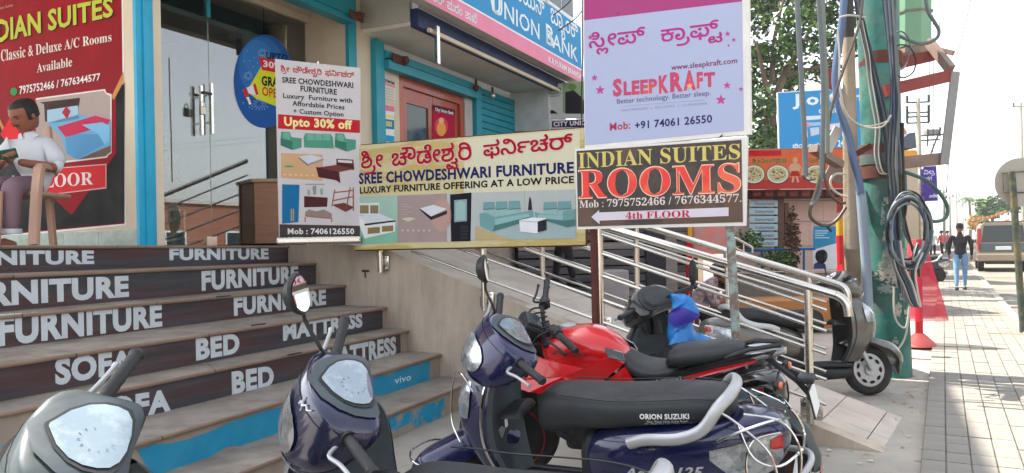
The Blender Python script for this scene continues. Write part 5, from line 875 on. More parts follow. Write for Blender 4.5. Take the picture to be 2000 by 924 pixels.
# ---- hotel rooms sign and mattress sign on their posts
SG = fromdir(atY(1123, 400, 5.15), 30)
def signpost(name, label, px0, y0, px1, y1, r, m, off=-.05):
    t = thing(name, label, 'post', tuple(SG.hit(px1, y1, off))); b = MB(); b.tube([SG.hit(px1, y1, off), SG.hit(px0, y0, off)], r, 4 if r > .03 else 10); b.build('pole', m, t); return t
signpost('sign_post', 'pale rusty pipe holding up the right side of the hotel rooms sign', 1417, 280, 1443, 760, .028, mat('rusty_pipe', '8fa3a0', .7, var=.2, scale=6, col2='6b4a38', c2amt=.8, c2scale=7, bump=.3), -.045)
signpost('sign_post', 'dark red square post behind the left side of the hotel rooms sign', 1150, 0, 1167, 780, .026, m_rust, -.06)
rs = thing('rooms_sign', 'brown hotel rooms sign in a white frame with a white arrow pointing left', 'sign', tuple(SG.hit(1290, 445)))
fr = [(1123, 291), (1460, 267), (1456, 441), (1127, 448)]
b = MB(); b.prism([SG.hit(*q, .03) for q in fr], SG.n * .03); b.build('sign_box', mat('sign_frame_white', 'd6d6d2', .5, var=.05, dirt='9a948a', damt=.3, dscale=4), rs)
sh = Sheet(SG, rs, .031); BR = mat('sign_brown', '241c1c', .35, var=.1, col2='6a4c36', c2amt=.5, c2scale=1.6)
sh.poly([(1126, 295), (1448, 273), (1451, 434), (1129, 443)], BR, 1)
sh.text('INDIAN SUITES', (1130, 329), (1446, 310), 30, c('c9b96a'), 2, serif=True, h2=29)
RG = mat('rooms_red', 'd8281e', .35, var=.1, col2='e0603a', c2amt=.9, c2scale=2.2)
sh.text('ROOMS', (1130, 388), (1448, 375), 55, c('ecc8b4'), 2, serif=True, bold=.012, h2=56); sh.text('ROOMS', (1132, 387), (1446, 374), 53, RG, 3, serif=True, h2=54)
sh.text('Mob : 7975752466 / 7676344577.', (1132, 406), (1448, 394), 14, c('d8ccc8'), 2, serif=True, h2=15)
sh.poly([(1155, 424), (1170, 410), (1170, 415), (1423, 405), (1423, 422), (1171, 431), (1171, 438)], c('c9c4d0'), 2)
sh.text('4th FLOOR', (1222, 428), (1348, 424), 13, c('b81838'), 3, serif=True)
sh.done()
ms = thing('mattress_sign', 'tall white mattress shop board with a magenta top and pink stars, above the rooms sign', 'sign', tuple(SG.hit(1300, 285, -.02)))
fr = [(1136, -160), (1459, -215), (1466, 262), (1142, 292)]
b = MB(); b.prism([SG.hit(*q, .012) for q in fr], SG.n * .045); b.build('sign_box', mat('sign_frame_white', 'd6d6d2', .5), ms)
sh = Sheet(SG, ms, .0125); MG = mat('magenta_print', '96176a', .35, var=.06); PK = c('b04488'); PU = c('a8307e')
sh.poly([(1141, -150), (1449, -205), (1449, 3), (1141, 40)], MG, 1); sh.poly([(1141, 40), (1449, 3), (1453, 255), (1143, 284)], mat('board_white', '9da6c6', .38, var=.03), 1)
sh.text('si las len pav', (1150, 94), (1261, 81), 33, PU, 2, kn=True, bold=10, h2=33); sh.text('kanc aa ras phav ttas', (1291, 82), (1411, 66), 33, PU, 2, kn=True, bold=10, h2=33)
sh.text('www.sleepkraft.com', (1311, 137), (1440, 123), 10, c('7a3058'), 2, bold=.014)
SR = mat('logo_red', 'b02a5c', .4, col2='c8503c', c2amt=.7, c2scale=3)
V = (('S', 1197, 1215, 187, 30), ('LEEP', 1218, 1284, 185, 24), ('K', 1287, 1306, 181, 31), ('R', 1309, 1334, 178, 34), ('A', 1335, 1359, 175, 34), ('F', 1361, 1373, 171, 28), ('T', 1375, 1397, 169, 25))
for tx, x0, x1, yb, h in V: sh.text(tx, (x0, yb), (x1, yb - (x1 - x0) * .085), h, SR, 2, bold=.05)
sh.star(1347, 168, 7, c('d8a890'), 3)
sh.text('Better technology. Better sleep.', (1205, 203), (1388, 186), 9.5, c('5c5c80'), 2, bold=.006); sh.line([(1214, 208), (1376, 195)], .6, c('8c8ca8'), 2)
sh.text('MATTRESSES  |  PILLOWS  |  CUSHIONS', (1214, 218), (1381, 204), 4.5, c('8c8ca8'), 2, bold=.0)
sh.text('Mob:', (1191, 255), (1231, 251), 14, c('a83458'), 2, bold=.02); sh.text('+91 74061 26550', (1240, 252), (1391, 239), 14, c('2c2460'), 2, bold=.02)
for x, y, r, m in ((1161, 152, 7, PK), (1172, 176, 10, PK), (1153, 73, 6, PK), (1144, 62, 4, c('b8a0c4')), (1153, 53, 3, c('b8a0c4')), (1421, 66, 6, PK), (1433, 78, 5, PK), (1423, 89, 3, PK), (1420, 167, 8, PK), (1447, 174, 5, PK), (1408, 195, 11, PK)): sh.star(x, y, r, m)
sh.poly([(1404, 268), (1412, 261), (1410, 268)], c('2a2a2c'), 3); sh.done()
# ================================================================ behind the ramp and along the street
YB = 13.0
def quadbox(Y, x0, y0, x1, y1, dep=.1, mb=None, ch=.006):
    """upright box facing the camera axis whose front face spans two photographed corners at distance Y"""
    a, b_ = atY(x0, y1, Y), atY(x1, y0, Y); mb = mb or MB(); mb.bbox(a.x, b_.x, Y, Y + dep, a.z, b_.z, ch); return mb
m_plank = mat('weathered_plank', '57555a', .85, var=.3, scale=2, stretch=(1, 1, 12), bump=.5, dirt='83796f', damt=.5, dscale=1.5)
m_plank2 = mat('weathered_plank_pale', '8d8480', .85, var=.3, scale=2, stretch=(1, 1, 12), bump=.5)
# closed wooden kiosk
kk = thing('wooden_kiosk', 'shut kiosk of weathered grey horizontal planks behind the ramp railing', 'kiosk', tuple(atY(1250, 620, 11.2)))
b = quadbox(11.25, 1010, 250, 1346, 660, 1.6); b.build('carcass', m_dark, kk)
rnd = random.Random(11)
zt, zb = atY(1200, 330, 11.2).z, .02; n = 21; h = (zt - zb) / n
for i in range(n):
    z = zb + i * h
    for (p0, p1) in ((1012, 1262), (1298, 1346)):
        a, b_ = atY(p0, 500, 11.2), atY(p1, 500, 11.2); q = MB(); dz = rnd.uniform(-.008, .008)
        q.bbox(a.x, b_.x + rnd.uniform(-.02, .0), 11.15 + rnd.uniform(-.015, .015), 11.2, z + .012 + dz, z + h - .008 + dz, .004); q.build('plank', rnd.choice([m_plank, m_plank, m_plank2]), kk)
quadbox(11.08, 1265, 330, 1296, 665, .1).build('post', mat('kiosk_post', '35323a', .8, var=.25, scale=5), kk)
quadbox(11.1, 1302, 462, 1322, 600, .06).build('loose_board', m_plank2, kk)
quadbox(11.02, 1010, 318, 1350, 335, 1.8).build('roof_sheet', m_plank, kk)
t = thing('cabinet', 'pale grey cabinet standing in front of the plank kiosk', 'cabinet', tuple(atZ(1200, 640, 0))); mcb = mat('pale_cabinet', 'a9a2a4', .7, var=.1, dirt='7d7474')
b = quadbox(10.4, 1176, 528, 1228, 640, .5, ch=.02); b.build('body', mcb, t); quadbox(10.37, 1180, 534, 1224, 600, .025).build('door', mcb, t)
t = thing('red_post', 'slim post painted red with a yellow top beside the pink board', 'post', tuple(atY(1348, 600, 10.8))); quadbox(10.8, 1344, 462, 1352, 640, .07).build('pole', c('c2141f'), t); quadbox(10.8, 1344, 440, 1352, 462, .07).build('top', c('e0a030'), t)
t = thing('pink_board', 'faded pink and grey board over the shaded stall behind the railing', 'board', tuple(atY(1388, 498, 11))); quadbox(11, 1356, 436, 1432, 497, .05).build('panel', mat('faded_pink', 'cf7f78', .7, var=.1, col2='a39a94', c2amt=.7, c2scale=5), t)
b = MB(); [quadbox(11.05, x, 497, x + 5, 640, .05, b) for x in (1358, 1426)]; b.build('frame', m_rust, t)
# low grey wall with a ledge and an orange slab in front
lw = thing('low_wall', 'low grey rendered wall with a light coping behind the silver scooter', 'wall', tuple(atY(1530, 590, 12.4)))
quadbox(12.4, 1418, 533, 1660, 640, .2).build('wall_body', mat('grey_render', '75736e', .9, var=.12, scale=1.5, dirt='9a9384', damt=.5, bump=.2), lw)
quadbox(12.36, 1418, 528, 1660, 534, .28).build('coping', m_kerb, lw)
t = thing('orange_platform', 'low ochre plastered platform in front of the grey wall', 'platform', tuple(atY(1530, 640, 11.9)))
quadbox(11.4, 1420, 586, 1640, 645, 1.0).build('slab', mat('ochre_plaster', 'b07a45', .85, var=.15, scale=2, dirt='7d5a3a'), t)
# eatery: banner, menu boards, pink wall
YE = 14.2; EP = fromdir(atY(1460, 330, YE), 6)
er = thing('eatery', 'small street eatery with a pale pink wall behind the wires', 'building', tuple(atY(1560, 640, YE + .4)))
quadbox(YE + .5, 1440, 372, 1720, 680, 2.5).build('wall', mat('pale_pink_wall', 'c9aca4', .85, var=.06, scale=2, dirt='a08a80', damt=.4), er)
for k in range(5):
    a, b_ = 1530 + k * 26, 1555 + k * 26; quadbox(YE + .47, a, 392, b_, 432, .03).build('wall_panel', mat('pale_pink_wall', 'c9aca4'), er); quadbox(YE + .47, a, 433.5, b_, 480, .03).build('wall_panel', mat('pale_pink_wall', 'c9aca4'), er)
quadbox(YE + .2, 1460, 386, 1690, 392, .4).build('shelf', m_kerb, er)
quadbox(YE + .1, 1440, 288, 1700, 292, 2.2).build('roof_sheet', m_plank2, er)
quadbox(YE + .12, 1518, 388, 1531, 560, .12).build('post', mat('brown_post', '5c4438', .8, var=.25, stretch=(5, 5, 1)), er); quadbox(YE + .14, 1534, 396, 1541, 480, .1).build('post', mat('brown_post', '5c4438'), er)
eb = thing('eatery_banner', 'orange red eatery banner printed with plates of food', 'banner', tuple(EP.hit(1560, 368)))
b = MB(); b.prism([EP.hit(*q) for q in ((1440, 293), (1712, 291), (1712, 367), (1440, 370))], EP.n * .03); b.build('banner_sheet', mat('banner_orange', 'c8561e', .5, var=.08), eb)
sh = Sheet(EP, eb, .002)
sh.poly([(1440, 345), (1500, 352), (1560, 346), (1620, 352), (1712, 340), (1712, 367), (1440, 370)], mat('banner_red', 'a81010', .5, var=.1), 1)
sh.poly([(1440, 294), (1526, 294), (1526, 304), (1440, 306)], c('b3141c'), 1)
DG = c('2e4a26')
for (a_, b_) in (((1470, 319), (1535, 317)), ((1570, 317), (1612, 318)), ((1640, 318), (1690, 318))): sh.text('shi ras len ni la ga ji pa', a_, b_, 9, c('d8c060'), 2, kn=True, bold=40); sh.text('shi ras len ni la ga ji pa', a_, b_, 9, DG, 3, kn=True, bold=15)
rnd = random.Random(2)
for cx in (1472, 1519, 1594, 1648):
    sh.ell(cx, 341, 22.5, 19, c('4a2a22'), 2); sh.ell(cx, 340.5, 21, 17.5, c('cfd0c4'), 3); sh.ell(cx, 340.5, 18, 14.5, c('b9b48e'), 4)
    for k in range(46): a = rnd.uniform(0, 6.28); r = rnd.random() ** .5; sh.ell(cx + 15 * r * math.cos(a), 340 + 12 * r * math.sin(a), rnd.uniform(1, 2.2), rnd.uniform(.8, 1.8), c(rnd.choice(['6a7a3a', 'b08040', 'd8d2b8', '8a5a30', '9aa45c', '7a3a20'])), 5, n=6)
SK = c('c99a7c')    # plain standing figure
sh.ell(1553, 313, 5, 6, SK, 4); sh.poly([(1546, 319), (1560, 319), (1563, 332), (1559, 345), (1547, 345), (1543, 332)], SK, 4); sh.line([(1546, 321), (1540, 330), (1545, 337)], 3, SK, 4); sh.line([(1560, 321), (1566, 330), (1565, 342)], 3, SK, 4)
sh.poly([(1546, 334), (1560, 334), (1562, 344), (1544, 344)], c('a81c1c'), 5); sh.line([(1550, 344), (1548, 356)], 4, SK, 4); sh.line([(1556, 344), (1559, 356)], 4, SK, 4); sh.done()
mn = thing('menu_board', 'dark maroon menu strip hanging under the eatery banner', 'menu', tuple(EP.hit(1545, 386)))
b = MB(); b.prism([EP.hit(*q, -.05) for q in ((1455, 371), (1700, 369), (1700, 387), (1455, 389))], EP.n * .03); b.build('board', c('2e1a18'), mn)
sh = Sheet(EP, mn, -.048)
for k in range(9): x = 1470 + k * 24; sh.poly([(x, 372), (x + 17, 372), (x + 17, 384), (x, 385)], c('5a241c'), 1); sh.text('ga la ni', (x + 2, 382), (x + 15, 382), 6, c('9a5a48'), 2, kn=True)
sh.done()
pb = thing('price_board', 'white price board with rows of blue writing left of the brown post', 'notice board', tuple(EP.hit(1492, 480, -.2)))
for k in range(6):
    y = 391 + k * 15.5; b = MB(); b.prism([EP.hit(*q, -.15) for q in ((1464, y), (1519, y), (1519, y + 12.5), (1464, y + 12.5))], EP.n * .02); b.build('strip', c('a9bcc4'), pb)
    sh = Sheet(EP, pb, -.148); sh.text('ni ya la ga pa ra', (1474, y + 9.5), (1512, y + 9.5), 5.5, c('3a6a9a'), 1, kn=True, bold=8); sh.done()
t = thing('clinic_poster', 'blue and white poster with a portrait of a man on the eatery wall', 'poster', tuple(atY(1612, 524, 13.6)))
CP = fromdir(atY(1588, 480, 13.6), 2); b = MB(); b.prism([CP.hit(*q) for q in ((1588, 442), (1636, 442), (1636, 525), (1588, 525))], CP.n * .02); b.build('board', c('c4cad2'), t)
sh = Sheet(CP, t, .002); sh.poly([(1588, 442), (1636, 442), (1636, 474), (1588, 488)], c('2f7fa6'), 1)
for k in range(4): sh.line([(1592, 451 + k * 4.5), (1592 + (26, 24, 18, 28)[k], 451 + k * 4.5)], 2, c('9cc4d4'), 2)
sh.poly([(1589, 525), (1590, 516), (1598, 511), (1604, 511), (1612, 516), (1614, 525)], c('2c3a6a'), 2); sh.ell(1600, 505, 5, 7, c('9a7050'), 3); sh.poly([(1594, 503), (1595, 497), (1600, 495.5), (1605, 497), (1606, 503), (1603, 500), (1597, 500)], c('1c1614'), 4); sh.done()
# blue board of the grocery shop
JP = fromdir(atY(1518, 230, 17.5), 12)
jm = thing('grocery_sign', 'large blue grocery signboard half hidden by the wires in front of the tree', 'signboard', tuple(JP.hit(1610, 293)))
b = MB(); b.prism([JP.hit(*q) for q in ((1518, 180), (1745, 166), (1745, 296), (1521, 294))], JP.n * .12); b.build('board', c('c8d4da'), jm)
sh = Sheet(JP, jm, .002); sh.poly([(1520, 182), (1743, 168), (1743, 294), (1523, 292)], mat('grocery_blue', '0d84c4', .4, var=.04), 1)
sh.text('JioMart', (1548, 206), (1692, 199), 21, c('d8e4ec'), 2, bold=.03); sh.text('digital', (1599, 222), (1650, 219), 13, c('d8e4ec'), 2, bold=.01)
for q, col_ in ((((1574, 227), (1612, 225), (1612, 232), (1574, 235)), 'c9d6e6'), (((1576, 240), (1612, 238), (1612, 244), (1576, 247)), '9cb8dc'), (((1566, 252), (1576, 250), (1578, 268), (1570, 270)), 'dfe4ec'), (((1582, 250), (1600, 248), (1600, 262), (1584, 266)), 'b4c4d8'), (((1570, 240), (1580, 238), (1580, 248), (1570, 250)), 'e0a0b0'), (((1602, 245), (1640, 240), (1640, 252), (1604, 256)), 'd8c8d8'), (((1606, 260), (1618, 258), (1618, 272), (1606, 274)), 'dfe4ec'), (((1645, 235), (1670, 232), (1670, 262), (1645, 266)), 'cfdbe8')): sh.poly(q, c(col_), 2)
sh.text('ji ya la ga u ni ra', (1548, 289), (1625, 287), 9, c('e4ecf0'), 2, kn=True, bold=10); sh.text('24x7', (1636, 286), (1662, 285), 12, c('e4ecf0'), 2, bold=.02); sh.done()
# plants, blue pipe rail, dried creeper, parked bikes behind
def leafmass(name, label, cat, cen, rad, n, size, mats, group=None, seed=1, trunk=None, kind=None):
    r = random.Random(seed); t = thing(name, label, cat, (cen[0], cen[1], 0), group=group); b = MB()
    for k in range(n):
        while 1:
            p = Vector((r.uniform(-1, 1), r.uniform(-1, 1), r.uniform(-1, 1)))
            if p.length < 1: break
        p = Vector(cen) + Vector((p.x * rad[0], p.y * rad[1], p.z * rad[2])); s = size * r.uniform(.6, 1.3)
        u = Vector((r.gauss(0, 1), r.gauss(0, 1), r.gauss(0, .6))).normalized(); v = u.cross(Vector((r.gauss(0, 1), r.gauss(0, 1), r.gauss(0, 1)))).normalized() * .45
        w_ = u.cross(v).normalized() * s * .12
        b.add([p - u * s * .5, p + v * s * .5 + w_, p + u * s * .5, p - v * s * .5 + w_], [(0, 1, 2), (0, 2, 3)], r.choice([0, 0, 1, 2]))
    b.build('foliage', mats, t, kind='stuff')
    return t
LG = [mat('leaf_dark', '24401c', .6, var=.2), mat('leaf_mid', '3c6426', .55, var=.2), mat('leaf_light', '6f9440', .5, var=.2)]
DRY = [mat('dry_a', '5a4034', .85), mat('dry_b', '7a5c48', .85), mat('dry_c', '40302a', .85)]
p = atY(1462, 468, 13.2); leafmass('potted_plant', 'leafy green plant in front of the price board', 'plant', p, (.28, .2, .2), 260, .09, LG, seed=4)
p = atY(1520, 508, 12.9); leafmass('shrub', 'low green shrub behind the grey wall left of the dried creeper', 'plant', p, (.35, .2, .16), 260, .1, LG, seed=5)
p = atY(1548, 470, 12.95); leafmass('dried_creeper', 'dry brown creeper hanging beside the brown post', 'plant', p, (.13, .1, .62), 420, .1, DRY, seed=6)
t = thing('pipe_rail', 'blue painted pipe rail behind the low grey wall', 'railing', tuple(atY(1520, 520, 13.1)))
b = MB(); b.tube([atY(1455, 490, 13.1), atY(1592, 486, 13.1)], .022, 8); b.build('rail', c('1d5f96'), t)
for x in (1488, 1570): b = MB(); b.tube([atY(x, 488, 13.1), atY(x, 540, 13.1)], .02, 8); b.build('post', c('1d5f96'), t)
t = thing('small_handrail', 'short bright steel handrail seen above the ramp rail', 'railing', tuple(atY(1455, 500, 12.2)))
b = MB(); b.tube(spl([atY(1436, 465, 12.2), atY(1460, 478, 12.2), atY(1468, 484, 12.2), atY(1469, 494, 12.2)], 4), .022, 8); b.tube([atY(1436, 484, 12.2), atY(1462, 497, 12.2)], .014, 6); b.tube([atY(1452, 475, 12.2), atY(1452, 500, 12.2)], .015, 6); b.build('rail', m_steel, t)
# the hoarding beyond the bank
HP = fromdir(atY(1080, 200, 13.5), 16)
hb = thing('hoarding', 'white hoarding with a portrait and a dark figure beyond the bank', 'hoarding', tuple(HP.hit(1085, 232)))
b = MB(); b.prism([HP.hit(*q) for q in ((1022, 171), (1165, 155), (1165, 230), (1024, 232))], HP.n * .06); b.build('board', c('c2c4c2'), hb)
b = MB(); b.tube([HP.hit(1023, 170, -.1), HP.hit(1024, 480, -.1)], .025, 6); b.build('post', m_rust, hb)
sh = Sheet(HP, hb, .002); sh.poly([(1099, 163), (1165, 156), (1165, 222), (1099, 220)], c('8aa07a'), 1); sh.poly([(1104, 180), (1120, 176), (1136, 190), (1150, 210), (1150, 222), (1104, 222)], c('26242a'), 2); sh.ell(1118, 170, 8, 6, c('6a8a40'), 2)
sh.ell(1062, 184, 6.5, 9, c('a08060'), 2); sh.poly([(1055, 184), (1056, 174), (1062, 171), (1068, 174), (1069, 182), (1064, 178)], c('1c1a18'), 3); sh.rect(1073, 173, 1095, 178, c('2e3a6a'), 2, sl=-.07); sh.line([(1073, 184), (1095, 182)], 1.2, c('6a7078'), 2); sh.line([(1073, 189), (1093, 187)], 1.2, c('6a7078'), 2)
sh.poly([(1040, 222), (1080, 215), (1090, 222)], c('2a2c34'), 2); sh.done()
cb = thing('bank_flag_sign', 'maroon and white bank sign box under the hoarding', 'sign', tuple(HP.hit(1090, 262)))
b = MB(); b.prism([HP.hit(*q) for q in ((1034, 236), (1165, 232), (1165, 268), (1034, 270))], HP.n * .1); b.build('box', c('d0ccd0'), cb)
sh = Sheet(HP, cb, .002); sh.poly([(1035, 237), (1056, 236), (1056, 262), (1035, 262)], c('7a1c4c'), 1); sh.poly([(1078, 237), (1165, 232), (1165, 248), (1078, 249)], c('3a1c4c'), 1); sh.poly([(1076, 252), (1165, 249), (1165, 254), (1076, 256)], c('c01c3c'), 1)
sh.text('CUB', (1059, 254), (1074, 253), 7, c('a01c4c'), 2, bold=.04); sh.text('CITY UNION BANK', (1081, 247), (1196, 241), 8.5, c('e0dce4'), 2, bold=.04); sh.done()
# ---------------------------------------------------------------- trees
m_bark = mat('bark', '5a4a3c', .9, var=.3, scale=4, bump=.8, dirt='7a6c58')
def tree(name, label, base, segs, clumps, nleaf, size, mats, seed, group=None):
    r = random.Random(seed); t = thing(name, label, 'tree', base, group=group)
    b = MB()
    for pts, r0, r1 in segs:
        P = spl([Vector(q) for q in pts], 4); k = len(P); b.tube(P, [r0 + (r1 - r0) * i / (k - 1) for i in range(k)], 7)
    b.build('trunk', m_bark, t)
    b = MB()
    for c_, rd_ in clumps:
        c_ = Vector(c_)
        for k in range(int(nleaf * rd_[0] * rd_[2])):
            d = Vector((r.gauss(0, 1), r.gauss(0, 1), r.gauss(0, 1))).normalized(); q = r.uniform(.35, 1.08)
            p = c_ + Vector((d.x * rd_[0] * q, d.y * rd_[1] * q, d.z * rd_[2] * q)); s = size * r.uniform(.6, 1.4)
            u = Vector((r.gauss(0, 1), r.gauss(0, 1), r.gauss(-.3, .6))).normalized(); v = u.cross(Vector((r.gauss(0, 1), r.gauss(0, 1), r.gauss(0, 1)))).normalized() * .5
            w_ = u.cross(v).normalized() * s * .15
            b.add([p - u * s * .5, p + v * s * .5 + w_, p + u * s * .5, p - v * s * .5 + w_], [(0, 1, 2), (0, 2, 3)], r.choice([0, 0, 1, 1, 2]))
    b.build('crown', mats, t, kind='stuff'); return t
LT = [mat('tree_leaf_dark', '22401c', .5, var=.25), mat('tree_leaf_mid', '3c6228', .45, var=.25), mat('tree_leaf_light', '68883c', .4, var=.2)]
def A(px, py, Y): return tuple(atY(px, py, Y))
def tree_at(label, Y, trunkpx, limbs, clumps, nleaf, size, seed, mats=LT):
    base = tuple(atZ(trunkpx, 472, 0)) if False else (atY(trunkpx, 500, Y).x, Y, 0)
    segs = [([base, A(trunkpx, 330, Y), A(trunkpx - 6, 190, Y)], .22, .15)] + [([A(x, y, Y + dy) for x, y, dy in L], r0, .03) for L, r0 in limbs]
    s = Y / 1500
    return tree('street_tree', label, base, segs, [(A(x, y, Y + dy), (rx * s, rx * s * .9, rz * s)) for x, y, dy, rx, rz in clumps], nleaf, size, mats, seed)
rnd = random.Random(21)
cl = [(1480 + rnd.uniform(-15, 15), 40 + k * 58 + rnd.uniform(-15, 15), rnd.uniform(-.6, 1), rnd.uniform(34, 50), rnd.uniform(26, 40)) for k in range(5)] + [(1545 + rnd.uniform(-14, 14), -10 + k * 52, rnd.uniform(-1, 1), rnd.uniform(36, 54), rnd.uniform(24, 36)) for k in range(5)] + [(1610 + rnd.uniform(-14, 14), -20 + k * 52, rnd.uniform(-1, 1), rnd.uniform(36, 50), rnd.uniform(24, 36)) for k in range(4)] + [(1665 + rnd.uniform(-14, 14), -20 + k * 55, rnd.uniform(-1, 1), rnd.uniform(28, 40), rnd.uniform(24, 34)) for k in range(3)]
cl += [(1490 + rnd.uniform(-25, 190), rnd.uniform(-60, 150), rnd.uniform(.5, 2.5), rnd.uniform(24, 34), rnd.uniform(18, 26)) for k in range(12)] + [(1500, 262, 0, 40, 30), (1540, 280, .5, 30, 20), (1545, -110, 0, 90, 50), (1640, -110, 0, 70, 50)]
tree_at('broad green tree filling the gap behind the blue grocery sign', 19.5, 1508, [([(1506, 220, 0), (1530, 150, .1), (1560, 100, .2), (1590, 40, .3)], .12), ([(1503, 200, 0), (1490, 140, -.1), (1478, 80, -.2)], .09), ([(1530, 150, .1), (1560, 140, -.2), (1600, 130, -.3), (1640, 110, -.3)], .06), ([(1508, 160, 0), (1512, 80, .2), (1530, 0, .3)], .08)], cl, 1150, .19, 31)
# ---------------------------------------------------------------- far street
def block(name, label, off0, off1, a0, a1, h, m, win=None, cat='building'):
    t = thing(name, label, cat, tuple(ST((off0 + off1) / 2, (a0 + a1) / 2))); b = MB(SM); b.bbox(off0, off1, a0, a1, -.1, h, .03); b.build('wall', m, t)
    b = MB(SM); b.box(off0 - .1, off1 + .1, a0 - .1, a1 + .1, h + .003, h + .15); b.build('roof_slab', m_greywall, t)
    side = off1 + .01 if off1 < 1 else off0 - .01
    nfl = int(h // 3); nw = max(1, int((a1 - a0) // 3.2))
    for f in range(nfl):
        for k in range(nw):
            y = a0 + (k + .5) * (a1 - a0) / nw; b = MB(SM); b.box(side - .03, side + .03, y - .6, y + .6, .9 + f * 3, 2.2 + f * 3); w_ = b.build('window', m_white, t)
            b = MB(SM); b.box(side - .034, side + .034, y - .52, y + .52, .98 + f * 3, 2.12 + f * 3); b.build('pane', mat('far_glass', '26363c', .08), w_)
    for k in range(max(1, int((off1 - off0) // 3))):     # the end facing the camera
        x = off0 + (k + .5) * 3
        for f in range(nfl): b = MB(SM); b.box(x - .6, x + .6, a0 - .02, a0 - .002, .9 + f * 3, 2.2 + f * 3); b.build('window', mat('far_glass', '26363c', .08), t)
    return t
mk = lambda n, h: mat(n, h, .85, var=.06, scale=.6, dirt='9a9084', damt=.3, dscale=.4)
block('shop_row', 'low yellow and grey shop row behind the wire pole', -9, -2.6, 24, 33, 3.4, mk('wall_sand', 'b8aa94'))
block('shop_building', 'beige building with rusty edge behind the coil of wires', -8, -1.7, 34, 46, 3.9, mk('wall_beige', 'c0a890'))
block('shop_building', 'pale building beyond the purple vertical sign', -8, -1.4, 48, 70, 5.2, mk('wall_pale', 'c4beb6'))
block('far_building', 'pale far building left of the palm tree', -9, -2.0, 80, 120, 6.0, mk('wall_grey', 'bcb8b6'))
block('far_building', 'low yellow and blue shop at the right edge of the road', 10.5, 16, 38, 60, 4.2, mk('wall_yellow', 'c8b870'))
block('far_building', 'pale blue building beyond the yellow shop', 10.5, 18, 64, 96, 6.5, mk('wall_bluish', 'a8bcc8'))
block('far_building', 'faint building at the end of the road', 11, 20, 110, 160, 7, mk('wall_faint', 'c8c0b8'))
for i_, (a0, a1, h_, m_) in enumerate(((-16, -6, 4.2, mk('opp_cream', 'a8987c')), (-5, 3, 3.0, mk('opp_brick', '8a4a3c')), (4, 12, 3.6, mk('opp_grey', '7c8074')), (13, 22, 4.6, mk('opp_teal', '4c6a6a')), (23, 34, 3.4, mk('opp_red', '8c5a48')))): block('opposite_shop', ('cream', 'brick red', 'grey', 'teal', 'rust coloured')[i_] + ' low shop on the far side of the road, mirrored in the shop glass', 12.5, 18, a0, a1, h_, m_)
for i_, y_ in enumerate((2.0, 9.5, 17)):
    t = thing('utility_pole', 'dark pole across the road mirrored in the glass, ' + ('nearest', 'middle', 'farthest')[i_], 'utility pole', tuple(ST(9.8, y_))); b = MB(SM); b.tube([(9.8, y_, 0), (9.9, y_, 8.5)], [.13, .09], 8); b.box(9.0, 10.6, y_ - .05, y_ + .05, 7.4, 7.5); b.build('shaft', m_black, t)
    b = MB(SM); [b.tube(spl([(9.8 + k * .3, y_ - 7, 7.3), (9.8 + k * .3, y_ - 3.5, 6.6), (9.8 + k * .3, y_, 7.4)], 5), .02, 4) for k in (-1, 0, 1)]; b.build('wires', m_black, t)
# blue-grey gable roof and yellow front glimpsed right of the green pole
t = thing('gable_shop', 'shop with a dark gable roof and yellow fascia seen right of the green pole', 'building', A(1800, 470, 24)); YY = 24
quadbox(YY, 1744, 296, 1792, 560, 3).build('wall', mk('wall_sand', 'b8aa94'), t); quadbox(YY - .1, 1745, 293, 1790, 306, .1).build('fascia', c('d69a3c'), t)
b = MB(); b.prism([atY(*q, YY - .05) for q in ((1740, 292), (1790, 289), (1788, 258), (1775, 260), (1748, 284))], (0, 3, 0)); b.build('roof', mat('slate_roof', '4c5664', .7), t)
b = MB(); b.prism([atY(*q, YY + .4) for q in ((1742, 250), (1764, 246), (1772, 258), (1768, 272), (1742, 284))], (0, .05, 0)); b.build('round_sign', c('dd8a72'), t)
# purple vertical sign
t = thing('purple_sign', 'purple vertical shop sign hanging over the footpath', 'sign', A(1818, 395, 27)); VP_ = fromdir(A(1816, 360, 27), 29)
b = MB(); b.prism([VP_.hit(*q) for q in ((1803, 326), (1829, 324), (1832, 392), (1805, 393))], VP_.n * .15); b.build('box', c('4a3590'), t)
sh = Sheet(VP_, t, .002); sh.text('ni la ras', (1804, 341), (1826, 339), 9, c('dcd8ec'), 1, kn=True, bold=14); sh.text('pa ga', (1808, 353), (1820, 352), 8, c('dcd8ec'), 1, kn=True, bold=14); sh.text('ode', (1815, 386), (1831, 385), 7, c('dcd8ec'), 1, bold=.03); sh.done()
quadbox(27.3, 1799, 330, 1804, 470, .1).build('bracket_pole', m_steel, t)
# palm
def palm(base, h, label):
    t = thing('palm_tree', label, 'tree', base); bx_, by_, _ = base; r = random.Random(3)
    b = MB(); b.tube([(bx_, by_, 0), (bx_ + .2, by_, h * .5), (bx_, by_, h)], [.28, .2, .16], 7); b.build('trunk', m_bark, t)
    b = MB()
    for k in range(17):
        a = k * 2.4; el = r.uniform(-.2, .9); L = h * .32; P = []
        for i in range(7):
            q = i / 6; P.append(Vector((bx_ + math.cos(a) * L * q, by_ + math.sin(a) * L * q, h + L * (math.sin(el) * q - .75 * q * q))))
        for i in range(6):
            d = (P[i + 1] - P[i]).normalized(); s_ = d.cross(Vector((0, 0, 1))).normalized() * L * .2 * (1 - abs(i / 6 - .35)) 
            for j in range(3):
                o_ = P[i].lerp(P[i + 1], j / 3); dn = Vector((0, 0, -L * .1))
                for sg in (1, -1): b.add([o_, o_ + d * L * .06, o_ + s_ * sg + d * L * .09 + dn], [(0, 1, 2)])
    b.build('crown', mat('palm_leaf', '4f6a3e', .6), t, kind='stuff')
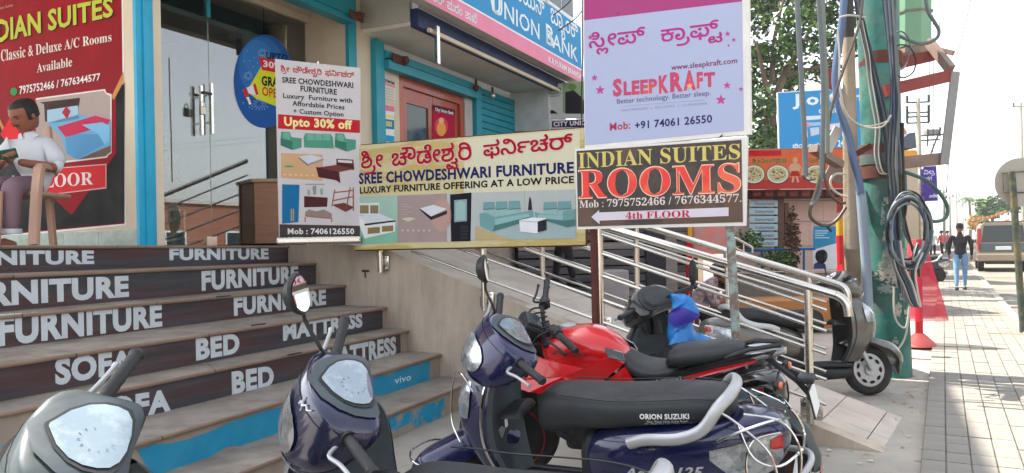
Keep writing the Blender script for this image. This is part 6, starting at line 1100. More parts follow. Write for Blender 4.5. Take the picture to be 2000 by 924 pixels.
p = atY(1893, 400, 120); palm((p.x, 120, 0), atY(1893, 388, 120).z, 'tall palm tree over the end of the street')
for i, (x, y, rx, rz, Y, lab, M3) in enumerate(((1935, 412, 40, 20, 75, 'pale green tree behind the jeep', 'a'), (1905, 440, 26, 14, 90, 'low yellowish tree left of the jeep', 'b'), (1975, 400, 34, 18, 85, 'green tree above the round sign post', 'a'))):
    s = Y / 1500; p = atY(x, y, Y)
    MS = LT if M3 == 'a' else [mat('yel_a', '8a8a4a', .6), mat('yel_b', 'a89a58', .6), mat('yel_c', '9c7a4a', .6)]
    tree('street_tree', lab, (p.x, Y, 0), [([(p.x, Y, 0), (p.x + .2, Y, p.z * .6), (p.x, Y, p.z)], .25, .1)], [((p.x + q * rx * s * .5, Y + q, p.z + (q % 2) * rz * s * .4), (rx * s * .6, rx * s * .5, rz * s)) for q in (-1, 0, 1)], 160, .55, MS, 50 + i)
for i_, y_ in enumerate((5.5, 15.5)):
    q = ST(11, y_); tree('street_tree', 'leafy tree across the road mirrored in the shop glass, ' + ('nearer', 'farther')[i_] + ' one', (q.x, q.y, 0), [([(q.x, q.y, 0), (q.x + .2, q.y, 2.5), (q.x, q.y, 4)], .16, .08)], [((q.x + k * .8, q.y + k * .5, 4.2 + .5 * (k % 2)), (1.3, 1.3, 1.)) for k in (-1, 0, 1)], 260, .28, LT, 70 + i_)
fl = thing('bunting', 'faded orange bunting strung across the far street', 'bunting', A(1940, 420, 60)); rnd = random.Random(8); b = MB()
for (x0, y0, x1, y1) in ((1895, 425, 1965, 408), (1900, 440, 1972, 425), (1890, 432, 1960, 436)):
    for k in range(16): q = k / 16; p = atY(x0 + (x1 - x0) * q, y0 + (y1 - y0) * q + 5 * math.sin(q * 3.1), 60); b.add([p, p + Vector((.22, 0, 0)), p + Vector((.11, 0, -.3))], [(0, 1, 2)], k % 2)
b.build('flag', [c('d87a48'), c('e0a868')], fl, kind='stuff')
# far utility poles
def upole(px, ptop, pbot, Y, arms, label, hw=24):
    t = thing('utility_pole', label, 'utility pole', (atY(px, 472, Y).x, Y, 0), group=None); b = MB(); a = atY(px, ptop, Y); b.tube([(a.x, Y, 0), (a.x, Y, a.z)], [.16, .11], 6); b.build('pole', m_kerb, t)
    for y in arms:
        b = MB(); l, r = atY(px - hw, y + 1, Y), atY(px + hw, y - 1, Y); b.tube([l, r], .045, 5); b.build('crossarm', m_black, t)
        for q in (0, 1): b = MB(); e = (l, r)[q]; b.tube([e, e + Vector((0, 0, .35))], .07, 6); b.build('insulator', m_black, t)
    return t
upole(1793, 192, 500, 38, (200, 220, 228, 240), 'concrete utility pole with crossarms and insulators right of the green pole', 21)
upole(1994, 200, 500, 60, (208,), 'thin far utility pole at the right edge', 14)
for i, x in enumerate((1843, 1855, 1868, 1880)): upole(x, 370 + 6 * (i % 2) + 4 * i, 490, 80 + 20 * i, (376 + 6 * (i % 2) + 4 * i,), 'far utility pole, %s of the row before the palm' % ('first', 'second', 'third', 'last')[i], 6)
t = thing('transformer', 'transformer rack on struts beyond the concrete utility pole', 'transformer', A(1822, 270, 44)); b = quadbox(44, 1814, 252, 1836, 262, .6); b.build('tank', mat('transformer_grey', '6a6a68', .6), t)
b = MB(); [b.tube([A(*q0, 44), A(*q1, 44)], .05, 5) for q0, q1 in (((1790, 266), (1842, 263)), ((1790, 276), (1836, 272)), ((1838, 250), (1818, 300)), ((1812, 252), (1812, 286)), ((1836, 248), (1836, 266)))]; b.build('rack', m_black, t)
# road sign seen from behind, on a leaning post
t = thing('round_road_sign', 'back of a round grey road sign on a leaning dark post at the kerb', 'road sign', tuple(atZ(1999, 655, 0)))
Y0 = 10.8; a, b_ = atY(1999, 655, Y0), atY(1976, 335, Y0); b = MB(); b.tube([a, b_], .045, 10); b.build('pole', mat('sign_pole', '3f4a44', .6, var=.2, col2='8a7a4a', c2amt=.5), t)
cc = atY(1993, 356, Y0 + .08); b = MB(); b.lathe([(0, 0), (.345, 0), (.345, .008), (0, .008)], cc, (.12, 1, 0), 36); b.build('disc', mat('sign_back', 'a8a49c', .5, .3, var=.05), t)
b = MB(); P = [atY(*q, Y0 + .05) for q in ((1958, 338), (2008, 334), (2008, 376), (1960, 376))]; b.tube(P, .012, 6, closed=True); b.build('bracket_frame', mat('sign_pole', '3f4a44'), t)
# ================================================================ the big green pole with its tangle of cables
YP = 7.9
gp_ = thing('green_pole', 'thick turquoise painted electricity pole with torn posters, carrying bundles of cable', 'utility pole', tuple(atZ(1741, 728, 0)))
m_gp = mat('turquoise_pole', '075e57', .6, var=.25, scale=3, col2='3d8a80', c2amt=.7, c2scale=1.6, dirt='77716a', damt=.6, dscale=2.6, bump=.3, bscale=20)
pc = [(1712, -60, 40), (1716, 100, 37), (1722, 300, 36), (1728, 480, 36), (1736, 600, 36), (1741, 722, 37)]
P = [atY(x, y, YP) for x, y, r in pc]; R = [r / 1500 * YP for x, y, r in pc]; P[-1].z = -.02
b = MB(); b.tube(P, R, 28); b.build('shaft', m_gp, gp_)
top = P[0] + (P[0] - P[1]).normalized() * 4; b = MB(); b.tube([P[0], top], [R[0], .15], 20); b.build('upper_shaft', m_gp, gp_)
for y, h, col_ in ((118, 12, m_rust), (293, 9, m_rust), (312, 11, mat('old_band', '4c5a58', .7)), (338, 12, m_rust)):
    c0, c1 = atY(1717 + y * .017, y + h, YP), atY(1717 + y * .017, y - h, YP); b = MB(); b.tube([c0, c1], R[1] + .012, 28); b.build('clamp_band', col_, gp_)
# torn bills pasted round it
rnd = random.Random(9); sc_m = [mat('torn_paper', 'a8a49a', .9, var=.25, scale=20), mat('torn_paper_grey', '8a8f88', .9, var=.3, scale=20), mat('torn_paper_blue', '8c9690', .9)]
def wrap(px, py, w_, h_, m, jag=.35):
    t_ = (py + 60) / 782; ctr = atY(1712 + 29 * t_, py, YP); r = .196
    b = MB(); g_ = 2.6; nx, ny = int(w_ / g_) + 1, int(h_ / g_) + 1; J_ = {}
    def pt(i, j):
        x, y = px - w_ / 2 + i * g_ + rnd.uniform(-.8, .8), py - h_ / 2 + j * g_ + rnd.uniform(-.8, .8)
        s_ = max(-.98, min(.98, (x - (1712 + 29 * (y + 60) / 782)) / 36.5)); return Vector((ctr.x + r * 1.02 * s_, YP - r * 1.02 * math.sqrt(1 - s_ * s_), atY(x, y, YP).z))
    for i in range(nx):
        for j in range(ny):
            if ((i + .5) / nx * 2 - 1) ** 2 + ((j + .5) / ny * 2 - 1) ** 2 < rnd.uniform(.55, 1.5) and rnd.random() > .06:
                q = [(i, j), (i + 1, j), (i + 1, j + 1), (i, j + 1)]; b.add([J_.setdefault(k_, pt(*k_)) for k_ in q], [(0, 1, 2, 3)])
    b.build('torn_bill', m, gp_)
for q in ((1722, 520, 46, 60, 0), (1738, 540, 30, 38, 1), (1712, 500, 26, 40, 1), (1715, 562, 20, 18, 2), (1745, 575, 14, 20, 1), (1735, 600, 12, 26, 0), (1722, 392, 22, 14, 0), (1700, 415, 22, 60, 2), (1735, 440, 16, 26, 1), (1708, 460, 30, 22, 0), (1752, 610, 10, 18, 0), (1730, 660, 8, 12, 1), (1748, 500, 18, 30, 2)): wrap(q[0], q[1], q[2], q[3], sc_m[q[4]])
# steel cross-frame on the pole
XF = thing('steel_bracket', 'red brown and grey steel cross frame bolted to the green pole', 'bracket', A(1790, 200, YP))
m_ox = mat('red_oxide', '8c3a34', .6, var=.15, scale=5, dirt='5a3a34', damt=.5, dscale=5); m_gs = mat('grey_channel', '8a8c8c', .5, .3, var=.1, dirt='7a5a4c', damt=.4, dscale=4); m_gs2 = mat('old_channel', '8c7a70', .7, .1, var=.2, dirt='6a4238', damt=.5, dscale=5)
def beam(nm, a_, b_, h_, d_, m, Y0=YP - .1, Y1=None):
    p0, p1 = atY(*a_, Y0), atY(*b_, Y1 or Y0); d = (p1 - p0).normalized(); up = Vector((0, 0, 1)); up = (up - d * up.dot(d)).normalized(); f = d.cross(up); b = MB()
    V = [p + up * u * h_ / 2 + f * v * d_ / 2 for p in (p0, p1) for u, v in ((-1, -1), (1, -1), (1, 1), (-1, 1))]
    b.add(V, [(0, 1, 2, 3), (7, 6, 5, 4), (0, 4, 5, 1), (1, 5, 6, 2), (2, 6, 7, 3), (3, 7, 4, 0)]); b.build(nm, m, XF)
beam('upper_arm', (1738, 128), (1824, 108), .11, .08, m_ox, YP + .12, YP + .12); beam('lower_arm', (1728, 178), (1856, 148), .115, .08, m_ox, YP - .22, YP - .22)
beam('grey_arm', (1742, 320), (1842, 310), .12, .07, m_gs2, YP - .2, YP - .2); beam('top_strut', (1814, 82), (1857, 136), .09, .06, m_gs2, YP + .12, YP - .25)
beam('grey_channel', (1866, 140), (1844, 321), .085, .02, m_gs, YP - .26, YP - .26); beam('bolt_bar', (1836, 98), (1862, 104), .05, .05, m_gs2, YP + .1, YP)
beam('left_arm', (1588, 290), (1640, 322), .07, .09, m_gs2, YP - .7, YP - .4); beam('left_plate', (1611, 150), (1632, 158), .2, .01, m_ox, YP - .1, YP - .1); beam('left_tab', (1672, 300), (1700, 285), .06, .05, m_rust, YP - .3, YP - .3)
beam('white_plate', (1638, 250), (1612, 300), .09, .03, mat('white_channel', 'b8b4ac', .6, dirt='7a4a3c', damt=.4), YP - .3, YP - .3)
beam('back_plate', (1616, 330), (1650, 345), .19, .02, m_gs2, YP + .05, YP + .05); beam('red_tab', (1640, 385), (1642, 415), .08, .02, m_ox, YP, YP)
gb = thing('green_cabinet', 'pale green eight sided steel post behind the cross frame', 'steel post', A(1780, 60, 8.9))
b = MB(); p0, p1 = atY(1780, 96, 8.9), atY(1781, -140, 8.9); b.tube([p0, p1], 36 / 1500 * 8.9, 8, smooth=False); b.build('body', mat('pale_green_steel', '6fa080', .5, var=.06, dirt='8a9a84', damt=.4), gb)
b = MB(); b.tube([atY(1779, 110, 8.9), atY(1780, 95, 8.9)], 34 / 1500 * 8.9, 8, smooth=False); b.build('collar', m_gs2, gb); b = MB(); b.tube([atY(1780, 30, 8.9), atY(1780, 26, 8.9)], 38 / 1500 * 8.9, 8, smooth=False); b.build('strap', m_gs2, gb)
# slim poles beside it
sp_ = thing('concrete_pole', 'slim beige concrete pole left of the green pole', 'utility pole', tuple(atZ(1668, 690, 0)))
b = MB(); b.tube([atZ(1673, 690, 0), atY(1664, 480, 7.75), atY(1657, 75, 7.75)], [.082, .08, .06], 14); b.build('shaft', mat('beige_concrete', 'b0a08c', .85, var=.1, scale=3, dirt='5a4e42', damt=.55, dscale=1.1, bump=.4, bscale=30), sp_)
b = MB(); b.tube([atY(1657, 75, 7.75), atY(1652, -60, 7.75)], .06, 10); b.build('upper_shaft', mat('dark_pole_top', '3a3832', .7), sp_)
cd = thing('conduit', 'grey plastic conduit strapped between the beige and green poles', 'pipe', tuple(atZ(1698, 668, 0)))
b = MB(); b.tube([atY(1699, 664, 7.55), atY(1692, 520, 7.55), atY(1681, 372, 7.55)], .046, 14); b.build('pipe', mat('pvc_grey', '8c9aac', .4, var=.04), cd)
dist = thing('cable_sheath', 'thick blue grey hose curving down into the conduit', 'hose', A(1640, 150, 7.5))
b = MB(); b.tube(spl([atY(*q, 7.52) for q in ((1650, -30), (1645, 40), (1634, 120), (1632, 165), (1640, 215), (1656, 262), (1667, 310), (1676, 345), (1681, 378))], 5), .036, 12); b.build('sheath', mat('bluegrey_hose', '54688a', .45, var=.06), dist)
# cables: (points, radius px, colour, distance, what it does)
CK, CG, CW, CB, CBR = mat('cable_black', '1e2024', .45, var=.15), mat('cable_grey', '5c6468', .45, var=.1), mat('cable_white', 'b8b4aa', .5), mat('cable_blue', '3c4a66', .45), mat('cable_brown', '4c4238', .5)
def cable(pts, r, m, Y, label, grp='cables on the green pole', smooth=5, nm='cable', n=7):
    o_ = MB(); P = spl([atY(q[0], q[1], q[2] if len(q) > 2 else Y) for q in pts], smooth); o = P[0]
    o_.tube(P, r / 1500 * Y, n); ob = o_.build(nm, m, None); ob['label'] = label; ob['category'] = 'cable'; ob['group'] = grp; return ob
YC = 7.45
cable([(1555, -40), (1560, 60), (1567, 180), (1571, 260), (1574, 345)], 5.2, CG, 6.9, 'leftmost thick grey cable hanging straight down past the blue grocery sign')
cable([(1572, 338), (1568, 345), (1578, 352), (1592, 350)], 1.8, CBR, 6.9, 'short brown wire end at the foot of the leftmost cable')
cable([(1596, -40), (1603, 60), (1607, 140), (1608, 220), (1606, 290), (1604, 340), (1598, 380), (1584, 402)], 4.5, CG, 7.0, 'second thick grey cable from the left, bending left at its foot')
cable([(1606, -40), (1610, 90), (1616, 200), (1616, 300)], 4.5, mat('cable_greygreen', '6f7a70', .5), 7.1, 'third thick cable from the left, greenish, running behind the red plate')
cable([(1686, -20), (1680, 40), (1664, 90), (1646, 140), (1630, 190), (1618, 245), (1611, 300), (1610, 345), (1622, 380), (1640, 396), (1652, 396)], 2.8, CBR, 7.2, 'thin brown cable slanting from the pole top down to the left and looping back')
cable([(1607, 290), (1603, 340), (1592, 380), (1583, 408), (1584, 425), (1600, 438), (1618, 440), (1636, 428), (1652, 405)], 3.4, CBR, 7.0, 'brown cable sagging in a low loop left of the beige pole')
cable([(1652, 340), (1632, 340), (1622, 352), (1625, 368), (1640, 380), (1655, 384)], 2.4, CW, 7.3, 'short pale loop by the rusty plate')
cable([(1610, 438), (1618, 445), (1624, 452)], 2.6, CK, 7.0, 'taped black cable end at the bottom of the low loop')
cable([(1636, 60), (1640, 110), (1640, 165), (1650, 215), (1672, 240), (1700, 250), (1725, 246), (1740, 225)], 1.8, CW, 7.3, 'white wire sagging across the poles under the red clamp')
cable([(1640, 190), (1652, 225), (1680, 246), (1712, 244), (1736, 236)], 1.8, CW, 7.35, 'second white wire sagging across the poles')
cable([(1640, 34), (1660, 30), (1690, 34)], 2, CW, 7.4, 'white tie round the beige pole top')
rnd = random.Random(17)
for k in range(5):
    d = k * 2.4; cable([(1667 + d, -30), (1676 + d, 40), (1690 + d, 90), (1704 + d, 150), (1716 + d, 200), (1726 + d, 250), (1732 + d, 320), (1738 + d, 400), (1742 + d, 480)], 2.3, (CK, CB, CG, CK, CB)[k], YC, 'dark cable of the bundle crossing the green pole, %s from the left' % ('first', 'second', 'third', 'fourth', 'fifth')[k])
for k in range(8):
    d = k * 3.1; w_ = 3 * math.sin(k * 2.1)
    cable([(1722 + d * .9, -30), (1732 + d * .7, 60), (1740 + d * .5, 140), (1741 + d * .55 + w_, 200), (1737 + d * .7, 260), (1736 + d * .8 - w_, 320), (1739 + d * .7, 380), (1736 + d * .9 + w_, 440), (1745 + d * .7, 500), (1757 + d * .5, 560 + 4 * k)], 2.4, (CK, CG, CB, CK, CG, CB, CK, CG)[k], YC - .05 - .012 * k, 'cable in the twisted bundle running down the right side of the green pole')
for k in range(4):
    d = k * 4; cable([(1676 + d, 40), (1684 + d, 80), (1690 + d, 110), (1694 + d, 150), (1702 + d, 200), (1710 + d, 250), (1708 + d, 300), (1716 + d, 335), (1730 + d, 340)], 1.2, (CW, CG, CW, CK)[k], YC - .03, 'thin wire on the face of the green pole, %s from the left' % ('first', 'second', 'third', 'fourth')[k])
# the coil
rnd = random.Random(4)
for k in range(16):
    cx, cy, rx, ry, ph = 1776 + rnd.uniform(-4, 3), 449 + rnd.uniform(-4, 8), 40 + rnd.uniform(-8, 3), 66 + rnd.uniform(-9, 9), rnd.uniform(-.05, .05)
    pts = [(cx + rx * math.cos(a) * (1 + .06 * math.sin(3 * a + k)) + ph * ry * math.sin(a), cy + ry * math.sin(a)) for a in [2 * math.pi * i / 18 + 1.2 for i in range(19)]]
    pts = [(x, y, 7.25 - .006 * k + .03 * math.sin(i * .9 + k)) for i, (x, y) in enumerate(pts)]
    cable(pts, 2.1, (CG, CK, CB, CG, mat('cable_steel', '7c8890', .4))[k % 5], 7.25, 'one of the turns of the big hanging coil of cable on the green pole', 'coil of spare cable', 3)
for k in range(7):
    d = k * 3.4; cable([(1738 + d, 470), (1746 + d, 520), (1762 + d, 556), (1776 + d * .8, 590), (1786 + d * .6, 598), (1784 + d * .4, 570), (1778 + d * .5, 530), (1790 + d * .6, 470 + 4 * k)], 2.0, (CG, CW, CK, CG, CB, CG, CW)[k], 7.2 - .01 * k, 'slack strand of cable dangling in a bunch below the big coil', 'coil of spare cable')
cable([(1762, 240), (1762, 300), (1765, 360), (1772, 400), (1776, 380)], 4, CK, 7.5, 'black cable hanging from the grey arm down into the coil')
cable([(1744, 180), (1752, 250), (1758, 310), (1760, 380)], 3.4, CG, 7.5, 'grey cable hanging between the two red arms and the grey arm')
for k in range(3): cable([(1758 + 5 * k, 340), (1762 + 4 * k, 400), (1772 - 3 * k, 450), (1786 + 3 * k, 500), (1796, 540)], 2.6, (CBR, CK, CG)[k], 7.35, 'drooping cable hanging through the middle of the big coil', 'coil of spare cable')
cable([(1768, 336), (1795, 346), (1815, 356), (1836, 378), (1850, 402), (1848, 424), (1832, 432), (1814, 430), (1804, 418)], 3.6, mat('cable_dkgreen', '3c5a50', .5), 7.3, 'green grey cable making a wide loop right of the coil')
cable([(1745, 66), (1762, 62), (1776, 78), (1776, 100), (1768, 130), (1752, 138)], 1.5, CG, 7.6, 'thin loop of wire on the upper red arm')
cable([(1742, 100), (1756, 88), (1776, 92), (1788, 115), (1784, 140), (1764, 152), (1748, 144)], 1.5, CK, 7.6, 'larger thin loop of wire between the red arms')
cable([(1806, -20), (1812, 20), (1826, 44), (1834, 60), (1830, 74), (1812, 84), (1790, 84), (1760, 72), (1745, 64)], 3.4, CG, 7.8, 'grey cable looping from the top right to the upper red arm')
cable([(1752, -20), (1750, 60), (1754, 130), (1752, 200), (1756, 270)], 2.2, mat('cable_greygreen', '6f7a70', .5), 7.7, 'straight thin cable in front of the pale green post')
cable([(1746, 560), (1748, 620), (1768, 640), (1776, 600), (1778, 560), (1770, 650), (1750, 690), (1738, 722)], 2.0, CW, 7.3, 'pale wire trailing down the foot of the green pole')
for k, (a_, b_) in enumerate((((1900, -20), (1869, 110)), ((1836, -20), (1834, 72)), ((1822, -20), (1822, 330)), ((1816, -20), (1814, 250)), ((1866, 140), (1844, 420)))): cable([a_ + (9,), ((a_[0] + b_[0]) / 2 + 1, (a_[1] + b_[1]) / 2 + 3, 9), b_ + (9,)], .7, CK, 9, 'hair thin overhead wire right of the cross frame, %s' % ('slanting to the top right', 'dropping to the strut', 'long vertical one', 'dropping to the transformer', 'below the frame')[k], 'thin service wires')
for k, (a_, b_) in enumerate((((1860, 128), (2010, 118)), ((1866, 148), (2010, 124)))): cable([a_ + (8,), ((a_[0] + b_[0]) / 2, (a_[1] + b_[1]) / 2 + 5, 14), b_ + (20,)], .5, CG, 9, 'faint wire running off to the right, %s' % ('upper', 'lower')[k], 'thin service wires')
# wires bundled behind, left of the magenta board
cable([(1137, -20, 9), (1138, 100, 9), (1136, 200, 9), (1137, 300, 9)], 1.5, CK, 9, 'black wire running down beside the magenta topped board')
cable([(1090, 60, 11), (1120, 40, 11), (1138, 20, 11)], 1.2, CK, 11, 'thin wire sagging from the bank signboard to the magenta board', 'thin service wires')
cable([(1080, 30, 11), (1110, 6, 11), (1138, -30, 11)], 1.2, CK, 11, 'thin wire rising from the bank signboard', 'thin service wires')
# red stands
m_rd = mat('red_paint', 'c41824', .45, var=.08); m_net = mat('red_net', 'cc3048', .7, var=.15, alpha=.62)
def red_stand(base, label, H=1.35, skirt=True):
    t = thing('red_stand', label, 'stand', base); x, y, z = base
    b = MB(); b.lathe([(.0, 0), (.2, 0), (.19, .03), (.1, .12), (.05, .16), (0, .16)], (0, 0, 0), (0, 0, 1), 24); b.build('base', mat('faded_red_base', 'c4605c', .6), t, local=True)
    b = MB(); b.tube([(0, 0, .1), (0, 0, H)], .045, 12); b.build('pole', m_rd, t, local=True)
    if skirt:
        b = MB(); R_ = []
        for z_, r_ in ((.34, .33), (.6, .27), (.9, .19), (1.2, .12), (H, .07)): R_.append([Vector((r_ * (1 + .07 * math.sin(5 * a)) * math.cos(a), r_ * (1 + .07 * math.sin(5 * a)) * math.sin(a), z_)) for a in [2 * math.pi * i / 30 for i in range(30)]])
        b.loft(R_, cap=False); b.build('net_skirt', m_net, t, local=True)
    return t
q = atZ(1796, 680, 0); red_stand((q.x, q.y, .03), 'red stand with a flared net skirt on the footpath right of the green pole')
q = atY(1650, 640, 9.3); t = thing('red_yellow_post', 'yellow topped red post with a red cover left of the beige pole', 'post', (q.x, q.y, 0))
b = MB(); b.tube([atY(1642, 460, 9.3), atY(1641, 425, 9.3)], .05, 10); b.build('yellow_top', c('d8a030'), t); b = MB(); b.tube([atY(1646, 560, 9.3), atY(1642, 460, 9.3)], .055, 10); b.build('pole', m_rd, t)
b = MB(); b.tube([atY(1662, 680, 9.3), atY(1656, 590, 9.3), atY(1650, 545, 9.3), atY(1645, 510, 9.3)], [.16, .15, .12, .05], 12); b.build('cover', m_rd, t)
# ================================================================ scooters and the motorcycle
def paint(nm, col, **k): return mat(nm, col, k.pop('rough', .22), k.pop('metal', .25), var=.05, scale=3, coat=k.pop('coat', .9), rvar=.04, dirt='8a857c', damt=k.pop('damt', .12), dscale=5, **k)
m_rub = mat('tyre_rubber', '1b1b1c', .85, var=.2, scale=20, bump=.5, bscale=60, dirt='6a6358', damt=.35, dscale=4)
m_seat = mat('seat_vinyl', '22262a', .5, var=.12, scale=8, bump=.25, bscale=120, dirt='4c5052', damt=.35, dscale=3)
m_pl = mat('black_trim_plastic', '1c1f22', .5, var=.12, scale=10, dirt='4a4c4c', damt=.25, dscale=4, bump=.1)
m_gpl = mat('grey_trim_plastic', '3c474d', .45, var=.08, scale=8, dirt='7a8080', damt=.25, dscale=4)
m_chr = mat('chrome', 'd8d8d6', .12, 1., var=.03, dirt='8a8478', damt=.2, dscale=9)
m_sil = mat('silver_casting', 'b9bcbe', .42, .45, var=.06, dirt='6a655c', damt=.3, dscale=6)
m_lens = mat('clear_lens', 'c4cacc', .12, .65, var=.15, scale=25, coat=.9, bump=.2, bscale=45, col2='70767c', c2amt=.6, c2scale=13); m_refl = mat('lamp_reflector', 'c8ccd0', .18, .9, var=.1, scale=25)
m_dial = mat('instrument_glass', '8496a0', .08, .3, var=.12, scale=6, coat=1., col2='a4b4bc', c2amt=.6, c2scale=9)
m_redl = mat('red_lens', 'b81420', .15, coat=.6, var=.05); m_org = mat('orange_lens', 'd8662a', .2, coat=.4, var=.05)
def wheel(t, c, R, w_, spokes, rimm, steer=None, holes=False, name='wheel'):
    T_ = steer or Matrix.Identity(4); c = Vector(c)
    e = thing(name, None, None, (0, 0, 0)); e.parent = t
    b = MB(T_); rt = w_ / 2
    prof = [(R - 1.75 * rt, -rt * .55), (R - 1.2 * rt, -rt * .95), (R - .55 * rt, -rt), (R - .12 * rt, -rt * .6), (R, 0), (R - .12 * rt, rt * .6), (R - .55 * rt, rt), (R - 1.2 * rt, rt * .95), (R - 1.75 * rt, rt * .55)]
    b.lathe(prof, c, (0, 1, 0), 40); b.build('tyre', m_rub, e, local=True)
    b = MB(T_); ri = R - 1.7 * rt; b.lathe([(ri, -rt * .6), (ri - .012, -rt * .62), (ri - .02, -rt * .3), (ri - .02, rt * .3), (ri - .012, rt * .62), (ri, rt * .6)], c, (0, 1, 0), 40)
    if holes:      # pressed steel disc with slots
        b.lathe([(ri - .015, .018), (ri * .72, .03), (ri * .45, .016), (.05, .02), (.03, .04), (0, .04)], c, (0, -1, 0), 32)
        for k in range(9):
            a = k * 2 * math.pi / 9; p = c + Vector((math.cos(a) * ri * .74, 0, math.sin(a) * ri * .74)); q = MB(T_ @ Matrix.Translation(p) @ Matrix.Rotation(-a, 4, 'Y')); q.ell((0, -.031, 0), (.014, .004, .026), 12, 6); q.build('slot', m_dark, e, local=True)
    else:
        for k in range(spokes):
            a = k * 2 * math.pi / spokes
            for s_ in (-.12, .12): b.tube([c + Vector((.04 * math.cos(a), 0, .04 * math.sin(a))), c + Vector((ri * math.cos(a + s_), 0, ri * math.sin(a + s_)))], [.011, .008], 6)
    b.lathe([(0, -.05), (.045, -.05), (.05, -.03), (.05, .03), (.045, .05), (0, .05)], c, (0, 1, 0), 16); b.build('rim', rimm, e, local=True)
def steer_m(x, z, ang, rake=30):
    ax = Vector((-math.sin(math.radians(rake)), 0, math.cos(math.radians(rake)))); return Matrix.Translation((x, 0, z)) @ Matrix.Rotation(math.radians(ang), 4, ax) @ Matrix.Translation((-x, 0, -z))
def hexmirror(b, c, w_, h_, nrm, d=.03, tw=0):
    """mirror housing: returns ring positions for the glass"""
    nrm = Vector(nrm).normalized(); U = nrm.cross(Vector((0, 0, 1))).normalized(); V = U.cross(nrm); c = Vector(c)
    sh_ = [(-.32, -1), (.45, -.9), (1, -.1), (.8, .75), (.25, 1), (-.6, .92), (-1, .3), (-.85, -.5)]; sh_ = spl(sh_, 3, True)
    R_ = []
    for k, o_ in ((1, 0), (1.06, -.008), (.98, -.02), (.7, -.04), (.3, -.048)): R_.append([c + (U * x * w_ / 2 + V * y * h_ / 2) * k + nrm * o_ for x, y in sh_])
    b.loft(R_, cap=True); return [c + (U * x * w_ / 2 + V * y * h_ / 2) * .9 + nrm * .003 for x, y in sh_]
def grip(t, T_, s, x0, z0, lab='grip', spread=.36, lever=True, back=.075, col=None):
    y = lambda q: s * q; P = [(x0, y(.13), z0), (x0 - .02, y(.19), z0 + .003), (x0 - back, y(spread), z0 + .012)]
    b = MB(T_); a, e = Vector(P[1]), Vector(P[2]); n = 15; Q = [a.lerp(e, i / n) for i in range(n + 1)]; b.tube(Q, [.0165 + (.0022 if i % 2 else 0) for i in range(n)] + [.021], 12)
    b.tube([e, e + (e - a).normalized() * .014], [.021, .016], 12); b.build(lab, m_pl, t, local=True)
    b = MB(T_); m = a.lerp(Vector(P[0]), .5); b.tube([Vector(P[0]), a.lerp(e, .05)], [.03, .026], 10); b.bbox(m.x - .03, m.x + .025, m.y - .025, m.y + .025, m.z - .03, m.z + .026, .01); b.build('switch_pod', m_pl, t, local=True)
    b = MB(T_); b.bbox(m.x - .036, m.x - .028, m.y - .004 + s * .012, m.y + .012 + s * .012, m.z - .004, m.z + .014, .003); b.build('switch_button', m_redl, t, local=True)
    if lever: b = MB(T_); b.tube(spl([a + Vector((.03, 0, -.01)), a + Vector((.065, s * .03, -.012)), a.lerp(e, .5) + Vector((.062, 0, -.014)), e + Vector((.055, s * .0, -.016))], 4), [.007] * 12 + [.011], 7); b.build('brake_lever', m_sil if col is None else col, t, local=True)
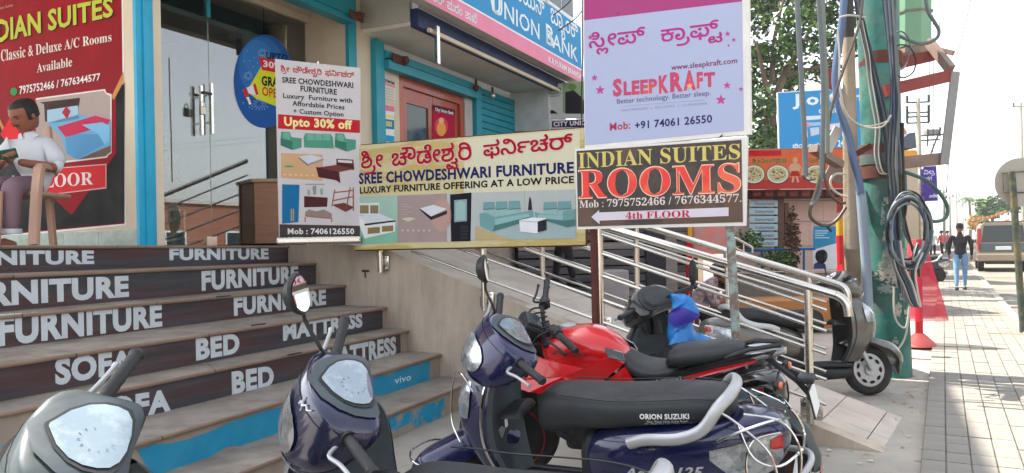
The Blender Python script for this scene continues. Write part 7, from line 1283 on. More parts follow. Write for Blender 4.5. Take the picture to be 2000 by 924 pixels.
def scooter(label, base, yaw, lean, body, inner=m_gpl, steer=25, mirrors=(1, -1), group='parked scooters', seatm=m_seat, guards=False, rimhole=False, wire=False, bag=False, brand=None, side=None, rail=m_sil, gripz=1.02, dk=1., big=1., sz=0.):
    t = thing('scooter', label, 'scooter', base, (-math.radians(lean), 0, math.radians(yaw)), group)
    FX = -.08; TF = Matrix.Translation((FX, 0, 0)); S = TF @ steer_m(.44, .8, steer)
    # wheels, fork, front mudguard (all steer)
    wheel(t, (.66, 0, .225), .225, .09, 5, m_sil if rimhole else m_pl, S, rimhole, 'front_wheel'); wheel(t, (-.60, 0, .215), .215, .095, 5, m_pl, None, rimhole, 'rear_wheel')
    b = MB(S)
    for s in (.075, -.075): b.tube([(.66, s, .225), (.60, s, .36), (.52, s * .9, .56)], [.02, .022, .024], 8)
    b.build('fork', m_sil, t, local=True)
    b = MB(S); R_ = []; 
    for i, (ang, w_, rr, th) in enumerate(((-8, .018, .285, .02), (2, .05, .29, .045), (18, .078, .285, .075), (40, .09, .28, .085), (65, .092, .285, .08), (92, .09, .30, .07), (118, .075, .33, .05), (135, .06, .345, .04))):
        a = math.radians(ang); er_ = Vector((math.cos(a), 0, math.sin(a))); c = Vector((.66, 0, .225)); k = 1.28 if 8 < ang < 60 else 1.12
        R_.append([c + er_ * (rr - th * .9 * (abs(y) ** 2.4)) * (1 + (k - 1) * max(0, math.cos(math.radians(ang - 25)))) + Vector((0, y * w_ * 1.12, 0)) for y in [q / 7 - 1 for q in range(15)]] )
    R_ = [[Vector(p) for p in r] for r in zip(*[spl([tuple(r[j]) for r in R_], 3) for j in range(15)])]
    inr = [[p + (Vector((.66, 0, .225)) - p).normalized() * .008 for p in r] for r in R_]
    b.loft(R_, cap=False, closed=False); b.loft(inr, cap=False, closed=False); b.build('front_mudguard', body, t, local=True)
    # leg shield: outer painted shell, inner plastic
    prof = [(.28, .43, .12, .10), (.38, .47, .165, .12), (.50, .50, .20, .155), (.62, .505, .205, .17), (.74, .49, .195, .16), (.83, .465, .16, .125), (.90, .445, .10, .09)]
    prof = [(a + .03, b_ + FX, c_, d_ * dk) for a, b_, c_, d_ in prof]; Pf = spl(prof, 4); b = MB(); R_ = []
    for z, xc, w_, d in Pf:
        r = []
        for j in range(23): a = math.radians(-98 + 196 * j / 22); ca = math.cos(a); r.append(Vector((xc + d * math.copysign(abs(ca) ** .8, ca), w_ * math.copysign(abs(math.sin(a)) ** .85, math.sin(a)), z)))
        R_.append(r)
    b.loft(R_, cap=False, closed=False); b.build('front_apron', body, t, local=True)
    b = MB(); R_ = []
    for z, xc, w_, d in Pf:
        R_.append([Vector((xc - .012 + (.028 * math.cos(y * 2.6) if abs(y) < 1 else 0) - .02, (w_ - .004) * y, z)) for y in [q / 8 - 1 for q in range(17)]])
    b.loft(R_, cap=False, closed=False); b.build('leg_shield', inner, t, local=True)
    b = MB(TF); b.loft([[Vector((x, hw * math.cos(a), z0 + hh * math.sin(a))) for a in [math.pi * q / 8 for q in range(9)]] for x, hw, z0, hh in ((.44, .12, .64, .03), (.36, .115, .64, .05), (.34, .10, .64, .02))], cap=True, closed=False); b.build('glove_box_lip', m_pl, t, local=True)
    for s in (1, -1):     # apron edge strip and front indicator
        b = MB(); b.tube(spl([(xc - .01, s * (w_ + .004), z) for z, xc, w_, d in prof[:-1]], 4), .0095 if guards else .006, 8); b.build('edge_guard', m_chr if guards else m_gpl, t, local=True)
        b = MB(); V = []
        for i, z in enumerate((.66, .72, .78, .83)):
            zz_, xc, w_, d = min(Pf, key=lambda q: abs(q[0] - z)); lo, hi = ((52, 74), (40, 76), (34, 74), (44, 60))[i]
            V.append([Vector((xc + (d + .008) * math.cos(math.radians(a)) ** .8, s * (w_ + .008) * math.sin(math.radians(a)) ** .85, z)) for a in (lo, (lo * 2 + hi) / 3, (lo + hi * 2) / 3, hi)])
        b.loft(V, cap=False, closed=False); b.build('indicator', m_lens, t, local=True)
    # floorboard
    b = MB(); b.bbox(-.16, .38, -.165, .165, .265, .30, .012); b.loft([sring(x, hw, z0, z1, 20, 3.5) for x, hw, z0, z1 in ((.37, .15, .16, .27), (.2, .17, .15, .27), (-.14, .15, .16, .28), (-.3, .1, .2, .3))]); b.build('floorboard', m_pl, t, local=True)
    for k in range(5): b = MB(); b.bbox(-.10, .34, -.12 + k * .055, -.10 + k * .055, .3005, .307, .002); b.build('mat_rib', inner, t, local=True)
    # rear body
    bp = [(-.93, .03, .60, .66), (-.90, .075, .53, .70), (-.82, .125, .45, .73), (-.68, .168, .39, .725), (-.50, .19, .36, .70), (-.32, .19, .34, .67), (-.18, .17, .33, .64), (-.09, .14, .34, .60), (-.05, .11, .36, .56)]
    b = MB(); b.loft([sring(x, hw, z0, z1, 28, 2.9) for x, hw, z0, z1 in spl(bp, 4)]); b.build('rear_body', body, t, local=True); rb = b
    b = MB(); b.loft([sring(x, hw, z0, z1, 20, 3) for x, hw, z0, z1 in ((-.12, .12, .28, .60), (-.06, .125, .28, .61), (-.03, .11, .29, .58))]); b.loft([sring(x, hw, z0, z1, 20, 3) for x, hw, z0, z1 in ((-.75, .08, .25, .45), (-.4, .13, .2, .4), (-.1, .12, .2, .4))]); b.build('under_cover', m_pl, t, local=True)
    tr = bvh_of(rb)
    def on(p, d=(0, -1, 0), o=.003, bv=tr):
        h = bv.ray_cast(Vector(p), Vector(d)); return (h[0] + h[1] * (o if h[1].dot(Vector(d)) < 0 else -o)) if h[0] else None
    for s in (1, -1):
        for za, zb_ in ((.585, .66), (.45, .50)):
            Q = [on((x, s * .6, za + (zb_ - za) * (-.14 - x) / .7), (0, -s, 0), .0005) for x in [-.14 - .035 * k for k in range(20)]]; b = MB(); b.tube([q for q in Q if q], .0019, 4); b.build('panel_gap', m_dark, t, local=True)
    # lamps at the tail
    for s in (1, -1):
        b = MB(); G_ = []
        for x, za, zb_ in ((-.62, .56, .60), (-.70, .49, .62), (-.78, .46, .64), (-.86, .50, .66), (-.90, .56, .66)):
            G_.append([on((x, s * .6, za + (zb_ - za) * q / 5), (0, -s, 0), .006) or Vector((x, s * .05, .6)) for q in range(6)])
        b.loft(G_, cap=False, closed=False); b.build('tail_indicator', m_lens, t, local=True)
        b = MB(); G_ = [[on((x, s * .6, za + (zb_ - za) * q / 4), (0, -s, 0), .009) or Vector((x, s * .05, .6)) for q in range(5)] for x, za, zb_ in ((-.855, .60, .64), (-.88, .60, .65), (-.9, .60, .655))]
        b.loft(G_, cap=False, closed=False); b.build('tail_lamp', m_redl, t, local=True)
    # seat
    sp_ = spl([(.20, .06, .60, .72), (.185, .10, .575, .755), (.12, .125, .57, .785), (0, .145, .60, .79), (-.16, .16, .625, .787), (-.34, .165, .655, .80), (-.50, .155, .675, .815), (-.62, .135, .69, .815), (-.68, .09, .71, .80), (-.695, .05, .73, .785)], 4)
    b = MB(); b.loft([sring(x - .02, hw, z0 + sz, z1 + sz, 28, 3.0) for x, hw, z0, z1 in sp_]); b.build('seat', seatm, t, local=True); ts = bvh_of(b)
    b = MB(); b.tube([(x - .02, (hw - .012) * q, z1 - .012) for x, hw, z0, z1 in sp_[10:-6] for q in (1,)], .003, 5); b.tube([(x - .02, -(hw - .012), z1 - .012) for x, hw, z0, z1 in sp_[10:-6]], .003, 5); b.build('seat_piping', m_pl, t, local=True)
    # grab rail
    b = MB(); P = spl([(-.28, .19, .605), (-.36, .205, .635), (-.50, .215, .655), (-.60, .205, .70), (-.665, .18, .79), (-.70, .12, .82), (-.715, 0, .83), (-.70, -.12, .82), (-.665, -.18, .79), (-.60, -.205, .70), (-.50, -.215, .655), (-.36, -.205, .635), (-.28, -.19, .605)], 4)
    b.tube(P, .026, 12, flatten=.7); b.build('grab_rail', rail, t, local=True)
    # handlebar cowl
    ring = [(-.105, .955), (-.115, .985), (-.098, 1.015), (-.03, 1.062), (.03, 1.10), (.055, 1.095), (.10, 1.055), (.15, 1.0), (.185, .945), (.19, .905), (.165, .875), (.09, .87), (0, .90), (-.07, .93)]
    rg = spl(ring, 4, True); NR_ = len(rg); CC = (.02, .97)
    def cow(u, y, off=0.):
        i = int(u) % NR_; f = u - int(u); a, e = rg[i], rg[(i + 1) % NR_]; px, pz = a[0] + (e[0] - a[0]) * f, a[1] + (e[1] - a[1]) * f
        k = max(0., 1 - abs(y / .205) ** 3.8) ** .5; k = (.2 + .8 * k + off / .1) * 1.07 * big
        return Vector((.44 + CC[0] + (px - CC[0]) * k - .045 * (y / .2) ** 2, y, CC[1] + .015 + (pz - CC[1]) * k - .01 * (y / .2) ** 2))
    ys = [-.205, -.20, -.19, -.17, -.14, -.10, -.05, 0, .05, .10, .14, .17, .19, .20, .205]
    b = MB(S); b.loft([[cow(u, y) for u in range(NR_)] for y in ys]); b.build('handlebar_cowl', body, t, local=True)
    def patch(u0, u1, shape, off, nm, m, n=7, my=9):
        b = MB(S); G_ = []
        for i in range(n + 1):
            q = i / n; u = u0 + (u1 - u0) * q; w_ = shape(q); G_.append([cow(u, w_[0] + (w_[1] - w_[0]) * j / my, off) for j in range(my + 1)])
        b.loft(G_, cap=False, closed=False); b.build(nm, m, t, local=True)
    sym = lambda f: (lambda q: (-f(q), f(q)))
    patch(3, 17, sym(lambda q: .150 * (1 - abs(2 * q - .9) ** 2.6 * .75)), .006, 'dash_surround', inner)
    patch(5.5, 14.5, sym(lambda q: .118 * max(.05, 1 - abs(2 * q - .95) ** 2.4 * .85)), .009, 'instrument_rim', m_pl); patch(6.3, 14.0, sym(lambda q: .105 * max(.05, 1 - abs(2 * q - .95) ** 2.4 * .85)), .011, 'instrument_glass', m_dial)
    b = MB(S); cc = cow(10, .02, .0125); cx = cow(11, .02, .0125) - cc; cy = cow(10, .03, .0125) - cc; cx.normalize(); cy.normalize()
    for k in range(9): a = math.pi * (k - 2.5) / 6; b.tube([cc + cx * .034 * math.cos(a) + cy * .034 * math.sin(a), cc + cx * .04 * math.cos(a) + cy * .04 * math.sin(a)], .001, 4)
    b.build('dial_marks', flat('76868e'), t, local=True)
    patch(25, 33, sym(lambda q: .12 * (1 - .75 * abs(2 * q - .9) ** 3.2)), .006, 'headlamp', m_lens, 12, 12)
    for s in (1, -1): patch(33.8, 38, (lambda q, s=s: (s * (.075 - .045 * (1 - abs(2 * q - 1) ** 3)), s * (.10 + .05 * (1 - abs(2 * q - 1) ** 3)))), .006, 'front_turn_lamp', m_lens, 10, 6)
    for u in (2.2, 22): b = MB(S); b.tube([cow(u, y, .0005) for y in (-.17, -.14, -.1, -.05, 0, .05, .1, .14, .17)], .0016, 4); b.build('panel_gap', m_dark, t, local=True)
    if brand: brand(t, S, cow)
    for s in (1, -1): grip(t, S, s, .43, gripz)
    for s in mirrors:
        b = MB(S); b.tube(spl([(.43, s * .145, 1.08), (.435, s * .155, 1.13), (.45, s * .20, 1.19), (.445, s * .21, 1.235)], 4), .0065, 7); b.lathe([(.014, 0), (.016, .02), (.01, .045)], (.43, s * .145, 1.04), (0, s * .15, 1), 10); b.build('mirror_stem', m_pl, t, local=True)
        b = MB(S); gl = hexmirror(b, (.43, s * .215, 1.295), .13, .125, (-1, s * -.35, .05)); b.build('mirror', m_pl, t, local=True); b = MB(S); b.add(gl, [tuple(range(len(gl)))]); b.build('mirror_glass', mat('mirror_glass', 'e6e8e8', .02, 1., var=0, rvar=0), t, local=True)
    # cables under the cowl, stand, exhaust, plate
    b = MB(TF); 
    for k in range(5): b.tube(spl([(.47 - .02 * k, .09 - .03 * k, .96), (.42, .13 - .05 * k, .88), (.44, .08 - .03 * k, .80)], 4), .005, 5)
    b.tube([(.44, 0, .8), (.46, 0, .95)], .04, 10); b.build('steering_head', m_pl, t, local=True)
    b = MB(); b.tube([(-.05, .12, .2), (-.02, .26, .03)], .011, 6); b.build('side_stand', m_pl, t, local=True)
    b = MB(); b.tube(spl([(-.3, -.13, .2), (-.5, -.16, .2), (-.85, -.17, .27)], 3), [.02, .03, .05, .055, .055, .055, .05], 12); b.build('exhaust', m_sil, t, local=True)
    b = MB(); b.bbox(-.945, -.94, -.1, .1, .40, .50, .002); b.build('number_plate', wh, t, local=True)
    if guards:
        b = MB(); b.tube(spl([(-.42, .235, .40), (-.60, .24, .43), (-.80, .225, .46), (-.94, .17, .49), (-1.0, .06, .52), (-1.0, -.06, .52), (-.94, -.17, .49), (-.75, -.235, .46), (-.42, -.235, .40)], 5), .014, 10); b.build('rear_guard', m_sil, t, local=True)
        for k, P in enumerate(([(-.90, .205, .475), (-.86, .19, .62), (-.74, .185, .73), (-.66, .18, .78)], [(-.97, .12, .50), (-.97, .11, .62), (-.90, .10, .72), (-.76, .15, .76)], [(-.80, .225, .46), (-.77, .205, .56), (-.80, .18, .66), (-.90, .12, .68)], [(-.66, .215, .66), (-.74, .205, .70), (-.86, .16, .74), (-.93, .05, .72)], [(-.74, .185, .73), (-.80, .205, .60), (-.90, .17, .56), (-.98, .08, .60)])):
            for s in (1, -1): b = MB(); b.tube(spl([(x, s * y, z) for x, y, z in P], 5), .0055, 7); b.build('guard_wire', m_chr, t, local=True)
        b = MB(S); b.tube(spl([(.62, .13, .37), (.78, .125, .36), (.93, .08, .355), (.965, 0, .36), (.93, -.08, .355), (.78, -.125, .36), (.62, -.13, .37)], 5), .0085, 8); b.tube(spl([(.70, .12, .36), (.84, .115, .44), (.95, .06, .47), (.975, 0, .475), (.95, -.06, .47), (.84, -.115, .44), (.70, -.12, .36)], 5), .0055, 7); b.build('mudguard_guard', m_chr, t, local=True)
        for s in (1, -1): b = MB(TF); b.tube(spl([(.52, s * .215, .80), (.60, s * .17, .87), (.66, s * .12, .84), (.70, s * .1, .74), (.70, s * .12, .60), (.62, s * .2, .54)], 5), .0045, 7); b.build('guard_wire', m_chr, t, local=True)
    if side: side(t, on, ts)
    return t
def side_text(t, bv, txt, x0, x1, z, h, m, bold=.03, slope=0., shear=.2, s=1, part='lettering'):
    """letters wrapped on a panel of the left (s=1) flank, read from x0 (front) back to x1"""
    V, F, cap = glyphs_latin(txt, bold, 2); a, e = min(v[0] for v in V), max(v[0] for v in V); P = []
    for x, y, *_z in V:
        q = (x + shear * y - a) / (e - a); p = (x0 + (x1 - x0) * q, s * .6, z + slope * q + y / cap * h); h_ = bv.ray_cast(Vector(p), Vector((0, -s, 0)))
        P.append(h_[0] + Vector((0, s * .0035, 0)) if h_[0] else Vector((p[0], s * .15, p[2])))
    b = MB(); b.add(P, F); b.build(part, m, t, local=True)
m_let = mat('badge_chrome', 'c9ccd2', .3, .5, var=.05)
m_navy = paint('navy_paint', '0e1848', damt=.1); m_navy2 = paint('dark_navy_paint', '121c42', damt=.14)
m_greyp = paint('grey_teal_paint', '2a3c42', rough=.5, damt=.3, coat=.25); m_brz = paint('silver_bronze_paint', '5a5852', rough=.35, metal=.3, damt=.3); m_blk = paint('black_paint', '1b1c1f')
def side3(t, on, ts):
    rb = [c_ for c_ in kids(t) if c_.name.startswith('rear_body')][0]; bv = BVHTree.FromPolygons([v.co.copy() for v in rb.data.vertices], [tuple(p.vertices) for p in rb.data.polygons])
    side_text(t, bv, 'Access125', -.25, -.58, .45, .042, m_let, .03, .035, .35)
    side_text(t, ts, 'ORION SUZUKI', -.33, -.54, .712, .022, wh, .04, .012, .0); side_text(t, ts, 'Opp. Tippu Club, Kolar Road', -.36, -.53, .696, .01, wh, .01, .01, 0); side_text(t, ts, 'Ph : 9845 122 125 / 9845 122 126', -.35, -.55, .684, .008, wh, .01, .01, 0)
    rnd = random.Random(3); b = MB()       # stitched pattern on the saddle
    for k in range(44):
        x = .10 - k * .017; y = rnd.uniform(.02, .11); L = rnd.uniform(.015, .03)
        p0, p1 = ts.ray_cast(Vector((x, y, 1.2)), Vector((0, 0, -1)))[0], ts.ray_cast(Vector((x - L, y + rnd.uniform(-.02, .03), 1.2)), Vector((0, 0, -1)))[0]
        if p0 and p1: b.tube([p0, p1], .0016, 4)
    b.build('seat_stitching', m_gpl, t, local=True, kind='stuff')
    b = MB(); b.bbox(.33, .332, .10, .13, .60, .64, .0005); b.build('service_sticker', wh, t, local=True)
scooter('navy blue scooter with chrome guards and a worn black seat, parked side on', (.345, 3.69, 0), 156, 9, m_navy, steer=42, big=.95, mirrors=(-1,), guards=True, side=side3)
def horse(t, S, cow):
    b = MB(S); P = [(20.5, .115), (21.5, .10), (21, .085), (22, .07), (21.5, .06), (22.6, .05), (22, .045)]; b.tube([cow(u, y, .004) for u, y in P], [.002, .0035, .003, .005, .006, .004, .002], 5); b.tube([cow(22, .07, .004), cow(23, .075, .004)], .002, 4); b.tube([cow(21.8, .058, .004), cow(20.6, .05, .004)], .002, 4); b.build('badge', m_let, t, local=True)
scooter('navy blue scooter at the foot of the steps with its mirror showing the signs', (-.15, 2.508, 0), 146, 12, m_navy2, steer=52, big=.97, sz=-.035, mirrors=(-1,), brand=horse, rail=m_sil)
scooter('dusty grey scooter in the left foreground, only its handlebar head in view', (-.605, 1.79, 0), 156, 9, m_greyp, steer=40, mirrors=())
scooter('silver bronze scooter parked facing right at the foot of the ramp', (2.62, 6.93, 0), 2, 6, m_brz, steer=6, dk=1.4, mirrors=(1,), rimhole=True, inner=m_pl, rail=mat('pale_rail', 'c4c8ca', .4, .2))
bs = scooter('black scooter behind the red motorcycle with blue cloth over its front', (1.17, 4.98, 0), 108, 5, m_blk, steer=18, mirrors=(), inner=m_gpl)
for q in kids(bs):
    if q.name.startswith(('instrument_glass', 'dash_surround')): q.data.materials.clear(); q.data.materials.append(m_pl)
cl = thing('rain_cover', 'crumpled bright blue rain cover hung on the black scooter', 'cloth', atY(1330, 640, 5.1))
rnd = random.Random(12); b = MB(); Pb = [(1318, 578, .05), (1330, 590, .07), (1338, 610, .085), (1332, 632, .075), (1336, 655, .10), (1346, 680, .14), (1352, 705, .16)]
R_ = []
for i, (x, y, r) in enumerate(spl(Pb, 6)):
    c_ = atY(x, y, 5.0); R_.append([c_ + Vector((r * math.cos(a) * (1 + .22 * math.sin(3 * a + i * .3) + rnd.uniform(-.03, .03)), .6 * r * math.sin(a) * (1 + .2 * math.cos(4 * a + i)), .3 * r * math.sin(2 * a + i * .5))) for a in [2 * math.pi * j / 18 for j in range(18)]])
b.loft(R_); o = b.build('fabric', mat('blue_raincover', '1479c4', .35, var=.12, scale=10, bump=.5, bscale=14, coat=.2), cl, sharp=0)
b = MB(); b.loft([[p + Vector((0, -.012, 0)) for p in r] for r in R_[11:19]]); b.build('purple_pouch', mat('purple_cloth', '3a349c', .5, var=.1), cl)
t = copy_tree(bs, ST(-.75, 26, .0), (math.radians(-6), 0, math.radians(150)), 'dark blue scooter parked far down the footpath left of the walking man'); 
for ch in kids(t):
    if ch.name.split('.')[0] in ('rear_body', 'front_apron', 'handlebar_cowl', 'front_mudguard'): ch.data = ch.data.copy(); ch.data.materials[0] = m_navy2
for i in range(3):
    t = copy_tree(bs, ST(-1.5 - .1 * i, 29.5 + 1.3 * i, .0), (math.radians(-6), 0, math.radians(160 + 6 * i)), ('black scooter in the far row, nearest the camera', 'black scooter in the far row, middle one', 'black scooter in the far row, farthest one')[i])
# ---------------------------------------------------------------- red motorcycle
m_red = paint('bright_red_paint', 'd00a14', rough=.25, metal=.0, damt=.05)
mc = thing('motorcycle', 'bright red motorcycle with a split seat and bare black handlebar', 'motorcycle', (.60, 4.32, 0), (math.radians(-8), 0, math.radians(180 - 27)))
S = steer_m(.50, .75, 22); SB = Matrix.Translation((-.07, 0, 0)) @ steer_m(.50, .75, 38)
def mp(nm, b, m): b.build(nm, m, mc, local=True)
wheel(mc, (.70, 0, .305), .305, .10, 5, m_pl, S, name='front_wheel'); wheel(mc, (-.68, 0, .31), .315, .135, 5, m_pl, None, name='rear_wheel')
for c_, R0, T_ in (((.70, 0, .305), .305, S), ((-.68, 0, .31), .315, None)):
    b = MB(T_); b.tube([Vector(c_) + Vector((math.cos(q * math.pi / 20) * (R0 - .088), .056, math.sin(q * math.pi / 20) * (R0 - .088))) for q in range(40)], .0035, 5, closed=True); mp('rim_stripe', b, m_redl)
b = MB(S)
for s in (.1, -.1): b.tube([(.70, s, .305), (.60, s, .55)], .027, 10); b.tube([(.60, s, .55), (.46, s, .92)], .021, 10)
mp('fork', b, m_pl)
b = MB(S); b.loft([[Vector((.70, 0, .305)) + Vector((math.cos(a), 0, math.sin(a))) * (.345 - .03 * y * y) + Vector((0, y * .075, 0)) for y in (-1, -.6, 0, .6, 1)] for a in [math.radians(q) for q in range(35, 150, 10)]], cap=False, closed=False); mp('front_mudguard', b, m_pl)
b = MB(S); b.loft([sring(x, hw, z0, z1, 16, 3) for x, hw, z0, z1 in ((.70, .05, .84, .92), (.67, .10, .78, .96), (.60, .12, .78, 1.0), (.54, .09, .82, .98))]); mp('headlamp_shell', b, m_pl)
b = MB(SB @ Matrix.Translation((.545, 0, 1.02)) @ Matrix.Rotation(math.radians(-35), 4, 'Y')); b.bbox(-.06, .06, -.085, .085, -.035, .035, .02); b.bbox(-.045, .05, -.07, .07, .03, .045, .008); mp('instrument_pod', b, m_pl)
b = MB(SB @ Matrix.Translation((.545, 0, 1.02)) @ Matrix.Rotation(math.radians(-35), 4, 'Y')); b.bbox(-.038, .042, -.06, .06, .0455, .049, .002); mp('instrument_glass', b, mat('dark_dial', '3c4a50', .1, coat=1.))
b = MB(SB); b.tube(spl([(.46, 0, .96), (.46, .06, .98), (.455, .10, 1.03), (.44, .17, 1.055), (.37, .36, 1.04)], 4), .0125, 8); b.tube(spl([(.46, 0, .96), (.46, -.06, .98), (.455, -.10, 1.03), (.44, -.17, 1.055), (.37, -.36, 1.04)], 4), .0125, 8); b.bbox(.42, .50, -.12, .12, .925, .955, .012); mp('handlebar', b, m_pl)
for s in (1, -1): grip(mc, SB, s, .44, 1.052, spread=.385, back=.07, col=m_pl)
b = MB(SB)
for k in range(6): b.tube(spl([(.44, .12 - .05 * k, 1.04), (.53, .10 - .04 * k, 1.0 + .01 * k), (.56, .05 - .02 * k, .88), (.50, 0, .8)], 5), .006, 6)
mp('control_cables', b, m_pl)
b = MB(); b.loft([sring(x, hw, z0, z1, 28, 2.5) for x, hw, z0, z1 in spl([(.40, .05, .84, .90), (.385, .10, .80, .935), (.32, .145, .76, .965), (.22, .16, .74, .985), (.10, .155, .74, .985), (0, .125, .75, .945), (-.07, .085, .77, .88), (-.09, .05, .78, .84)], 5)]); mp('fuel_tank', b, m_red); tk = bvh_of(b)
b = MB(); b.lathe([(.045, -.01), (.045, .006), (.035, .01), (0, .01)], (.26, 0, .982), (0, 0, 1), 20); mp('fuel_cap', b, m_sil)
def script(bv, txt, x0, x1, z, h, m): side_text(mc, bv, txt, x0, x1, z, h, m, .0, -.01, .5)
script(tk, 'pulsar', .30, .10, .86, .032, m_pl)
for s in (1, -1):      # angular tank shroud, panels, knee plate
    def plate(nm, P, th, m, bulge=.0):
        b = MB(); n = len(P); c0 = Vector((sum(p[0] for p in P) / n, sum(p[1] for p in P) / n + bulge, sum(p[2] for p in P) / n))
        F_ = [Vector((x, s * y, z)) for x, y, z in P]; cf = Vector((c0.x, s * c0.y, c0.z)); B_ = [p - Vector((0, s * th, 0)) for p in F_]
        b.add(F_ + [cf] + B_, [(i, (i + 1) % n, n) for i in range(n)] + [(i, (i + 1) % n, (i + 1) % n + n + 1, i + n + 1) for i in range(n)]); mp(nm, b, m)
    plate('tank_shroud', [(.40, .17, .84), (.12, .165, .79), (-.02, .14, .85), (-.10, .12, .82), (.02, .15, .72), (.16, .20, .64), (.42, .235, .66), (.60, .20, .69), (.44, .20, .73)], .02, m_red, .025)
    plate('nose_panel', [(.55, .16, .85), (.47, .15, .90), (.43, .15, .86), (.50, .17, .80)], .02, m_red, .01)
    plate('side_panel', [(.03, .13, .70), (-.10, .125, .80), (-.16, .13, .70), (-.06, .135, .64)], .02, m_red, .01)
    plate('knee_panel', [(.0, .128, .90), (-.085, .10, .87), (-.10, .12, .83), (-.02, .145, .855)], .015, mat('smoked_panel', '3a3c40', .2, coat=.6), .006)
    plate('tail_panel', [(-.22, .125, .74), (-.40, .135, .80), (-.66, .11, .88), (-.86, .05, .905), (-.84, .05, .875), (-.62, .12, .80), (-.40, .14, .70), (-.25, .135, .67)], .02, m_blk, .012)
    plate('red_flash', [(-.42, .152, .775), (-.60, .135, .83), (-.78, .09, .865), (-.76, .095, .85), (-.58, .14, .80), (-.42, .154, .752)], .004, m_redl, .003)
    side_b = MB(); side_b.tube([(-.62, s * .10, .87), (-.74, s * .085, .915), (-.88, s * .03, .93)], .012, 8); mp('grab_handle', side_b, m_pl)
lt = MB(); V, F, cap = glyphs_latin('NS200', .03, 2); a_, e_ = min(v[0] for v in V), max(v[0] for v in V); lt.add([(-.27 - .14 * (x + .25 * y - a_) / (e_ - a_), .158 + .01 * (x - a_) / (e_ - a_), .725 + .03 * (x - a_) / (e_ - a_) + .028 * y / cap) for x, y in V], F); mp('lettering', lt, m_let)
b = MB(); b.loft([sring(x, hw, z0, z1, 24, 2.8) for x, hw, z0, z1 in spl([(-.03, .06, .80, .87), (-.08, .10, .76, .855), (-.16, .13, .73, .81), (-.26, .145, .73, .795), (-.34, .13, .74, .81), (-.37, .10, .75, .81)], 4)]); mp('rider_seat', b, m_seat)
b = MB(); b.loft([sring(x, hw, z0, z1, 24, 2.8) for x, hw, z0, z1 in spl([(-.31, .08, .80, .84), (-.335, .11, .79, .885), (-.42, .125, .80, .905), (-.56, .12, .83, .925), (-.66, .09, .86, .925), (-.70, .05, .88, .915)], 4)]); mp('pillion_seat', b, m_seat)
b = MB(); b.loft([sring(x, hw, z0, z1, 16, 2.5) for x, hw, z0, z1 in ((-.66, .09, .82, .88), (-.80, .065, .85, .905), (-.90, .03, .88, .91))]); mp('tail_cowl', b, mat('silver_grey_tail', '8a8c90', .3, .5, coat=.6))
b = MB(); b.tube([(.48, 0, .85), (.3, 0, .72), (-.1, 0, .68), (-.3, 0, .66), (-.7, 0, .82)], .035, 8); b.tube([(.42, .1, .72), (.30, .13, .40), (.1, .12, .30), (-.25, .12, .36), (-.2, .1, .7)], .025, 8); b.tube([(.42, -.1, .72), (.30, -.13, .40), (.1, -.12, .30), (-.25, -.12, .36), (-.2, -.1, .7)], .025, 8); mp('frame', b, m_pl)
b = MB(); b.bbox(-.02, .28, -.14, .14, .30, .62, .04); b.lathe([(0, 0), (.09, 0), (.1, .02), (.06, .05), (0, .05)], (.0, .14, .40), (0, 1, 0), 18); b.lathe([(0, 0), (.07, 0), (.05, .04), (0, .04)], (.16, .14, .42), (0, 1, 0), 16)
for k in range(5): b.bbox(.18, .36, -.1, .1, .60 - .045 * k, .615 - .045 * k, .004)
mp('engine', b, mat('engine_grey', '3c3c3e', .5, .5, var=.2, dirt='7a7266', damt=.3)); b = MB(); b.bbox(.36, .42, -.16, .16, .42, .66, .02); mp('radiator', b, m_pl)
b = MB(); b.tube([(-.15, .09, .36), (-.68, .11, .31)], [.035, .028], 8); b.tube([(-.15, -.09, .36), (-.68, -.11, .31)], [.035, .028], 8); mp('swingarm', b, m_pl)
b = MB(); G_ = []
for q in range(0, 13):
    a = math.radians(50 + q * 11); G_.append([Vector((-.68, 0, .31)) + Vector((math.cos(a), 0, math.sin(a))) * (.365 - .03 * y * y + .008 * (q % 2)) + Vector((0, y * (.085 - .002 * q), 0)) for y in (-1, -.75, -.3, 0, .3, .75, 1)])
b.loft(G_, cap=False, closed=False); b.loft([[p * 1. + (Vector((-.68, 0, .31)) - p).normalized() * .012 for p in r] for r in G_], cap=False, closed=False); mp('rear_hugger', b, mat('hugger_plastic', '4a5255', .5, var=.1, dirt='7a7c78', damt=.3, dscale=4))
b = MB()
for z0 in (.02, .05): b.bbox(-1.047, -1.043, -.05, .05, .24 + z0, .262 + z0, .002)
mp('hugger_sticker', b, m_redl)
b = MB(); b.tube([(-.80, 0, .86), (-.95, 0, .74), (-1.0, 0, .68)], .015, 6); b.bbox(-1.03, -.95, -.05, .05, .74, .775, .012); mp('plate_bracket', b, m_pl)
PM_ = Matrix.Translation((-1.02, .0, .655)) @ Matrix.Rotation(math.radians(12), 4, 'Y'); b = MB(PM_); b.bbox(-.004, .004, -.10, .10, -.07, .07, .004); mp('plate_backing', b, m_pl); b = MB(PM_); b.bbox(-.0068, -.0045, -.094, .094, -.064, .064, .001); mp('number_plate', b, wh)
for s in (1, -1): b = MB(); b.tube([(-.86, 0, .78), (-.87, s * .14, .77)], .006, 6); b.ell((-.875, s * .165, .77), (.022, .035, .022), 12, 8); mp('turn_lamp', b, m_pl)
for s in (1, -1): b = MB(); b.ell((-.89, s * .168, .77), (.012, .03, .017), 12, 8); mp('turn_lens', b, m_org)
b = MB(); b.tube(spl([(.3, -.1, .4), (.1, -.16, .22), (-.2, -.17, .24), (-.5, -.2, .36)], 4), [.02] * 6 + [.045] * 7, 10); mp('exhaust', b, m_sil)
b = MB(); b.tube([(0, .14, .28), (-.08, .3, .02)], .012, 6); mp('side_stand', b, m_pl)
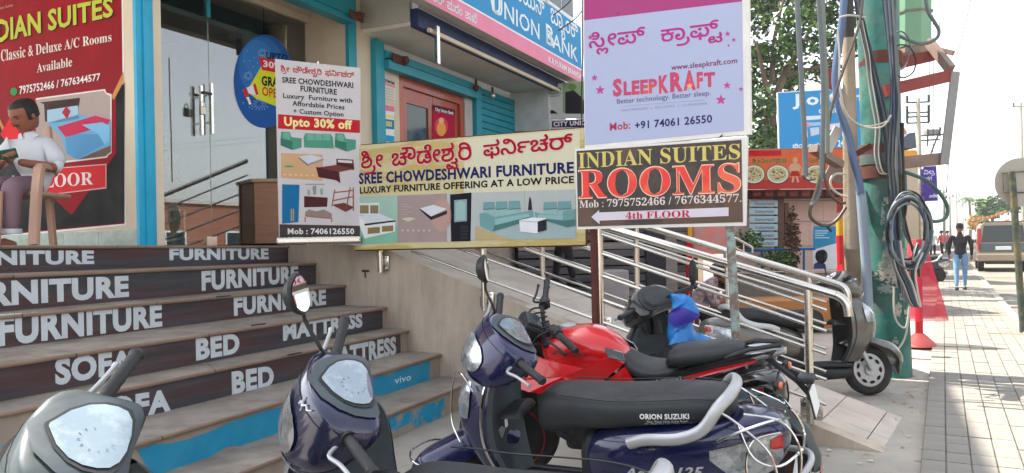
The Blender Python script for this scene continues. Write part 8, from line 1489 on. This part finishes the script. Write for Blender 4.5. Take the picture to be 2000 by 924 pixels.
# ---------------------------------------------------------------- jeep driving away
jp = thing('jeep', 'cream and grey jeep seen from behind on the sunny road', 'car', ST(2.05, 35.5, -.1), (0, 0, math.radians(90 - 29.3)))
mj, mjw, mjd = paint('cream_car_paint', '9a8a76', rough=.35, damt=.3), mat('car_glass', '22373c', .06, coat=.5, var=.1), mat('car_dark', '2e3638', .5)
def jb(nm, b, m): b.build(nm, m, jp, local=True)
b = MB(); b.loft([[Vector((x, y * hw, z)) for y, z in ((-1, .45), (-1, .95), (-.97, 1.1), (-.84, 1.85), (-.7, 1.95), (.7, 1.95), (.84, 1.85), (.97, 1.1), (1, .95), (1, .45))] for x, hw in ((0, .86), (.05, .9), (2.9, .9), (3.0, .88))], smooth=False); b.loft([[Vector((x, y * .86, z)) for y, z in ((-1, .45), (-1, 1.05), (1, 1.05), (1, .45))] for x in (3.0, 4.2)], smooth=False); jb('body', b, mj)
b = MB(); b.add([(-.012, y, z) for y, z in ((-.74, 1.16), (-.64, 1.82), (.64, 1.82), (.74, 1.16))], [(0, 1, 2, 3)]); jb('rear_window', b, mjw)
b = MB(); b.bbox(-.02, 0, -.80, .80, .78, 1.12, .02); jb('tailgate', b, mat('car_grey', '4e6064', .4, .3, coat=.4)); b = MB(); b.bbox(-.035, -.02, -.26, .26, .86, 1.0, .01); jb('number_plate', b, wh)
for s in (1, -1):
    b = MB(); b.bbox(-.02, .1, s * .80 - .07, s * .80 + .07, .85, 1.72, .02); jb('tail_lamp', b, m_redl)
    for x in (.75, 3.5): b = MB(); b.lathe([(.2, -.11), (.34, -.1), (.36, -.06), (.36, .06), (.34, .1), (.2, .11)], (x, s * .74, .36), (0, 1, 0), 24); jb('wheel', b, m_rub)
    b = MB(); b.bbox(2.6, 2.7, s * .9, s * 1.06, 1.1, 1.28, .03); jb('door_mirror', b, mjd)
    b = MB(); b.add([(x, s * .905 if z < 1.2 else s * .80, z) for x, z in ((.3, 1.15), (.35, 1.75), (2.7, 1.75), (2.85, 1.15))], [(0, 1, 2, 3)]); jb('side_window', b, mjw)
b = MB(); b.bbox(-.12, .1, -.9, .9, .42, .72, .05); jb('bumper', b, mj); b = MB(); b.bbox(.1, 3.8, -.6, .6, .3, .45, .02); jb('underbody', b, mjd); b = MB(); b.bbox(.1, 2.6, -.72, .72, 1.951, 1.99, .01); jb('roof_rail', b, mjd)

b = MB(); q = atY(1350, 532, 5.05); b.tube(spl([q + Vector((-.01, 0, -.2)), q + Vector((0, 0, -.1)), q], 4), .006, 6); b.ell(q + Vector((.01, 0, .0)), (.028, .03, .085), 12, 10); o = b.build('mirror', m_pl, bs); o.location = (0, 0, 0)
o.matrix_parent_inverse = Matrix.Identity(4)
bpy.context.view_layer.update(); o.matrix_world = Matrix.Translation(bs.location)
# ================================================================ people
def skinmesh(J, E, root, sub=2):
    names = list(J); idx = {n: i for i, n in enumerate(names)}
    me = bpy.data.meshes.new('s'); me.from_pydata([tuple(J[n][0]) for n in names], [(idx[a], idx[b]) for a, b in E], []); o = bpy.data.objects.new('s', me); COL.objects.link(o)
    o.modifiers.new('s', 'SKIN'); s = o.modifiers.new('b', 'SUBSURF'); s.levels = sub; s.render_levels = sub
    for i, n in enumerate(names):
        d = me.skin_vertices[0].data[i]; r = J[n][1]; d.radius = r if isinstance(r, tuple) else (r, r); d.use_root = (n == root)
    m2 = bpy.data.meshes.new_from_object(o.evaluated_get(bpy.context.evaluated_depsgraph_get()))
    V = [v.co.copy() for v in m2.vertices]; F = [tuple(p.vertices) for p in m2.polygons]; bpy.data.objects.remove(o); bpy.data.meshes.remove(me); bpy.data.meshes.remove(m2); return V, F
def segd(p, a, b): d = b - a; t = max(0, min(1, (p - a).dot(d) / max(1e-9, d.dot(d)))); return (p - (a + d * t)).length
def body(t, nm, J, E, root, mats, which, sub=2):
    V, F = skinmesh(J, E, root, sub); b = MB(); b.add(V, F, 0, True)
    for i, f in enumerate(F):
        c = sum((V[k] for k in f), Vector()) / len(f); e = min(E, key=lambda q: segd(c, J[q[0]][0], J[q[1]][0]) / (sum((J[q[k]][1] if not isinstance(J[q[k]][1], tuple) else J[q[k]][1][0]) for k in (0, 1)))); b.m[i] = which(e, c)
    return b.build(nm, mats, t, sharp=0)
def head(t, c, fwd, up, s, skin_, hair_, beard=False, short=True):
    f = Vector(fwd).normalized(); u = Vector(up); u = (u - f * u.dot(f)).normalized(); r = f.cross(u); M_ = Matrix(((r.x, f.x, u.x, c[0]), (r.y, f.y, u.y, c[1]), (r.z, f.z, u.z, c[2]), (0, 0, 0, 1))) @ Matrix.Scale(s, 4)
    prof = [(-1.08, .28, .42, -.15), (-.98, .45, .62, .02), (-.8, .56, .78, .06), (-.55, .66, .86, .05), (-.3, .72, .92, .02), (0, .76, .96, 0), (.3, .77, .97, -.03), (.55, .72, .92, -.06), (.8, .56, .74, -.09), (.95, .35, .48, -.1), (1.02, .1, .14, -.1)]
    b = MB(M_); R_ = []
    for z, rx, ry, y0 in spl(prof, 3):
        ring = []
        for j in range(28):
            a = 2 * math.pi * j / 28; x = rx * math.cos(a); y = y0 + ry * math.sin(a)
            if math.sin(a) > 0:
                nose = math.exp(-((x / .13) ** 2)) * (.24 * math.exp(-(((z + .28) / .17) ** 2)) + .13 * math.exp(-(((z + .02) / .2) ** 2)))
                eye = -.10 * math.exp(-(((abs(x) - .3) / .15) ** 2) - ((z - .02) / .11) ** 2); lip = .06 * math.exp(-((x / .25) ** 2) - ((z + .6) / .1) ** 2) - .05 * math.exp(-((x / .25) ** 2) - ((z + .5) / .05) ** 2); brow = .05 * math.exp(-(((abs(x) - .28) / .22) ** 2) - ((z - .2) / .09) ** 2)
                y += nose + eye + lip + brow
            ring.append((x, y, z))
        R_.append(ring)
    b.loft(R_); b.ell((.76, -.05, -.12), (.09, .16, .24), 10, 6); b.ell((-.76, -.05, -.12), (.09, .16, .24), 10, 6); h = b.build('head', skin_, t)
    b = MB(M_); R_ = []
    for z, rx, ry, y0 in spl(prof, 3):
        if z < -.35: continue
        R_.append([(1.07 * rx * math.cos(a), y0 - .03 + 1.07 * ry * math.sin(a) * (1 if math.sin(a) < .35 or z > .62 else max(.2, .93 - 1.2 * (math.sin(a) - .35))), z * 1.02 + (.03 if z > .5 else 0)) for a in [2 * math.pi * j / 28 for j in range(28)]])
    b.loft(R_); b.build('hair', hair_, h)
    b = MB(M_)
    for sx in (-1, 1): b.ell((sx * .3, .80, .0), (.13, .06, .045), 8, 5); b.tube([(sx * .14, .93, .17), (sx * .3, .93, .22), (sx * .46, .82, .17)], .035, 5)
    if beard: b.loft([[(k * .62 * math.cos(a), .06 + k * .86 * math.sin(a), z) for a in [math.pi * (-.1 + 1.2 * j / 14) for j in range(15)]] for z, k in ((-1.0, .6), (-.85, .93), (-.6, 1.1), (-.45, 1.12))], cap=False, closed=False)
    b.tube([(-.26, .93, -.47), (0, 1.03, -.44), (.26, .93, -.47)], .05, 5); b.build('brows_and_moustache', hair_, h)
def hand(t, w_, d, up, s, m, curl=.5):
    """palm and five separate fingers; w_ wrist, d direction, up = back of the hand"""
    d = Vector(d).normalized(); u = Vector(up); u = (u - d * u.dot(d)).normalized(); r = d.cross(u); w_ = Vector(w_); J = {'w': (w_, .026 * s), 'p': (w_ + d * .05 * s, (.036 * s, .018 * s))}; E = [('w', 'p')]
    for k, (o_, L) in enumerate(((-.03, .062), (-.011, .075), (.009, .078), (.028, .066))):
        k0 = w_ + d * .088 * s + r * o_ * s; dd = (d - u * curl).normalized(); dd2 = (d - u * curl * 2.4).normalized(); J['a%d' % k] = (k0, .0115 * s); J['b%d' % k] = (k0 + dd * L * .5 * s, .0092 * s); J['c%d' % k] = (k0 + dd * L * .5 * s + dd2 * L * .5 * s, .0078 * s); E += [('p', 'a%d' % k), ('a%d' % k, 'b%d' % k), ('b%d' % k, 'c%d' % k)]
    J['t0'] = (w_ + d * .035 * s + r * .034 * s - u * .008 * s, .012 * s); J['t1'] = (w_ + d * .066 * s + r * .052 * s - u * .022 * s, .0095 * s); J['t2'] = (w_ + d * .09 * s + r * .05 * s - u * .034 * s, .008 * s); E += [('w', 't0'), ('t0', 't1'), ('t1', 't2')]
    V, F = skinmesh(J, E, 'w', 1); b = MB(); b.add(V, F, 0, True); return b.build('hand', m, t, sharp=0)
m_sk = mat('brown_skin', '8a5642', .5, var=.06, scale=8, spec=.4); m_hair = mat('black_hair', '131012', .55, var=.2, scale=40, bump=.4)
m_shirt = mat('white_shirt', 'c9ccd2', .8, var=.05, scale=4, bump=.35, bscale=9); m_trou = mat('mauve_trousers', '7d6470', .85, var=.12, scale=4, bump=.5, bscale=8); m_den = mat('light_denim', '6f96bc', .85, var=.12, scale=10); m_jack = mat('dark_jacket', '191a26', .7, var=.2, scale=6, bump=.3, bscale=12)
m_flo = mat('floral_shirt', 'a8787a', .8, var=.1, col2='3a4a6a', c2amt=1., c2scale=22, dirt='d8c8c0', damt=.9, dscale=26); m_trd = mat('dark_trousers', '241e24', .85, var=.2, bump=.4, bscale=9)
A_ = lambda x, y, Y: atY(x, y, Y)
# ---- the seated man
p0 = A_(60, 478, 6.4); mn_ = thing('person', 'man in white shirt and mauve trousers sitting on a plastic chair looking at his phone', 'person', (p0.x, p0.y, FLOOR))
YM = 6.4
J = {'pel': (A_(72, 362, YM), .135), 'ches': (A_(66, 312, YM), .15), 'neck': (A_(62, 270, YM), .06), 'nk2': (A_(55, 254, YM - .02), .055),
     'shL': (A_(98, 283, YM + .02), .068), 'elL': (A_(116, 330, YM - .05), .05), 'wrL': (A_(34, 316, YM - .32), .03), 'shR': (A_(22, 287, YM - .08), .068), 'elR': (A_(-14, 332, YM - .15), .05), 'wrR': (A_(8, 312, YM - .40), .03),
     'hpL': (A_(62, 368, YM - .06), .11), 'knL': (A_(22, 362, YM - .42), .085), 'anL': (A_(24, 452, YM - .40), .052), 'hpR': (A_(40, 368, YM - .04), .11), 'knR': (A_(-22, 360, YM - .38), .085), 'anR': (A_(-8, 452, YM - .34), .052)}
E = [('pel', 'ches'), ('ches', 'neck'), ('neck', 'nk2'), ('ches', 'shL'), ('shL', 'elL'), ('elL', 'wrL'), ('ches', 'shR'), ('shR', 'elR'), ('elR', 'wrR'), ('pel', 'hpL'), ('hpL', 'knL'), ('knL', 'anL'), ('pel', 'hpR'), ('hpR', 'knR'), ('knR', 'anR')]
body(mn_, 'body', J, E, 'pel', [m_sk, m_shirt, m_trou], lambda e, c: 2 if e[1][:2] in ('hp', 'kn', 'an') else (0 if e[1][:2] in ('wr', 'nk') else 1))
S_ = {'pel': (A_(74, 358, YM), .155), 'ches': (A_(66, 310, YM), .165), 'neck': (A_(61, 279, YM), .09), 'shL': (A_(99, 284, YM + .02), .08), 'elL': (A_(116, 324, YM - .04), .075), 'shR': (A_(20, 288, YM - .08), .08), 'elR': (A_(-12, 326, YM - .14), .075)}
body(mn_, 'shirt', S_, [('pel', 'ches'), ('ches', 'neck'), ('ches', 'shL'), ('shL', 'elL'), ('ches', 'shR'), ('shR', 'elR')], 'pel', [m_shirt], lambda e, c: 0)
b = MB(); cn_ = A_(57, 267, YM - .03)
for sx in (-1, 1): b.add([cn_ + Vector((0, -.075, -.05)), cn_ + Vector((sx * .05, -.07, -.055)), cn_ + Vector((sx * .085, -.01, .015)), cn_ + Vector((sx * .05, -.03, .03))], [(0, 1, 2, 3)])
b.build('collar', m_shirt, mn_)
head(mn_, A_(47, 224, YM - .06), (-.33, -.8, -.5), (-.1, -.4, 1), .118, m_sk, m_hair)
for s_, w_, d_ in ((1, J['wrL'][0], (-1, -.2, .15)), (-1, J['wrR'][0], (.5, -.5, .3))): hand(mn_, w_, d_, (0, -.5, -.8) if s_ > 0 else (0, -.6, .8), 1.1, m_sk, .6)
for k in ('anL', 'anR'):
    a_ = J[k][0]; b = MB(); b.loft([[Vector((a_.x, a_.y, FLOOR)) + Vector((-.05 - q * .6, -.02 - q * .75, h_ * .5)) + Vector((w_ * math.cos(a) * .8, -w_ * math.cos(a) * .6, h_ * .5 * math.sin(a))) for a in [2 * math.pi * j / 12 for j in range(12)]] for q, w_, h_ in ((-.08, .03, .06), (0, .04, .09), (.08, .045, .06), (.16, .048, .04), (.2, .03, .02))]); b.build('foot', m_sk, mn_)
    b = MB(); b.lathe([(.066, 0), (.07, .02), (.066, .04)], a_ + Vector((0, 0, -.02)), (0, 0, 1), 16); b.build('trouser_hem', m_shirt, mn_)
ph = thing('phone', 'dark phone held in the seated man\'s hand', 'phone', tuple(A_(12, 300, YM - .46))); b = MB(Matrix.Translation(A_(12, 302, YM - .46)) @ Matrix.Rotation(.5, 4, 'X') @ Matrix.Rotation(.5, 4, 'Z')); b.bbox(-.075, .075, -.006, .006, -.04, .04, .004); b.build('case', c('2c5a4c'), ph)
# ---- plastic chair
ch = thing('plastic_chair', 'pinkish beige moulded plastic armchair under the seated man', 'chair', (p0.x, p0.y, FLOOR)); mpc = mat('beige_plastic', 'b8937f', .45, var=.06, scale=6, dirt='7a5c4c', damt=.25)
def cpart(nm, P, w_, th=.012, nrm=None):
    b = MB(); P = spl(P, 4); R_ = []
    for i, p in enumerate(P):
        p = Vector(p); d = (Vector(P[min(i + 1, len(P) - 1)]) - Vector(P[max(i - 1, 0)])).normalized(); s_ = Vector(nrm or (1, 0, 0)); s_ = (s_ - d * s_.dot(d)).normalized(); q = d.cross(s_); R_.append([p + s_ * w_ / 2 * x + q * th * y for x, y in ((-1, 0), (-.85, 1), (0, .6), (.85, 1), (1, 0), (.85, -1), (0, -1.4), (-.85, -1))])
    b.loft(R_); b.build(nm, mpc, ch)
ax = (1, -.3, 0)
cpart('front_leg', [A_(77, 327, 6.0), A_(73, 360, 6.0), A_(70, 400, 6.0), A_(66, 478, 5.96)], .09, .02, ax); cpart('armrest', [A_(76, 326, 6.0), A_(88, 326, 6.12), A_(104, 334, 6.5), A_(106, 340, 6.7)], .055, .02, (.5, -.8, 0))
cpart('rear_leg', [A_(94, 376, 6.6), A_(98, 410, 6.65), A_(104, 478, 6.75)], .07, .016, ax); cpart('back_post', [A_(106, 338, 6.7), A_(98, 300, 6.78), A_(92, 250, 6.86)], .08, .016, ax)
cpart('front_leg', [A_(-6, 372, 5.9), A_(-8, 420, 5.9), A_(-12, 478, 5.86)], .1, .02, ax)
b = MB(); q0 = A_(52, 380, 6.35); b.bbox(q0.x - .24, q0.x + .22, 6.12, 6.62, q0.z - .02, q0.z + .012, .012); b.build('seat', mpc, ch)
# ---- walkers and others
def walker(base, hd, ht, label, jm, tm, stride=.12, short=False, bend=0., detail=True, sk=m_sk, shoe=m_black, group=None):
    """standing or walking figure; hd = facing angle (radians from +X), ht = height"""
    t = thing('person', label, 'person', base, group=group); f = Vector((math.cos(hd), math.sin(hd), 0)); r = Vector((f.y, -f.x, 0)); o_ = Vector(base); k = ht / 1.7
    P = lambda x, y, z: o_ + (r * x + f * (y + bend * max(0, z - .9))) * k + Vector((0, 0, z * k * (1 - abs(bend) * .1)))
    J = {'pel': (P(0, 0, .92), .125 * k), 'ch': (P(0, .0, 1.24), (.15 * k, .11 * k)), 'nk': (P(0, 0, 1.43), .055 * k), 'hd': (P(0, .01, 1.5), .055 * k)}; E = [('pel', 'ch'), ('ch', 'nk'), ('nk', 'hd')]
    for s, nm in ((1, 'R'), (-1, 'L')):
        J.update({'sh' + nm: (P(s * .19, 0, 1.37), .068 * k), 'el' + nm: (P(s * .25, -.05 * s, 1.1), .052 * k), 'wr' + nm: (P(s * .25, .08, .88), .034 * k), 'hp' + nm: (P(s * .09, 0, .86), .095 * k), 'kn' + nm: (P(s * .095, s * stride * .6, .49), .066 * k), 'an' + nm: (P(s * .09, s * stride, .10), .042 * k)})
        E += [('ch', 'sh' + nm), ('sh' + nm, 'el' + nm), ('el' + nm, 'wr' + nm), ('pel', 'hp' + nm), ('hp' + nm, 'kn' + nm), ('kn' + nm, 'an' + nm)]
    body(t, 'body', J, E, 'pel', [sk, jm, tm], lambda e, c_: 2 if e[1][:2] in ('hp', 'kn', 'an') else (0 if e[1] == 'hd' or (short and e[1][:2] == 'wr') else 1), 2 if detail else 1)
    head(t, P(0, .03, 1.60), f, (0, 0, 1), .107 * k, sk, m_hair)
    for s, nm in ((1, 'R'), (-1, 'L')):
        if detail: hand(t, J['wr' + nm][0], (0, 0, -1), r * s, k, sk, .3)
        a_ = J['an' + nm][0]; b = MB(); g0 = Vector((a_.x, a_.y, o_.z)); b.loft([[g0 + f * q * k + r * w_ * k * math.cos(a) + Vector((0, 0, h_ * k * (.5 + .5 * math.sin(a)))) for a in [2 * math.pi * j / 12 for j in range(12)]] for q, w_, h_ in ((-.08, .03, .06), (-.05, .045, .1), (.04, .048, .09), (.12, .05, .06), (.18, .03, .03))]); b.build('shoe', shoe, t)
    return t
HS = math.radians(90 - 29.3)
q = atZ(1877, 567, .03); walker(tuple(q), HS, 1.66, 'man walking away on the footpath in a dark jacket and light blue jeans', m_jack, m_den)
q = A_(1102, 560, 8.15); walker((q.x, q.y, q.z), math.radians(-40), 1.52, 'person in dark clothes on the ramp, only the trouser legs showing below the banner', m_trd, m_trd, stride=.2, bend=-.02)
for i, (x, Y, jm, lab) in enumerate(((1822, 44, m_shirt, 'distant pedestrian in a pale shirt beside the far scooters'), (1840, 50, c('c8606a'), 'distant pedestrian in pink, left of the walking man'), (1852, 54, c('d88a8a'), 'distant pedestrian in faded red, nearest the walking man'), (1998, 40, c('4a3a34'), 'distant pedestrian in brown at the right edge of the road'))):
    walker((atY(x, 500, Y).x, Y, -.05), HS + i, 1.68, lab, jm, m_trd, detail=False)
# man bending over his work behind the railing
q = A_(1370, 640, 8.3); fm = thing('person', 'man in floral shirt and dark cap bent forward behind the railing', 'person', (q.x, q.y, .0)); YF = 8.3
J = {'pel': (A_(1352, 612, YF), .13), 'wa': (A_(1360, 590, YF), .13), 'ch': (A_(1380, 560, YF), .14), 'nk': (A_(1398, 548, YF), .06), 'hd': (A_(1404, 546, YF), .055), 'sh': (A_(1384, 556, YF - .18), .07), 'el': (A_(1396, 596, YF - .2), .055), 'wr': (A_(1430, 580, YF - .2), .034), 's2': (A_(1390, 556, YF + .18), .07), 'e2': (A_(1404, 594, YF + .2), .055), 'w2': (A_(1436, 584, YF + .05), .034), 'kn': (A_(1405, 624, YF - .15), .085), 'an': (A_(1395, 700, YF - .15), .05), 'k2': (A_(1408, 622, YF + .15), .085), 'a2': (A_(1400, 700, YF + .15), .05)}
body(fm, 'body', J, [('pel', 'wa'), ('wa', 'ch'), ('ch', 'nk'), ('nk', 'hd'), ('ch', 'sh'), ('sh', 'el'), ('el', 'wr'), ('ch', 's2'), ('s2', 'e2'), ('e2', 'w2'), ('pel', 'kn'), ('kn', 'an'), ('pel', 'k2'), ('k2', 'a2')], 'pel', [m_sk, m_flo, m_trd], lambda e, c_: 2 if e[1] in ('kn', 'an', 'k2', 'a2') else (0 if e[1] in ('wr', 'w2', 'hd') else 1))
head(fm, A_(1413, 542, YF), (.8, -.15, -.62), (.6, 0, .8), .112, m_sk, m_hair, beard=True); hand(fm, J['wr'][0], (1, 0, .1), (0, 0, 1), 1., m_sk, .6); hand(fm, J['w2'][0], (1, 0, .2), (0, 0, 1), 1., m_sk, .6)
b = MB(); cc = A_(1407, 524, YF); b.ell(cc, (.115, .11, .07), 16, 8); b.bbox(cc.x + .06, cc.x + .2, cc.y - .08, cc.y + .08, cc.z - .04, cc.z - .028, .005); b.build('cap', m_black, fm)
st_ = thing('stool', 'low wooden stool under the man in the floral shirt', 'stool', (J['pel'][0].x, J['pel'][0].y, 0)); b = MB(); x, y, z = J['pel'][0]; b.bbox(x - .17, x + .17, y - .17, y + .17, z - .2, z - .16, .01); b.build('seat', m_plank2, st_)
for sx in (-.13, .13):
    for sy in (-.13, .13): b = MB(); b.tube([(x + sx, y + sy, 0), (x + sx, y + sy, z - .2)], .018, 6); b.build('leg', m_plank2, st_)
# ================================================================ warm haze over the far street
hz = MB(); hz.box(-910, 1510, -610, 2410, -1.4, 14); ho = hz.build('haze', [], kind='stuff')
mh = bpy.data.materials.new('haze_air'); mh.use_nodes = True; t_ = mh.node_tree; t_.nodes.clear(); o_ = t_.nodes.new('ShaderNodeOutputMaterial'); v_ = t_.nodes.new('ShaderNodeVolumePrincipled')
v_.inputs['Density'].default_value = .0010; v_.inputs['Color'].default_value = (.95, .95, .96, 1); v_.inputs['Anisotropy'].default_value = .3; t_.links.new(v_.outputs[0], o_.inputs['Volume']); ho.data.materials.append(mh)
